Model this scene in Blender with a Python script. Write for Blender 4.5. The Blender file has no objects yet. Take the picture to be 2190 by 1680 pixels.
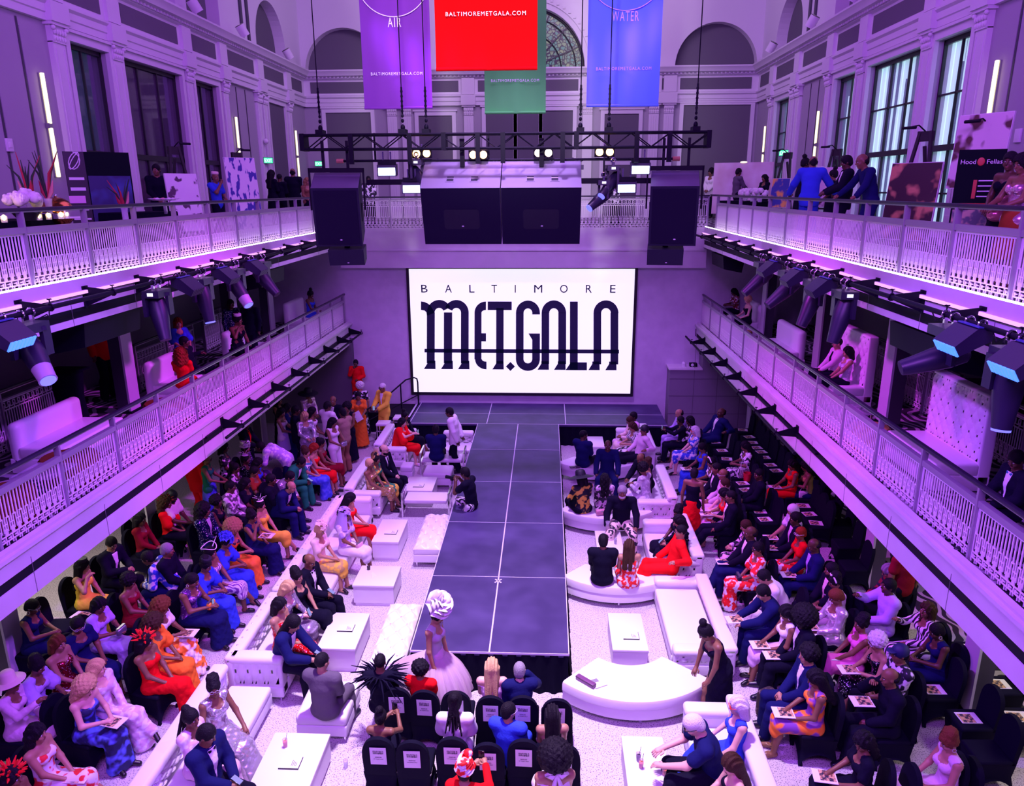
import bpy, bmesh, math, random
import numpy as np
from mathutils import Vector, Matrix
SC = bpy.context.scene; COL = SC.collection
# ------------------------------------------------------------------ camera
HC = 7.68; FPX = 1570.0                       # camera height above the floor, focal length in pixels of the 2190 px wide frame
def _axes():
    y = Vector((77.0, 438.0, -FPX)).normalized(); d = Vector((30.0, -5622.0, -FPX)); d = (d - y*d.dot(y)).normalized(); z = -d; x = y.cross(z)
    return Matrix((x, y, z))
RM = _axes()
cam = bpy.data.cameras.new('camera'); cam.sensor_width = 36.0; cam.sensor_fit = 'HORIZONTAL'; cam.lens = 36.0*FPX/2190.0; cam.clip_start = .1; cam.clip_end = 200
camo = bpy.data.objects.new('camera', cam); COL.objects.link(camo); camo.matrix_world = Matrix.Translation((0, 0, HC)) @ RM.to_4x4(); SC.camera = camo
# ------------------------------------------------------------------ light and exposure
SC.view_settings.view_transform = 'Standard'; SC.view_settings.look = 'None'; SC.view_settings.gamma = 1.0; SC.view_settings.use_curve_mapping = False
SC.view_settings.exposure = 0.0
SC.cycles.max_bounces = 5; SC.cycles.diffuse_bounces = 3; SC.cycles.glossy_bounces = 3; SC.cycles.transmission_bounces = 4; SC.cycles.transparent_max_bounces = 8
SC.cycles.sample_clamp_indirect = 4.0; SC.cycles.caustics_reflective = False; SC.cycles.caustics_refractive = False
world = bpy.data.worlds.new('world'); SC.world = world; world.use_nodes = True
world.node_tree.nodes['Background'].inputs[0].default_value = (.24, .085, .80, 1); world.node_tree.nodes['Background'].inputs[1].default_value = .20
def area(name, loc, aim, sx, sy, col, w, spread=180):
    l = bpy.data.lights.new(name, 'AREA'); l.shape = 'RECTANGLE'; l.size = sx; l.size_y = sy; l.color = col; l.energy = w; l.spread = math.radians(spread)
    o = bpy.data.objects.new(name, l); COL.objects.link(o); o.location = loc; o.rotation_euler = (Vector(aim)-Vector(loc)).to_track_quat('-Z', 'Y').to_euler(); return o
def spot(name, loc, aim, col, w, ang, blend=.6, r=.15):
    l = bpy.data.lights.new(name, 'SPOT'); l.color = col; l.energy = w; l.spot_size = math.radians(ang); l.spot_blend = blend; l.shadow_soft_size = r
    o = bpy.data.objects.new(name, l); COL.objects.link(o); o.location = loc; o.rotation_euler = (Vector(aim)-Vector(loc)).to_track_quat('-Z', 'Y').to_euler(); return o
area('hall_wash_light', (-.85, 18, 16.8), (-.85, 18, 0), 9, 16, (.56, .18, 1.0), 1150)
spot('runway_end_spot', (-.85, 9.2, 16.6), (-.85, 9.4, 0), (.88, .64, 1.0), 22500, 44, 1.0, .5)
spot('runway_mid_spot', (-.85, 15.5, 16.6), (-.85, 15.2, 0), (.66, .38, 1.0), 12500, 46, 1.0, .5)
area('front_violet_wash', (-.85, -1.5, 13.0), (-.85, 15, 4.5), 10, 3, (.46, .11, 1.0), 2500)
area('end_wall_wash', (-.85, 24.5, 16.5), (-.85, 32.3, 12.5), 10, 2, (.84, .56, 1.0), 420)  # added fill for the end wall, no fitting of its own
for sx_ in (-1, 1):
    for y_ in (8.0, 13.5, 18.5):
        spot('gallery_fascia_spot', (-.85-sx_*4.5, y_, 12.5), (-.85+sx_*5.8, y_+.5, 2.9), ((.34, .08, 1.0), (.72, .06, 1.0), (.50, .14, 1.0))[int(y_/6.5)-1 if y_ < 18 else 2], 7800 if y_ < 18 else 3500, 38, .9, .3)
for n_, x_, y_, w_ in (('left', -8.9, 11.5, 70), ('right', 7.3, 9.2, 60)):
    area('gallery_downlight_'+n_, (x_, y_, 2.66), (x_, y_, 0), .5, 5, (1.0, .86, .78), w_)
spot('banner_spot', (-.85, 2.5, 13.5), (-.85, 19, 11.2), (1.0, .92, .95), 9000, 34, .7, .4)  # added white lamp lifting the banner colours, fitting unseen
spot('stage_wash_spot', (-.85, 17.5, 15.5), (-.85, 22.3, .7), (.52, .22, 1.0), 5000, 50, .9, .4)
# ------------------------------------------------------------------ helpers
def at(u, v, z=None, x=None, y=None):
    """world point where the sight line through photograph point (u, v) meets the plane z=.., x=.. or y=.."""
    d = RM @ Vector(((u - 1095.0) / FPX, -(v - 840.0) / FPX, -1.0))
    if z is not None: t = (z - HC) / d.z
    elif x is not None: t = x / d.x
    else: t = y / d.y
    return Vector((d.x * t, d.y * t, HC + d.z * t))

def principled(name, col, rough=0.6, metal=0.0, emit=None, es=0.0, spec=0.5, alpha=1.0, trans=0.0):
    m = bpy.data.materials.new(name); m.use_nodes = True
    b = m.node_tree.nodes['Principled BSDF']
    b.inputs['Base Color'].default_value = (*col, 1); b.inputs['Roughness'].default_value = rough
    b.inputs['Metallic'].default_value = metal; b.inputs['Specular IOR Level'].default_value = spec
    if emit: b.inputs['Emission Color'].default_value = (*emit, 1); b.inputs['Emission Strength'].default_value = es
    if trans: b.inputs['Transmission Weight'].default_value = trans
    if alpha < 1: b.inputs['Alpha'].default_value = alpha
    return m
def nd(m, t, **kw):
    n = m.node_tree.nodes.new(t)
    for k, v in kw.items():
        if k in n.inputs: n.inputs[k].default_value = v
        else: setattr(n, k, v)
    return n
def lk(m, a, b): m.node_tree.links.new(a, b)
def bsdf(m): return m.node_tree.nodes['Principled BSDF']
def speckle(m, c1, c2, scale, lo=.55, hi=.62, bump=0, coord='Object', stretch=None, kind='noise', detail=2.0):
    """two colours mixed by a procedural texture"""
    tc = nd(m, 'ShaderNodeTexCoord'); src = tc.outputs[coord]
    if stretch:
        mp = nd(m, 'ShaderNodeMapping'); mp.inputs['Scale'].default_value = stretch; lk(m, src, mp.inputs[0]); src = mp.outputs[0]
    if kind == 'noise':
        t = nd(m, 'ShaderNodeTexNoise', Scale=scale, Detail=detail); out = t.outputs['Fac']
    elif kind == 'voro':
        t = nd(m, 'ShaderNodeTexVoronoi', Scale=scale); out = t.outputs['Distance']
    elif kind == 'wave':
        t = nd(m, 'ShaderNodeTexWave', Scale=scale, Distortion=6.0, Detail=2.0); out = t.outputs['Fac']
    elif kind == 'swirl':
        t = nd(m, 'ShaderNodeTexWave', Scale=scale, Distortion=16.0, Detail=1.0); t.inputs['Detail Scale'].default_value = .9; out = t.outputs['Fac']
    lk(m, src, t.inputs['Vector'])
    r = nd(m, 'ShaderNodeMapRange'); r.inputs[1].default_value = lo; r.inputs[2].default_value = hi; lk(m, out, r.inputs[0])
    mx = nd(m, 'ShaderNodeMix', data_type='RGBA'); lk(m, r.outputs[0], mx.inputs[0])
    for i, c in ((6, c1), (7, c2)):
        if c == 'obj':
            oi = nd(m, 'ShaderNodeObjectInfo'); lk(m, oi.outputs['Color'], mx.inputs[i])
        else: mx.inputs[i].default_value = (*c, 1)
    lk(m, mx.outputs[2], bsdf(m).inputs['Base Color'])
    if bump:
        bp = nd(m, 'ShaderNodeBump', Strength=bump); lk(m, out, bp.inputs['Height']); lk(m, bp.outputs[0], bsdf(m).inputs['Normal'])
    return m
def objcol(name, rough, metal=0.0, bump=0, bscale=60, sheen=0.0, spec=.5):
    m = principled(name, (1, 1, 1), rough, metal, spec=spec)
    oi = nd(m, 'ShaderNodeObjectInfo'); lk(m, oi.outputs['Color'], bsdf(m).inputs['Base Color'])
    if sheen: bsdf(m).inputs['Sheen Weight'].default_value = sheen
    if bump:
        tc = nd(m, 'ShaderNodeTexCoord'); t = nd(m, 'ShaderNodeTexNoise', Scale=bscale, Detail=3.0); lk(m, tc.outputs['Object'], t.inputs['Vector'])
        bp = nd(m, 'ShaderNodeBump', Strength=bump, Distance=.02); lk(m, t.outputs['Fac'], bp.inputs['Height']); lk(m, bp.outputs[0], bsdf(m).inputs['Normal'])
    return m

def tag(o, label=None, cat=None, group=None, kind=None):
    if label: o['label'] = label
    if cat: o['category'] = cat
    if group: o['group'] = group
    if kind: o['kind'] = kind
    return o
def link(o, parent=None):
    COL.objects.link(o)
    if parent is not None: o.parent = parent
    return o
def empty(name, loc=(0, 0, 0), rz=0.0, label=None, cat=None, group=None):
    o = bpy.data.objects.new(name, None); o.location = loc; o.rotation_euler = (0, 0, rz); o.empty_display_size = .1
    link(o); return tag(o, label, cat, group)
def kids(o): return CH.get(o.name, [])
CH = {}
def copy_tree(o, parent=None):
    c = o.copy(); link(c)
    if parent is not None: c.parent = parent; CH.setdefault(parent.name, []).append(c)
    for k in list(CH.get(o.name, [])): copy_tree(k, c)
    return c

class MB:
    """collects shapes into one mesh"""
    def __init__(s): s.v = []; s.f = []; s.m = []; s.mi = 0; s.M = None
    def add(s, vs, fs):
        b = len(s.v)
        if s.M is not None: vs = [tuple(s.M @ Vector(p)) for p in vs]
        s.v.extend(tuple(p) for p in vs); s.f.extend(tuple(i + b for i in f) for f in fs); s.m.extend([s.mi] * len(fs)); return s
    def bx(s, x0, y0, z0, x1, y1, z1):
        return s.add([(x0,y0,z0),(x1,y0,z0),(x1,y1,z0),(x0,y1,z0),(x0,y0,z1),(x1,y0,z1),(x1,y1,z1),(x0,y1,z1)],
                     [(0,3,2,1),(4,5,6,7),(0,1,5,4),(1,2,6,5),(2,3,7,6),(3,0,4,7)])
    def box(s, c, d): return s.bx(c[0]-d[0]/2, c[1]-d[1]/2, c[2]-d[2]/2, c[0]+d[0]/2, c[1]+d[1]/2, c[2]+d[2]/2)
    def bar(s, a, b, w, h=None):
        """square bar between two points"""
        h = h or w; a = Vector(a); b = Vector(b); d = (b - a).normalized()
        up = Vector((0,0,1)) if abs(d.z) < .95 else Vector((0,1,0))
        x = d.cross(up).normalized() * (w/2); y = x.cross(d).normalized() * (h/2)
        vs = [a-x-y, a+x-y, a+x+y, a-x+y, b-x-y, b+x-y, b+x+y, b-x+y]
        return s.add(vs, [(0,3,2,1),(4,5,6,7),(0,1,5,4),(1,2,6,5),(2,3,7,6),(3,0,4,7)])
    def rbox(s, x0, y0, z0, x1, y1, z1, r=.03, seg=3):
        bm = bmesh.new(); bmesh.ops.create_cube(bm, size=1)
        for v in bm.verts: v.co = Vector((x0+(v.co.x+.5)*(x1-x0), y0+(v.co.y+.5)*(y1-y0), z0+(v.co.z+.5)*(z1-z0)))
        bmesh.ops.bevel(bm, geom=list(bm.edges), offset=r, segments=seg, profile=.5, affect='EDGES')
        bm.verts.ensure_lookup_table(); vs = [v.co.copy() for v in bm.verts]; fs = [[v.index for v in f.verts] for f in bm.faces]
        bm.free(); return s.add(vs, fs)
    def tube(s, pts, r, n=8, cap=True, r1=None):
        pts = [Vector(p) for p in pts]; vs = []; fs = []; prev = None
        rs = r if isinstance(r, (list, tuple)) else ([r]*len(pts) if r1 is None else [r + (r1-r)*i/(len(pts)-1) for i in range(len(pts))])
        for i, p in enumerate(pts):
            d = (pts[min(i+1, len(pts)-1)] - pts[max(i-1, 0)]).normalized()
            if prev is None: x = d.orthogonal().normalized()
            else: x = (prev - d * prev.dot(d)).normalized()
            prev = x; y = d.cross(x)
            for k in range(n):
                a = 2*math.pi*k/n; vs.append(p + (x*math.cos(a) + y*math.sin(a)) * rs[i])
        for i in range(len(pts)-1):
            for k in range(n): fs.append((i*n+k, i*n+(k+1)%n, (i+1)*n+(k+1)%n, (i+1)*n+k))
        if cap: fs.append(tuple(range(n-1, -1, -1))); b = (len(pts)-1)*n; fs.append(tuple(range(b, b+n)))
        return s.add(vs, fs)
    def cyl(s, a, b, r, r1=None, n=12): return s.tube([a, b], [r, r if r1 is None else r1], n)
    def lathe(s, prof, c=(0,0,0), n=20, a0=0.0, a1=2*math.pi):
        full = abs(a1-a0-2*math.pi) < 1e-6; m = n if full else n+1; vs = []; fs = []
        for (r, z) in prof:
            for k in range(m):
                a = a0 + (a1-a0)*k/n; vs.append((c[0]+r*math.cos(a), c[1]+r*math.sin(a), c[2]+z))
        for i in range(len(prof)-1):
            for k in range(n):
                k2 = (k+1) % m; fs.append((i*m+k, i*m+k2, (i+1)*m+k2, (i+1)*m+k))
        return s.add(vs, fs)
    def sph(s, c, r, n=14, m=9):
        if not isinstance(r, (list, tuple)): r = (r, r, r)
        vs = [(c[0], c[1], c[2]-r[2])]; fs = []
        for i in range(1, m):
            t = -math.pi/2 + math.pi*i/m
            for k in range(n):
                a = 2*math.pi*k/n; vs.append((c[0]+r[0]*math.cos(t)*math.cos(a), c[1]+r[1]*math.cos(t)*math.sin(a), c[2]+r[2]*math.sin(t)))
        vs.append((c[0], c[1], c[2]+r[2])); L = len(vs)-1
        for k in range(n):
            fs.append((0, 1+(k+1)%n, 1+k)); fs.append((L, L-n+k, L-n+(k+1)%n))
        for i in range(m-2):
            for k in range(n): fs.append((1+i*n+k, 1+i*n+(k+1)%n, 1+(i+1)*n+(k+1)%n, 1+(i+1)*n+k))
        return s.add(vs, fs)
    def prism(s, poly, a0, a1, ax='z'):
        """extrude a 2-D outline; ax z: (x,y), y: (x,z), x: (y,z)"""
        def mk(p, a): return (p[0], p[1], a) if ax == 'z' else ((p[0], a, p[1]) if ax == 'y' else (a, p[0], p[1]))
        n = len(poly); vs = [mk(p, a0) for p in poly] + [mk(p, a1) for p in poly]
        fs = [tuple(range(n-1, -1, -1)), tuple(range(n, 2*n))] + [(i, (i+1)%n, n+(i+1)%n, n+i) for i in range(n)]
        return s.add(vs, fs)
    def grid(s, fn, nu, nv):
        vs = [fn(i/nu, j/nv) for j in range(nv+1) for i in range(nu+1)]
        return s.add(vs, [(j*(nu+1)+i, j*(nu+1)+i+1, (j+1)*(nu+1)+i+1, (j+1)*(nu+1)+i) for j in range(nv) for i in range(nu)])
    def mesh(s, name, mats, smooth=.6, fix=True):
        me = bpy.data.meshes.new(name); me.from_pydata(s.v, [], s.f)
        if not isinstance(mats, (list, tuple)): mats = [mats]
        for m in mats: me.materials.append(m)
        if len(mats) > 1: me.polygons.foreach_set('material_index', s.m)
        if fix:
            bm = bmesh.new(); bm.from_mesh(me); bmesh.ops.recalc_face_normals(bm, faces=list(bm.faces)); bm.to_mesh(me); bm.free()
        if smooth:
            me.polygons.foreach_set('use_smooth', [True]*len(me.polygons)); me.set_sharp_from_angle(angle=smooth)
        me.update(); return me
    def build(s, name, mats, parent=None, smooth=.6, loc=None, fix=True):
        o = bpy.data.objects.new(name, s.mesh(name, mats, smooth, fix)); link(o, parent)
        if parent is not None: CH.setdefault(parent.name, []).append(o)
        if loc is not None: o.location = loc
        return o
def put(name, me, parent=None, loc=None, rot=None):
    o = bpy.data.objects.new(name, me); link(o, parent)
    if parent is not None: CH.setdefault(parent.name, []).append(o)
    if loc is not None: o.location = loc
    if rot is not None: o.rotation_euler = rot
    return o
_font = {}
def text_polys(txt, size, spacing=1.0, extrude=.002, thin=0.0):
    """lettering as plain mesh data in the XY plane, left-aligned baseline at 0"""
    key = (txt, size, spacing, extrude, thin)
    if key not in _font:
        cu = bpy.data.curves.new('lettering', 'FONT'); cu.body = txt; cu.size = size; cu.space_character = spacing; cu.extrude = extrude
        cu.offset = thin; cu.resolution_u = 3
        o = bpy.data.objects.new('lettering', cu); COL.objects.link(o)
        me = bpy.data.meshes.new_from_object(o.evaluated_get(bpy.context.evaluated_depsgraph_get()))
        _font[key] = ([tuple(v.co) for v in me.vertices], [tuple(p.vertices) for p in me.polygons])
        bpy.data.objects.remove(o); bpy.data.curves.remove(cu); bpy.data.meshes.remove(me)
    return _font[key]
def write(mb, txt, size, M, spacing=1.0, center=True, thin=0.0, width=None, extrude=.002):
    vs, fs = text_polys(txt, size, spacing, extrude, thin)
    xs = [v[0] for v in vs]; x0, x1 = min(xs), max(xs); k = 1.0 if width is None else width/(x1-x0)
    off = (x0+x1)/2 if center else x0
    old = mb.M; mb.M = M; mb.add([((v[0]-off)*k, v[1], v[2]) for v in vs], fs); mb.M = old
def frameM(o, x, y):
    """matrix taking local XY to the plane at o spanned by x, y"""
    x = Vector(x).normalized(); y = Vector(y).normalized(); z = x.cross(y)
    return Matrix(((x.x, y.x, z.x, o[0]), (x.y, y.y, z.y, o[1]), (x.z, y.z, z.z, o[2]), (0,0,0,1)))
# ------------------------------------------------------------------ materials
M_SKIN = objcol('skin', .45, spec=.4); bsdf(M_SKIN).inputs['Subsurface Weight'].default_value = 0.0
M_CLOTH = objcol('fabric', .85, bump=.35, bscale=22, spec=.12); M_HAIR = objcol('hair_fibre', .6, bump=.6, bscale=70, spec=.15); M_LEATHER = objcol('shoe_leather', .35); M_HAT = objcol('headwear_fabric', .6)
M_TULLE = principled('pale_tulle', (.80, .62, .74), .8, alpha=.42)
M_EYE = principled('eye_white', (.8, .78, .76), .3); M_DARKFEATURE = principled('eye_dark', (.012, .008, .008), .4); M_LIP = principled('lips', (.24, .06, .06), .4)
# ------------------------------------------------------------------ the room
XL, XR, WL, WR, YB, YE, ZU, ZL = -6.61, 4.95, -10.2, 8.5, 23.8, 32.3, 6.46, 3.42
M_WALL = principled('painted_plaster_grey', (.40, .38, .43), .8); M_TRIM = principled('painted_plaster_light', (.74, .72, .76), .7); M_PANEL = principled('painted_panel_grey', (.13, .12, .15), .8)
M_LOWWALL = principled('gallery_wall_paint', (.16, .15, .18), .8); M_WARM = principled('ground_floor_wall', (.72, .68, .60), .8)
M_SCREENWALL = speckle(principled('fabric_wall', (.5, .5, .5), .85), (.60, .58, .66), (.68, .66, .74), 3, .3, .7)
M_FASCIA = speckle(principled('fascia_plaster', (.6, .6, .6), .7), (.60, .58, .62), (.66, .64, .68), 2, .3, .7)
M_BLACK = principled('black_metal', (.004, .003, .012), .55, 0, spec=.15); M_FRAME = principled('window_frame_black', (.010, .010, .014), .4)
M_STEEL = principled('brushed_steel', (.42, .41, .46), .32, .85); M_CHROME = principled('chrome', (.75, .75, .78), .12, 1.0)
M_FLOOR = speckle(principled('terrazzo', (.8, .8, .8), .28), (.62, .57, .62), (.17, .14, .20), 55, .56, .64, detail=1.0)
M_CARPET = speckle(principled('patterned_carpet', (.1, .1, .1), .95), (.014, .012, .022), (.36, .33, .38), 1.5, .60, .66, kind='swirl')
M_CLAD = principled('grey_cladding', (.24, .22, .27), .6)
M_GLASS = principled('dark_glass', (.02, .02, .04), .05, spec=.8)
M_LEDW = principled('led_white', (1, 1, 1), .5, emit=(1.0, .86, 1.0), es=8.0); M_PINKGLOW = principled('pink_glow', (1, .6, 1), .5, emit=(1.0, .50, .85), es=.9)
M_WARMLED = principled('warm_tube', (1, 1, .8), .4, emit=(1.0, .86, .42), es=1.6)
def struct(name, mb, m, parent=None, smooth=.6, fix=True):
    o = mb.build(name, m, parent, smooth, fix=fix)
    if parent is None: o['kind'] = 'structure'
    return o
struct('floor', MB().bx(WL-.3, 2.0, -.15, WR+.3, YB+.2, 0), M_FLOOR)
struct('trim_carpet_right', MB().bx(7.0, 9.5, 0, WR, YB, .008), M_CARPET)
# galleries: slabs with fascia, black cable channel and ledge
def gallery(side, z, zb, name, y0=2.0, y1=YB):
    s = -1 if side == 'left' else 1; xf, xw = (XL, WL) if s < 0 else (XR, WR)
    mb = MB(); mb.bx(min(xf, xw-s*0), y0, zb+.12, max(xf, xw), y1, z); struct('floor_%s_%s' % (name, side), mb, M_CARPET)
    f = MB(); t = .10; zc = z-(.42 if z > 5 else .36)
    f.bx(min(xf, xf-s*t), y0, zc+.07, max(xf, xf-s*t), y1, z+.04); f.bx(min(xf, xf-s*t), y0, zb, max(xf, xf-s*t), y1, zc-.07)
    f.bx(min(xf-s*.02, xf-s*(t+.05)), y0, z-.17, max(xf-s*.02, xf-s*(t+.05)), y1, z-.12) if z > 5 else f.bx(min(xf, xf-s*(t+.06)), y0, z-.05, max(xf, xf-s*(t+.06)), y1, z+.0)
    f.bx(min(xf, xf+s*.45), y0, zb-.01, max(xf, xf+s*.45), y1, zb+.11)
    o = struct('trim_%s_fascia_%s' % (name, side), f, M_FASCIA)
    struct('trim_%s_channel_%s' % (name, side), MB().bx(min(xf-s*.03, xf-s*(t-.02)), y0, zc-.07, max(xf-s*.03, xf-s*(t-.02)), y1, zc+.07), M_BLACK)
    j = MB()
    for k in range(12):
        y = 6.5+k*1.6; j.bx(min(xf-s*t, xf-s*(t+.003)), y, zb, max(xf-s*t, xf-s*(t+.003)), y+.008, z-.2)
    struct('trim_%s_joints_%s' % (name, side), j, M_PANEL)
for sd in ('left', 'right'):
    gallery(sd, ZU, 5.88, 'upper'); gallery(sd, ZL, 2.72, 'lower')
    s = -1 if sd == 'left' else 1; xf, xw = (XL, WL) if s < 0 else (XR, WR)
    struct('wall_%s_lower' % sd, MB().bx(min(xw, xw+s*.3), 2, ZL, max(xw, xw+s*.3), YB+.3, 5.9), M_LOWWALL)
    struct('wall_%s_ground' % sd, MB().bx(min(xw, xw+s*.3), 2, 0, max(xw, xw+s*.3), YB+.3, 2.9), M_WARM)
    led = MB().bx(min(xf-s*.085, xf-s*.098), 2, ZU+.04, max(xf-s*.085, xf-s*.098), YB-.3, ZU+.062)
    struct('trim_led_upper_%s' % sd, led, M_LEDW)
    struct('trim_pink_line_%s' % sd, MB().bx(min(xf-s*.15, xf-s*.158), 2, ZU-.165, max(xf-s*.15, xf-s*.158), YB-.3, ZU-.125), M_PINKGLOW)  # glowing strip stands in for pink light on the ledge top
struct('floor_upper_back', MB().bx(WL, YB-.02, 6.0, WR, YE, ZU), M_CARPET)
bf = MB().bx(XL, YB-.30, 5.82, XR, YB+.1, ZU+.02).bx(XL, YB-.36, 5.25, XR, YB+.1, 5.80).bx(XL, YB-.38, 5.78, XR, YB, 5.83)
for k in range(9): bf.bx(XL+1.3*k+.4, YB-.363, 5.25, XL+1.3*k+.408, YB-.36, 5.80)
struct('trim_back_fascia', bf, M_FASCIA)
struct('wall_screen', MB().bx(WL, YB, 0, WR, YB+.3, 6.2), M_SCREENWALL)
# grey clad block with a ledge right of the stage
cl = MB().bx(3.98, 23.2, 0, 5.0, YB, 2.03).bx(5.0, 23.2, 0, WR, YB, 2.9); struct('wall_clad_right', cl, M_CLAD)
g = MB()
for z in (.55, 1.15, 1.72): g.bx(3.97, 23.19, z, WR, 23.2, z+.012)
for x in (4.75, 5.5, 6.25, 7.0, 7.75): g.bx(x, 23.19, 0, x+.012, 23.2, 2.9)
struct('trim_clad_joints', g, M_PANEL); struct('trim_clad_ledge', MB().bx(3.93, 23.14, 2.03, 5.0, YB, 2.08), M_TRIM)
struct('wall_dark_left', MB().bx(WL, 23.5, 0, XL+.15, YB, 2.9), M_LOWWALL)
# columns under the galleries
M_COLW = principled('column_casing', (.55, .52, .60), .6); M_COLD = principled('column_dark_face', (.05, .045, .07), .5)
def column(x, y, z0, z1, side, k):
    s = 1 if side == 'left' else -1
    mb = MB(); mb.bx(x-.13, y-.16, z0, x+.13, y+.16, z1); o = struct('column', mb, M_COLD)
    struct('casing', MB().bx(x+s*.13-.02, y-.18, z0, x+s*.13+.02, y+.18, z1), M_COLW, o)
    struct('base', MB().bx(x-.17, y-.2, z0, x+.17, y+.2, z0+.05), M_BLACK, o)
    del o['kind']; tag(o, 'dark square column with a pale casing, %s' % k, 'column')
for i, y in enumerate((9.9, 14.2, 20.7)): column(-8.65, y, 0, 2.84, 'left', ('at the near end of the left ground floor seating', 'behind the woman in red at the left ground floor wall', 'by the standing crowd left of the stage')[i])
for i, y in enumerate((9.8, 13.4, 22.4)): column(6.5, y, 0, 2.84, 'right', ('among the near black chairs on the right ground floor', 'beside the empty back row on the right ground floor', 'next to the grey cladding right of the stage')[i])
for i, y in enumerate((13.7, 18.8, 21.4)): column(-8.35, y, ZL, 6.0, 'left', ('beside the red jacket on the left lower gallery', 'behind the seated group on the left lower gallery', 'by the far white sofa of the left lower gallery')[i])
for i, y in enumerate((13.3, 16.9, 21.3)): column(6.35, y, ZL, 6.0, 'right', ('between the two tall tufted sofas on the right lower gallery', 'behind the low white sofa on the right lower gallery', 'by the blonde woman on the right lower gallery')[i])
# the upper hall
WIN = ((16.45, 17.9), (18.5, 21.4), (22.2, 23.75), (27.95, 29.65)); ZS, ZT = 6.75, 10.73; ZC = 12.35
def boolean(o, cutters):
    for c in cutters:
        m = o.modifiers.new('b', 'BOOLEAN'); m.operation = 'DIFFERENCE'; m.solver = 'EXACT'; m.object = c
    me = bpy.data.meshes.new_from_object(o.evaluated_get(bpy.context.evaluated_depsgraph_get())); o.modifiers.clear(); o.data = me
    for c in cutters: bpy.data.objects.remove(c)
def arch_poly(c, r, z0, zs, n=24): return [(c-r, z0)]+[(c+r*math.cos(math.pi-math.pi*k/n), zs+r*math.sin(math.pi*k/n)) for k in range(n+1)]+[(c+r, z0)]
def arch_ring(c, zs, ri, ro, n=28): return [(c+ro*math.cos(math.pi*k/n), zs+ro*math.sin(math.pi*k/n)) for k in range(n+1)]+[(c+ri*math.cos(math.pi-math.pi*k/n), zs+ri*math.sin(math.pi-math.pi*k/n)) for k in range(n+1)]
def entab(s, xw):
    """profile of the entablature, s = direction into the room"""
    P = [(0, 10.98), (.10, 10.98), (.10, 11.12), (.13, 11.14), (.13, 11.28), (.19, 11.33), (.19, 11.38), (.08, 11.42), (.08, 12.0), (.16, 12.04), (.16, 12.10), (.34, 12.14), (.38, 12.22), (.46, 12.30), (.46, ZC), (0, ZC)]
    return [(xw+s*a, b) for a, b in P]
wn = [0]
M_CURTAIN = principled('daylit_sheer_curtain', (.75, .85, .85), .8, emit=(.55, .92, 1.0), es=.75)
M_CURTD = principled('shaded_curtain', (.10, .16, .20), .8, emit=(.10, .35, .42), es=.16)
M_STONE = speckle(principled('stone_outside', (.3, .3, .3), .9, emit=(.02, .16, .20), es=.22), (.05, .16, .18), (.20, .42, .44), 2.2, .4, .6)  # stone given a faint glow in place of daylight
M_SKYL = principled('sky_outside', (.6, .9, .9), .8, emit=(.45, .95, 1.0), es=.9)
def window(sd, xw, s, y0, y1):
    """s points into the room"""
    wn[0] += 1; w = MB(); xo = xw-s*.18; t = .05; wid = y1-y0
    def b(a0, a1, c0, c1, d=.07): w.bx(min(xo, xo+s*d), a0, c0, max(xo, xo+s*d), a1, c1)
    b(y0, y0+t, ZS, ZT); b(y1-t, y1, ZS, ZT); b(y0, y1, ZS, ZS+t); b(y0, y1, ZT-.10, ZT); b(y0, y1, 8.42, 8.55)
    n = 2 if wid < 2 else 3
    for k in range(1, n): y = y0+wid*k/n; b(y-.02, y+.02, ZS, ZT, .05)
    if s < 0: b(y0, y1, 9.58, 9.62, .05); b(y0, y1, 7.5, 7.54, .05)
    f = struct('window_%d' % wn[0], w, M_FRAME)
    struct('pane', MB().bx(xo-.004, y0, ZS, xo+.004, y1, ZT), M_PANE if s < 0 else M_GLASSL, f)
    if s < 0:   # right wall: glowing and dim curtain strips imitate streaks of daylight
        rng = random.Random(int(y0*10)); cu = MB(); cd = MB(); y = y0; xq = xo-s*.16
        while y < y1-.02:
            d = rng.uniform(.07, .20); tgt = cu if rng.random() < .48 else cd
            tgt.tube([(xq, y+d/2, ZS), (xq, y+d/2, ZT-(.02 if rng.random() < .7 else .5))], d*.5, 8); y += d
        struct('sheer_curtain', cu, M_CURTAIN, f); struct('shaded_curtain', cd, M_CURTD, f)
    else:
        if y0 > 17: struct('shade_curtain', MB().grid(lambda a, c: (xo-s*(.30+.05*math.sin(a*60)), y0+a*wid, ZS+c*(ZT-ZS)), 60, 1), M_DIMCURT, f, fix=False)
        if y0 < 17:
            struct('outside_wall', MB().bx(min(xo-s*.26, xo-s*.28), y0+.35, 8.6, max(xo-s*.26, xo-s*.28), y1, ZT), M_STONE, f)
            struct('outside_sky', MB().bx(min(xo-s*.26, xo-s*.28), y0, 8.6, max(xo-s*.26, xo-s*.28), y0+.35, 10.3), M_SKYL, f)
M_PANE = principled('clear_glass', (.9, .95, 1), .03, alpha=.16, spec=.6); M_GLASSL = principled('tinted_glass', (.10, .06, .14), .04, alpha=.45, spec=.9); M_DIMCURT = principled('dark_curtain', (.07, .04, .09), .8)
def pilaster(sd, k, mb_add):
    pass
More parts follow.
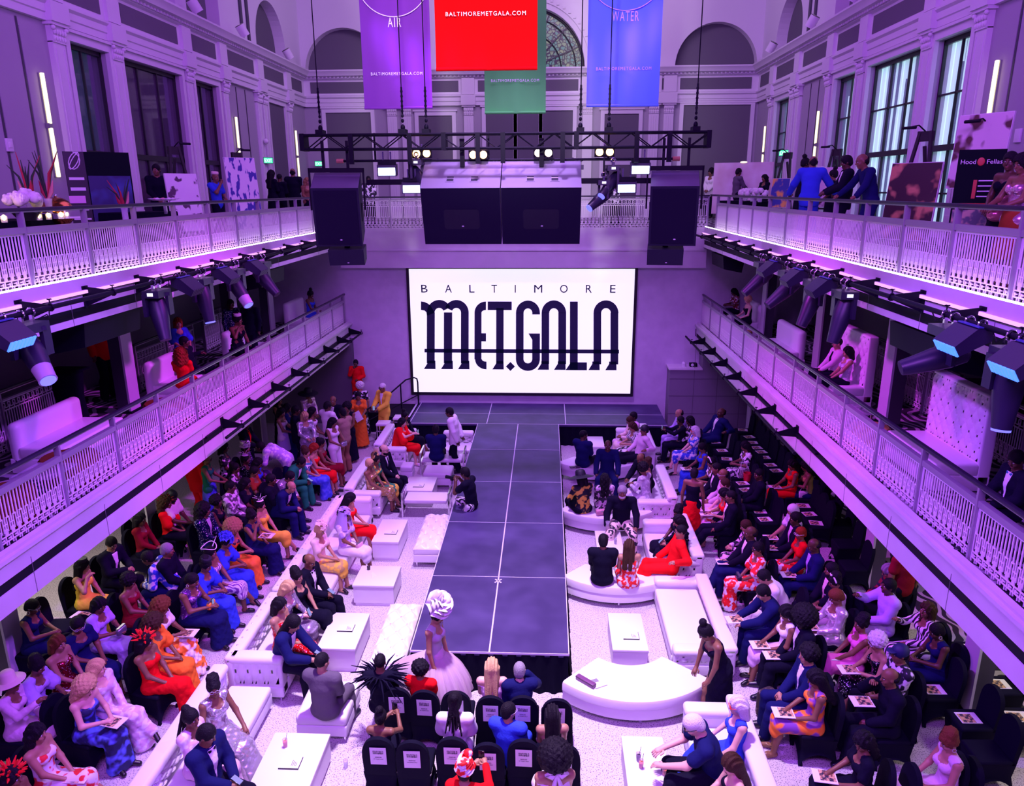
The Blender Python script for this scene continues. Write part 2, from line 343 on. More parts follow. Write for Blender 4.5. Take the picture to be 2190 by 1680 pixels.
for sd in ('left', 'right'):
    s = 1 if sd == 'left' else -1; xw = WL if s > 0 else WR; xo = xw-s*.35
    def bx(mb, a, b, y0, y1, z0, z1): return mb.bx(min(xw+s*a, xw+s*b), y0, z0, max(xw+s*a, xw+s*b), y1, z1)
    w = MB(); ys = [6.0]+[q for p in (WIN if s < 0 else WIN[:3]) for q in p]+[YE+.3]
    for i in range(0, len(ys), 2): bx(w, -.35, 0, ys[i], ys[i+1], ZU-.6, ZT)
    for a, b in (WIN if s < 0 else WIN[:3]): bx(w, -.35, 0, a, b, ZU-.6, ZS)
    bx(w, -.35, 0, 6.0, YE+.3, ZT, ZC); struct('wall_%s_upper' % sd, w, M_WALL)
    top = MB(); bx(top, -.75, 0, 6.0, YE+.3, ZC, 17.0); o = struct('wall_%s_vault' % sd, top, M_TRIM)
    cut = []
    for c, r, z0, zs in ((29.0, 1.5, ZC-.5, 12.75), (23.45, 1.1, ZC-.5, 13.6), (19.4, 2.3, ZC-.5, 13.0)):
        q = MB().prism(arch_poly(c, r, ZC+.02, zs), min(xw-s*.42, xw+s*.4), max(xw-s*.42, xw+s*.4), 'x').build('cutter', M_PANEL, smooth=0); cut.append(q)
    boolean(o, cut)
    bk = MB()
    for c, r, zs in ((29.0, 1.5, 12.75), (23.45, 1.1, 13.6)): bk.prism(arch_poly(c, r+.03, ZC, zs), min(xw-s*.40, xw-s*.415), max(xw-s*.40, xw-s*.415), 'x')
    struct('wall_%s_lunette_backs' % sd, bk, M_PANEL)
    e = MB().prism(entab(s, xw), 6.0, YE, 'y')
    y = 6.1
    while y < YE-.1: bx(e, .16, .24, y, y+.07, 12.06, 12.14); y += .16
    for yc in (16.05, 18.2, 21.8, 24.2, 27.25, 30.15): bx(e, .05, .17, yc-.26, yc+.26, 11.40, 12.02); bx(e, .05, .24, yc-.30, yc+.30, 10.98, 11.36)
    struct('trim_entablature_%s' % sd, e, M_TRIM)
    fz = MB(); yy = [9.0, 12.2, 15.75, 16.35, 17.9, 18.5, 21.5, 22.1, 23.9, 24.5, 26.9, 27.6, 29.85, 30.45, 32.0]
    for i in range(0, len(yy)-1):
        if yy[i+1]-yy[i] > .9: bx(fz, .08, .095, yy[i]+.12, yy[i+1]-.12, 11.50, 11.93)
    struct('trim_frieze_panels_%s' % sd, fz, M_PANEL)
    for i, yc in enumerate((16.05, 18.2, 21.8, 24.2, 27.0, 27.52, 30.15)):
        pl = MB(); h = .20; bx(pl, 0, .11, yc-h, yc+h, ZU+.75, 10.62); bx(pl, 0, .17, yc-h-.05, yc+h+.05, ZU, ZU+.62); bx(pl, 0, .20, yc-h-.07, yc+h+.07, ZU, ZU+.14); bx(pl, 0, .15, yc-h-.03, yc+h+.03, ZU+.62, ZU+.75)
        bx(pl, .11, .125, yc-h+.06, yc-h+.075, ZU+.9, 10.5); bx(pl, .11, .125, yc+h-.075, yc+h-.06, ZU+.9, 10.5)
        o = struct('trim_pilaster_%s_%d' % (sd, i+1), pl, M_TRIM)
        cp = MB(); bx(cp, 0, .20, yc-h-.08, yc+h+.08, 10.92, 11.0); bx(cp, 0, .14, yc-h, yc+h, 10.60, 10.94)
        for k in range(5):
            for r in range(2): cp.sph((xw+s*(.14+.02*r), yc-h+.03+k*(2*h-.06)/4, 10.68+r*.12), (.035, .035, .055), 8, 6)
        for q in (-1, 1): cp.sph((xw+s*.17, yc+q*(h+.01), 10.87), (.05, .05, .05), 8, 6)
        struct('capital', cp, M_TRIM, o)
    # window casings and wall panels
    cs = MB()
    for a, b in WIN:
        for q in (a-.14, b): bx(cs, 0, .10, q, q+.14, ZS, ZT)
        bx(cs, 0, .10, a-.14, b+.14, ZT, ZT+.16); bx(cs, 0, .16, a-.17, b+.17, ZT+.16, ZT+.22); bx(cs, 0, .14, a-.16, b+.16, ZS-.14, ZS)
    struct('trim_window_casings_%s' % sd, cs, M_TRIM)
    pn = MB()
    for a, b in ((9.2, 11.6), (11.75, 13.38), (13.48, 14.08), (14.18, 14.93), (15.03, 15.75), (24.55, 25.2), (25.3, 25.95), (26.05, 26.75), (30.45, 31.9)): bx(pn, 0, .012, a, b, ZU+.2, 10.75)
    if s > 0: bx(pn, 0, .02, 27.95, 29.65, ZU, ZT)
    struct('trim_wall_panels_%s' % sd, pn, M_PANEL if False else M_WALL)
    gr = MB()
    for y in (9.1, 11.62, 13.4, 14.1, 14.95, 24.5, 25.22, 25.97, 26.8): bx(gr, .012, .016, y, y+.05, ZU+.2, 10.9)
    struct('trim_panel_grooves_%s' % sd, gr, M_COLD)
    if s > 0: struct('trim_blind_panel_left', MB().bx(xw+.02, 27.95, ZU, xw+.03, 29.65, ZT), M_PANEL)
    struct('trim_dark_rib_%s' % sd, bx(bx(MB(), 0, .05, 26.15, 26.33, ZC, 17), 0, .05, 26.7, 26.88, ZC, 17), M_COLD)
    for a, b in (WIN if s < 0 else WIN[:3]): window(sd, xw, s, a, b)
    # big arched stained window
    gl = MB().prism(arch_poly(19.4, 2.3, ZC, 13.0), min(xw-s*.36, xw-s*.38), max(xw-s*.36, xw-s*.38), 'x')
    M_STAIN = M_STAIN if 'M_STAIN' in globals() else speckle(principled('stained_glass', (.1, .1, .1), .2), (.01, .01, .012), (.30, .42, .30), 3.5, .18, .40, kind='voro')
    o = struct('window_arch_%s' % sd, gl, M_STAIN)
    fr = MB()
    for k in range(9): y = 17.2+k*.55; fr.bx(min(xw-s*.30, xw-s*.36), y-.025, ZC, max(xw-s*.30, xw-s*.36), y+.025, 13.0+math.sqrt(max(0, 2.3**2-(y-19.4)**2)))
    struct('frame', fr, M_FRAME, o)
    struct('trim_arch_moulding_%s' % sd, MB().prism(arch_ring(19.4, 13.0, 2.3, 2.75), min(xw, xw+s*.12), max(xw, xw+s*.12), 'x'), M_TRIM)
# end wall
ew = MB().bx(WL, YE, ZU-.6, WR, YE+.35, ZC); struct('wall_end', ew, M_WALL)
o = struct('wall_end_vault', MB().bx(WL-.3, YE, ZC, WR+.3, YE+.75, 17.0), M_TRIM)
cx = (WL+WR)/2; LUN = ((cx-7.55, 1.63, 12.36), (cx+7.55, 1.63, 12.36), (cx, 2.3, 12.36))
boolean(o, [MB().prism(arch_poly(c, r, ZC+.003, zs), YE-.3, YE+.45, 'y').build('cutter', M_PANEL, smooth=0) for c, r, zs in LUN])
bk = MB()
for c, r, zs in LUN[:2]: bk.prism(arch_poly(c, r+.03, ZC, zs), YE+.40, YE+.42, 'y')
struct('wall_end_lunette_backs', bk, M_PANEL)
fan = MB().prism(arch_poly(cx, 2.28, ZC, 12.36), YE+.38, YE+.40, 'y')
M_STAIN2 = principled('fanlight_mosaic', (.02, .02, .02), .3); tc = nd(M_STAIN2, 'ShaderNodeTexCoord'); vo = nd(M_STAIN2, 'ShaderNodeTexVoronoi', Scale=7.5); lk(M_STAIN2, tc.outputs['Object'], vo.inputs['Vector'])
vd = nd(M_STAIN2, 'ShaderNodeTexVoronoi', feature='DISTANCE_TO_EDGE', Scale=7.5); lk(M_STAIN2, tc.outputs['Object'], vd.inputs['Vector']); rr = nd(M_STAIN2, 'ShaderNodeMapRange'); rr.inputs[1].default_value = .05; rr.inputs[2].default_value = .12; rr.inputs[4].default_value = .55; lk(M_STAIN2, vd.outputs['Distance'], rr.inputs[0])
cr = nd(M_STAIN2, 'ShaderNodeValToRGB'); cr.color_ramp.elements[0].color = (.05, .30, .32, 1); cr.color_ramp.elements[1].color = (.35, .40, .20, 1); lk(M_STAIN2, vo.outputs['Color'], cr.inputs[0]); lk(M_STAIN2, cr.outputs[0], bsdf(M_STAIN2).inputs['Emission Color']); lk(M_STAIN2, rr.outputs[0], bsdf(M_STAIN2).inputs['Emission Strength'])
o = struct('window_fanlight', fan, M_STAIN2)
sp = MB()
for k in range(1, 8): a = math.pi*k/8; sp.bar((cx+.7*math.cos(a), YE+.36, 12.36+.7*math.sin(a)), (cx+2.28*math.cos(a), YE+.36, 12.36+2.28*math.sin(a)), .05)
for r in (.7, 1.35, 1.95, 2.26): sp.tube([(cx+r*math.cos(math.pi*k/28), YE+.36, 12.36+r*math.sin(math.pi*k/28)) for k in range(29)], .03 if r < 2.2 else .06, 6)
sp.bx(cx-2.3, YE+.33, ZC, cx+2.3, YE+.38, 12.45); struct('glazing_bars', sp, M_FRAME, o)
am = MB().prism(arch_ring(cx, 12.36, 2.3, 2.5), YE-.06, YE, 'y').prism(arch_ring(cx, 12.36, 2.5, 2.85), YE-.14, YE, 'y')
for k in range(30): a = math.pi*(k+.5)/30; am.box((cx+2.62*math.cos(a), YE-.16, 12.36+2.62*math.sin(a)), (.10, .06, .10))
struct('trim_fanlight_arch', am, M_TRIM)
e = MB().prism([(YE-(a-WL), b) for a, b in entab(1, WL)], WL, WR, 'x')
x = WL+.1
while x < WR-.1: e.bx(x, YE-.24, 12.06, x+.07, YE-.16, 12.14); x += .16
for q in (-6.5, -5.9, -3.3, 1.6, 4.3, 4.9): e.bx(q-.26, YE-.17, 11.40, q+.26, YE, 12.02); e.bx(q-.3, YE-.24, 10.98, q+.3, YE, 11.36)
struct('trim_entablature_end', e, M_TRIM)
fz = MB(); xx = [WL+.2, -6.75, -5.65, -3.55, -3.05, 1.35, 1.85, 4.05, 5.15, WR-.2]
for i in range(0, len(xx)-1, 1):
    if xx[i+1]-xx[i] > 1: fz.bx(xx[i]+.15, YE-.095, 11.5, xx[i+1]-.15, YE-.08, 11.93)
struct('trim_frieze_panels_end', fz, M_PANEL)
for i, q in enumerate((-6.5, -5.9, -3.3, 1.6, 4.3, 4.9)):
    pl = MB().bx(q-.2, YE-.11, ZU+.75, q+.2, YE, 10.62).bx(q-.25, YE-.17, ZU, q+.25, YE, ZU+.7)
    for k in (-.13, -.04, .05): pl.bx(q+k, YE-.125, ZU+.9, q+k+.03, YE-.11, 10.5)
    o = struct('trim_pilaster_end_%d' % (i+1), pl, M_TRIM)
    cp = MB().bx(q-.28, YE-.2, 10.92, q+.28, YE, 11.0).bx(q-.2, YE-.14, 10.60, q+.2, YE, 10.94)
    for k in range(5):
        for r in range(2): cp.sph((q-.17+k*.085, YE-.14-.02*r, 10.68+r*.12), (.035, .035, .055), 8, 6)
    struct('capital', cp, M_TRIM, o)
for i, (a, b, zt) in enumerate(((-9.3, -7.4, 10.75), (-5.4, -4.0, 10.6), (-2.6, -1.45, 10.75), (-1.3, -.4, 10.75), (-.25, 1.0, 10.75), (2.3, 3.7, 10.6), (5.5, 8.2, 10.9))):
    d = MB().bx(a, YE-.03, ZU, b, YE, zt); o = struct('door_%d' % (i+1), d, M_PANEL)
    f = MB().bx(a-.16, YE-.08, ZU, a, YE, zt).bx(b, YE-.08, ZU, b+.16, YE, zt).bx(a-.16, YE-.08, zt, b+.16, YE, zt+.16).bx(a-.22, YE-.12, zt+.16, b+.22, YE, zt+.22)
    struct('door_casing', f, M_TRIM, o)
    if i in (1, 5): struct('door_rail', MB().bx(a, YE-.05, 8.6, b, YE-.03, 8.75), M_TRIM, o)
pl = MB().bx(7.0, YE-.05, 7.9, 7.12, YE-.03, 8.05).bx(7.3, YE-.05, 7.9, 7.42, YE-.03, 8.05); struct('trim_switch_plates', pl, M_TRIM)
# ------------------------------------------------------------------ balustrades
M_RAILW = principled('lattice_paint_pale', (.86, .80, .88), .45); M_RAILD = principled('handrail_dark', (.03, .022, .05), .35, .2); M_POST = principled('rail_post_grey', (.34, .31, .38), .4, .3)
M_CLEARP = principled('acrylic_sheet', (.8, .8, .9), .05, alpha=.10, spec=.6)
def lattice(L, h=.62, fr=False):
    """one panel of the geometric lattice along +x, standing on z = 0"""
    m = MB(); p = .119; n = int(round(L/p)); p = L/n; t = .015; d = .012
    def b(x0, x1, z0, z1): m.bx(x0, -d/2, z0, x1, d/2, z1)
    b(0, L, h-.03, h); b(0, L, .115, .13); b(0, L, .045, .06); b(0, .012, 0, h); b(L-.012, L, 0, h)
    zt = h-.03 if not fr else h-.17
    if fr:
        b(0, L, zt-.02, zt)
        for i in range(n):
            x = p*i+p/2
            for q in (-.025, .025): b(x+q-.006, x+q+.006, zt+.03, h-.05)
            b(x-.025, x+.025, h-.055, h-.043); b(x+.025, x+p-.025, zt+.028, zt+.04); b(x-.006, x+.006, zt, zt+.07)
    for i in range(n):
        x = p*i+p*.25; y = x+p*.5
        b(x-t/2, x+t/2, .13, zt); b(y-t/2, y+t/2, .36, zt)
        b(y-.028, y+.028, .345, .36)
        for q in (-.022, .022): b(y+q-.006, y+q+.006, .17, .36)
        b(y+.022, min(y+p-.022, L), .262, .274)
        for q in (-.018, .018): b(x+q-.006, x+q+.006, .13, .21)
        b(x-.02, x+.02, .20, .212)
        b(x-.035, x-.02, .06, .115); b(x+.01, x+.045, .078, .09); b(y-.01, y+.005, .06, .10); b(y+.02, y+.034, .01, .06); b(x, x+.014, .0, .045)
    return m
def balustrade(name, a, b, z, label, h=1.0, pitch=1.31, fr=False, first=0.0, side=0):
    """run from a to b (xy) on floor height z; posts every pitch metres"""
    a = Vector((*a, z)); b = Vector((*b, z)); d = (b-a).normalized(); L = (b-a).length; rz = math.atan2(d.y, d.x)
    o = empty(name, a, rz, label, 'balustrade')
    MB().rbox(-.02, -.035, h-.03, L+.02, .035, h+.015, .012, 2).build('handrail', M_RAILD, o); MB().bx(0, -.02, h-.045, L, .02, h-.03).build('rail_trim', M_STEEL, o)
    ps = [first+k*pitch for k in range(int((L-first)/pitch)+1)]; pm = MB().bx(-.018, -.04, 0, .018, .04, h-.03).mesh('post', M_POST)
    key = (round(pitch, 3), fr, round(h, 2)); lm = _lat.get(key)
    if lm is None: lm = _lat[key] = lattice(pitch-.04, .68 if not fr else .86, fr).mesh('lattice_panel', M_RAILW, smooth=0, fix=False)
    sm = MB().bx(0, -.045, .68 if not fr else .86, pitch-.04, .03, .755 if not fr else .89).mesh('panel_cap', M_POST)
    for i, x in enumerate(ps):
        put('post', pm, o, (x, 0, 0))
        if x+pitch <= L+.3: put('lattice_panel', lm, o, (x+.02, 0, .02)); put('panel_cap', sm, o, (x+.02, .0, .02))
    return o
_lat = {}
balustrade('balustrade', (XL-.05, 6.61), (XL-.05, YB-.25), ZU, 'pale lattice balustrade of the left upper gallery with glowing base')
balustrade('balustrade', (XR+.05, 5.53), (XR+.05, YB-.25), ZU, 'pale lattice balustrade of the right upper gallery with glowing base')
balustrade('balustrade', (XL-.05, 5.2), (XL-.05, YB-.02), ZL, 'violet lit lattice balustrade of the left lower gallery', h=.95)
balustrade('balustrade', (XR+.05, 5.44), (XR+.05, YB-.02), ZL, 'violet lit lattice balustrade of the right lower gallery', h=.95)
balustrade('balustrade', (XL, YB-.18), (XR, YB-.18), ZU, 'lattice balustrade across the back gallery behind the loudspeakers', h=.98, pitch=1.65, fr=True)
# stair balustrades deeper in the lower galleries
balustrade('stair_balustrade', (-9.1, 8.6), (-9.1, 12.7), ZL, 'dark topped stair balustrade behind the near white sofa, left lower gallery', h=1.05, pitch=1.36, fr=True)
balustrade('stair_balustrade', (-8.9, 15.1), (-8.9, 18.4), ZL, 'stair balustrade behind the red-haired woman in blue, left lower gallery', h=1.05, pitch=1.33, fr=True)
balustrade('stair_balustrade', (-9.3, 19.2), (-9.3, 21.2), ZL, 'short stair balustrade by the far columns, left lower gallery', h=1.05, pitch=1.0, fr=True)
balustrade('stair_balustrade', (7.2, 8.6), (7.2, 11.9), ZL, 'stair balustrade behind the near tall tufted sofa, right lower gallery', h=1.05, pitch=1.1, fr=True)
balustrade('stair_balustrade', (7.3, 12.9), (7.3, 18.4), ZL, 'long stair balustrade behind the seated couple, right lower gallery', h=1.05, pitch=1.1, fr=True)
# ------------------------------------------------------------------ lighting pipes with plate brackets
def pipe(x, xf, z, ys, y0, y1, label, up, lo):
    o = empty('lighting_pipe', (x, y0, z), 0, label, 'pipe'); s = 1 if x > xf else -1
    MB().cyl((0, 0, 0), (0, y1-y0, 0), .03, n=12).build('pipe', M_BLACK, o)
    MB().bx(min(xf-x+s*.08, xf-x+s*.14), 0, -.02, max(xf-x+s*.08, xf-x+s*.14), y1-y0, .02).build('back_channel', M_BLACK, o)
    d = xf-x+s*.10
    bm = MB().prism([(0, -.03), (d, lo), (d, up), (0, .03)] if d < 0 else [(0, .03), (d, up), (d, lo), (0, -.03)], -.012, .012, 'y').bx(min(d, d+s*.02), -.06, lo-.01, max(d, d+s*.02), .06, up+.01).mesh('bracket', M_BLACK)
    cm = MB().tube([(.042*math.cos(t), 0, .042*math.sin(t)) for t in [k*math.pi/5 for k in range(11)]], .012, 5).cyl((0, 0, .04), (0, 0, .10), .008, n=6).bar((-.03, 0, .10), (.03, 0, .10), .012).bar((0, -.03, .10), (0, .03, .10), .012).mesh('clamp', M_BLACK)
    for y in ys: put('bracket', bm, o, (0, y-y0, 0)); put('clamp', cm, o, (0, y-y0, 0))
    return o
pipe(XL+.51, XL, 6.30, [7.35+1.35*k for k in range(12)], 5.6, 23.0, 'black lighting pipe on plate brackets under the left upper gallery', .08, -.20)
pipe(XR-.50, XR, 6.30, [7.0+1.35*k for k in range(12)], 5.4, 22.9, 'black lighting pipe on plate brackets under the right upper gallery', .08, -.20)
pipe(XL+.51, XL, 3.12, [13.75+1.40*k for k in range(8)], 13.0, 23.40, 'black bracketed pipe along the left lower gallery edge', .16, -.06)
pipe(XR-.50, XR, 3.08, [13.7+1.45*k for k in range(8)], 12.6, 23.40, 'black bracketed pipe along the right lower gallery edge', .16, -.06)
# ------------------------------------------------------------------ stage lights
M_LAMPBODY = principled('lamp_housing', (.016, .012, .040), .4); M_LENS = principled('blue_lens', (.1, .1, .8), .1, emit=(.16, .16, 1.0), es=1.6); M_BLUELED = principled('blue_led', (.1, .4, 1), .3, emit=(.06, .26, 1.0), es=1.3)
M_LCD = principled('lit_display', (.8, .9, .9), .4, emit=(.8, .95, .9), es=1.0); M_SNOUT = principled('grey_snout', (.42, .34, .46), .4)
def yoke_bits(o, z=-.12):
    MB().box((0, 0, z-.05), (.26, .40, .11)).build('base_box', M_LAMPBODY, o); MB().box((0, -.202, z-.05), (.09, .006, .05)).build('display', M_LCD, o)
    for y in (-.09, .09):
        MB().tube([(.045*math.cos(t), y, .045*math.sin(t)) for t in [k*math.pi/6 for k in range(13)]], .014, 6).box((0, y, -.08), (.04, .035, .10)).build('clamp', M_CHROME, o)
def moving_head(loc, aim, label, lit=False, snout=False):
    o = empty('moving_head_light', loc, 0, label, 'stage light', 'moving head lights on the gallery pipes'); yoke_bits(o)
    a = Vector(aim).normalized(); piv = Vector((0, 0, -.46)); sd = a.cross(Vector((0, 0, 1))).normalized(); f = Vector((0, 0, 1)).cross(sd)
    y = MB()
    for s in (1, -1): y.bar(piv+sd*s*.17+Vector((0, 0, .28)), piv+sd*s*.17-Vector((0, 0, .06)), .05, .14)
    y.bar(piv+sd*.17+Vector((0, 0, .27)), piv-sd*.17+Vector((0, 0, .27)), .14, .05); y.build('yoke', M_LAMPBODY, o)
    MB().tube([piv-a*.24, piv-a*.20, piv-a*.02, piv+a*.12, piv+a*.30, piv+a*.44], [.09, .125, .14, .13, .105, .09], 16).build('head', M_LAMPBODY, o)
    if snout: MB().tube([piv+a*.26, piv+a*.42, piv+a*.45], [.112, .10, .105], 16).build('snout', M_SNOUT, o)
    MB().tube([piv+a*.44, piv+a*.465], [.088, .085], 16).build('lens', M_LENS if lit else M_LAMPBODY, o)
    MB().tube([(0, .2, -.1), (.06, .28, -.06), (.03, .36, -.12), (.0, .42, .0)], .008, 5).build('cable', M_BLACK, o); return o
def wash(loc, side, label, on, blue=.3):
    """wedge-shaped wash lamp clamped to the pipe, LEDs facing the hall"""
    o = empty('led_wash_light', loc, 0, label, 'stage light', 'LED wash lights on the gallery pipes'); s = side
    MB().prism([(-.06, .02), (s*.10, .02), (s*.30, -.16), (s*.24, -.26), (-.06, -.10)] if s > 0 else [(.06, .02), (.06, -.10), (s*.24, -.26), (s*.30, -.16), (s*.10, .02)], -.22, .22, 'y').build('housing', M_LAMPBODY, o)
    f = MB(); 
    for k in range(7): f.bar((s*.305, -.19+.06*k, -.165), (s*.245, -.19+.06*k, -.265), .045, .02)
    f.build('led_cells', M_BLUELED if on else M_LAMPBODY, o)
    bl = MB().bar((s*.02, -.2, .035), (s*.02, .2, .035), .12, .012); bl.build('cover', principled('blue_cover', (.04, .05, .30), .5), o)
    for y in (-.12, .12): MB().tube([(.045*math.cos(t), y, .05+.05*math.sin(t)) for t in [k*math.pi/6 for k in range(13)]], .013, 6).build('clamp', M_CHROME, o)
    return o
PXL, PXR = XL+.51, XR-.50
moving_head((PXL, 8.25, 6.30), (.62, -.45, -.68), 'large moving head with lit blue lens at the left edge of the photograph', True, True)
moving_head((PXL, 11.2, 6.30), (.25, -.28, -.93), 'dark moving head hanging straight down, leftmost of the four on the left pipe', False)
moving_head((PXL, 12.75, 6.30), (.20, -.10, -.95), 'moving head pointing down with a glowing blue rim, left pipe', True)
moving_head((PXL, 14.2, 6.30), (.55, -.30, -.72), 'moving head with pale snout and blue lens beside the seated pair, left pipe', True, True)
moving_head((PXL, 15.6, 6.30), (.62, -.20, -.66), 'dark moving head pointing right, farthest on the left pipe', False)
for i, (y, n, on) in enumerate(((7.75, 'brightly lit blue LED wash light at the left edge of the photograph', True), (12.0, 'dark wedge wash light with blue top, first of the three on the left pipe', False), (13.5, 'dark wedge wash light with blue top, second of the three on the left pipe', False), (14.95, 'dark wedge wash light with blue top, third of the three on the left pipe', False))): wash((PXL, y, 6.26), 1, n, on)
moving_head((PXR, 15.6, 6.30), (-.70, -.10, -.62), 'dark moving head pointing left, farthest on the right pipe', False)
moving_head((PXR, 13.9, 6.30), (-.72, -.15, -.60), 'dark moving head pointing left over the low white sofa, right pipe', False)
moving_head((PXR, 12.5, 6.30), (-.38, -.15, -.90), 'dark moving head angled down, third from the stage on the right pipe', False)
moving_head((PXR, 11.2, 6.30), (-.28, -.15, -.93), 'dark moving head angled down, fourth from the stage on the right pipe', False)
moving_head((PXR, 8.25, 6.30), (-.82, .10, -.28), 'moving head with violet barrel pointing left over the near tufted sofa', False)
moving_head((PXR, 7.05, 6.30), (-.06, -.10, -.99), 'blue moving head pointing straight down at the right edge of the photograph', True)
for i, (y, n, on) in enumerate(((14.7, 'wedge wash light with blue top nearest the stage on the right pipe', False), (13.2, 'wedge wash light with one bright cell, second on the right pipe', False), (11.9, 'wedge wash light with blue top, third on the right pipe', False), (7.75, 'lit blue LED wash light over the near tufted sofa, right pipe', True), (6.75, 'lit blue LED wash light at the right edge of the photograph', True))): wash((PXR, y, 6.26), -1, n, on)
for loc, aim, w in (((PXL, 8.25, 5.7), (-.6, 9.2, .5), 350), ((PXR, 7.05, 5.7), (5.4, 7.2, 3.4), 200), ((PXL+.3, 14.2, 5.6), (-5, 12, 3.4), 120)): spot('blue_beam', loc, aim, (.25, .25, 1.0), w, 40, .7, .08)
# ------------------------------------------------------------------ truss with loudspeakers, hoists and lamps
TY = 17.0
tr = empty('truss', (-.99, TY, 8.83), 0, 'long black box truss hanging over the loudspeakers', 'truss'); W = 4.44
ch = MB()
for y in (-.15, .15):
    for z in (-.30, 0): ch.cyl((-W, y, z), (W, y, z), .025, n=8)
ch.build('chords', M_BLACK, tr); br = MB(); k = 0; x = -W+.1
while x < W-.3:
    for y in (-.15, .15):
        a, b = (0, -.30) if k % 2 else (-.30, 0); br.cyl((x, y, a), (x+.42, y, b), .013, n=6)
    br.cyl((x, -.15, 0), (x, .15, 0), .013, n=6); br.cyl((x, -.15, -.30), (x+.2, .15, -.30), .013, n=6); x += .42; k += 1
br.build('diagonals', M_BLACK, tr)
for x in (-W, -1.3, 1.6, W): MB().bx(x-.05, -.18, -.33, x+.05, .18, .03).build('end_plate', M_BLACK, tr)
for x in (-3.35, -2.05, -.55, .0, 1.3, 2.9, 3.6): MB().bx(x-.05, -.2, -.62, x+.05, -.14, .02).build('drop_bracket', M_BLACK, tr)
hz = []
for i, (u, v) in enumerate(((686, 285), (862, 282), (912, 281), (1241, 281), (1302, 281), (1487, 279))):
    p = at(u, v, y=TY); h = empty('chain_hoist', (p.x, TY, 8.86), 0, 'black lifting chain on the truss, %s' % ('leftmost', 'second from left', 'third from left', 'third from right', 'second from right', 'rightmost')[i], 'chain', 'truss chains')
    MB().tube([(0, 0, .9), (.0, 0, 6.0)], .012, 5).build('wire', M_BLACK, h)
    hk = MB().tube([(0, 0, .40), (0, 0, .95)], .022, 6).sph((0, 0, .12), (.05, .05, .07), 10, 7).sph((0, 0, .26), (.035, .035, .045), 8, 6)
    for k in range(6): hk.sph((0, 0, .36+.1*k), (.03, .02, .04), 6, 5)
    hk.build('hook', M_BLACK, h); MB().box((0, 0, .03), (.16, .3, .10)).build('clamp_plate', M_BLACK, h)
M_SPK = principled('loudspeaker_paint', (.14, .12, .19), .5); M_GRILL = principled('loudspeaker_grille', (.007, .004, .026), .8, spec=.2); M_SPKD = principled('loudspeaker_dark_paint', (.012, .010, .038), .6, spec=.3); M_RECESS = principled('recess_dark', (.004, .003, .02), .8); M_BADGE = principled('badge', (.8, .8, .85), .3)
def sub(cx_, w, label):
    """wide subwoofer tilted towards the audience"""
    o = empty('loudspeaker', (cx_, TY-.1, 6.45), 0, label, 'loudspeaker'); 
    pr = [(.18, 0), (.98, .46), (.62, 1.88), (-.28, 1.24)]   # (y, z) profile
    MB().prism(pr, -w/2, w/2, 'x').build('cabinet', M_SPK, o)
    f = lambda t, q: Vector((0, -.28+.46*(1-t)-q, 1.24*t))
    fm = frameM(f(.5, .004), (1, 0, 0), f(1, 0)-f(0, 0))
    g = MB(); g.M = fm; g.bx(-w/2+.004, -.655, -.02, w/2-.004, .655, .001); g.build('grille', M_GRILL, o)
    g = MB(); g.M = fm; rr = []
    for c, s, a0 in ((.86*w/2*.62, .20, 0), (-.86*w/2*.62, .20, 90), (-.86*w/2*.62, -.20, 180), (.86*w/2*.62, -.20, 270)):
        for k in range(5): a = math.radians(a0+22.5*k); rr.append((c*.72+.06*math.cos(a), s*.85-.06+.06*math.sin(a)))
    g.prism(rr, 0, .006); g.build('recess_panel', M_RECESS, o)
    g = MB(); g.M = fm; g.sph((.02, -.22, .01), (.028, .014, .006), 10, 5); g.build('badge', M_BADGE, o)
    tn = Vector((0, .62+.28, 1.88-1.24)); tm = frameM((0, -.281, 1.243), (1, 0, 0), tn)
    for q in (-.24, .30):
        h = MB(); h.M = tm; h.bx(q-.10, .22, .001, q+.10, .44, .004); h.build('handle_plate', M_SPK, o); h = MB(); h.M = tm; h.bx(q-.075, .25, .004, q+.075, .41, .008); h.build('handle_hole', M_RECESS, o)
        h = MB(); h.M = tm; h.bx(q-.075, .32, .008, q+.075, .345, .02); h.build('handle_bar', M_STEEL, o)
    MB().bx(-.05, .3, 1.7, .05, .4, 2.3).build('hanging_strap', M_BLACK, o); return o
sub(-1.93, 1.76, 'big dark subwoofer left of the pair hanging under the truss'); sub(-.15, 1.76, 'big dark subwoofer right of the pair hanging under the truss')
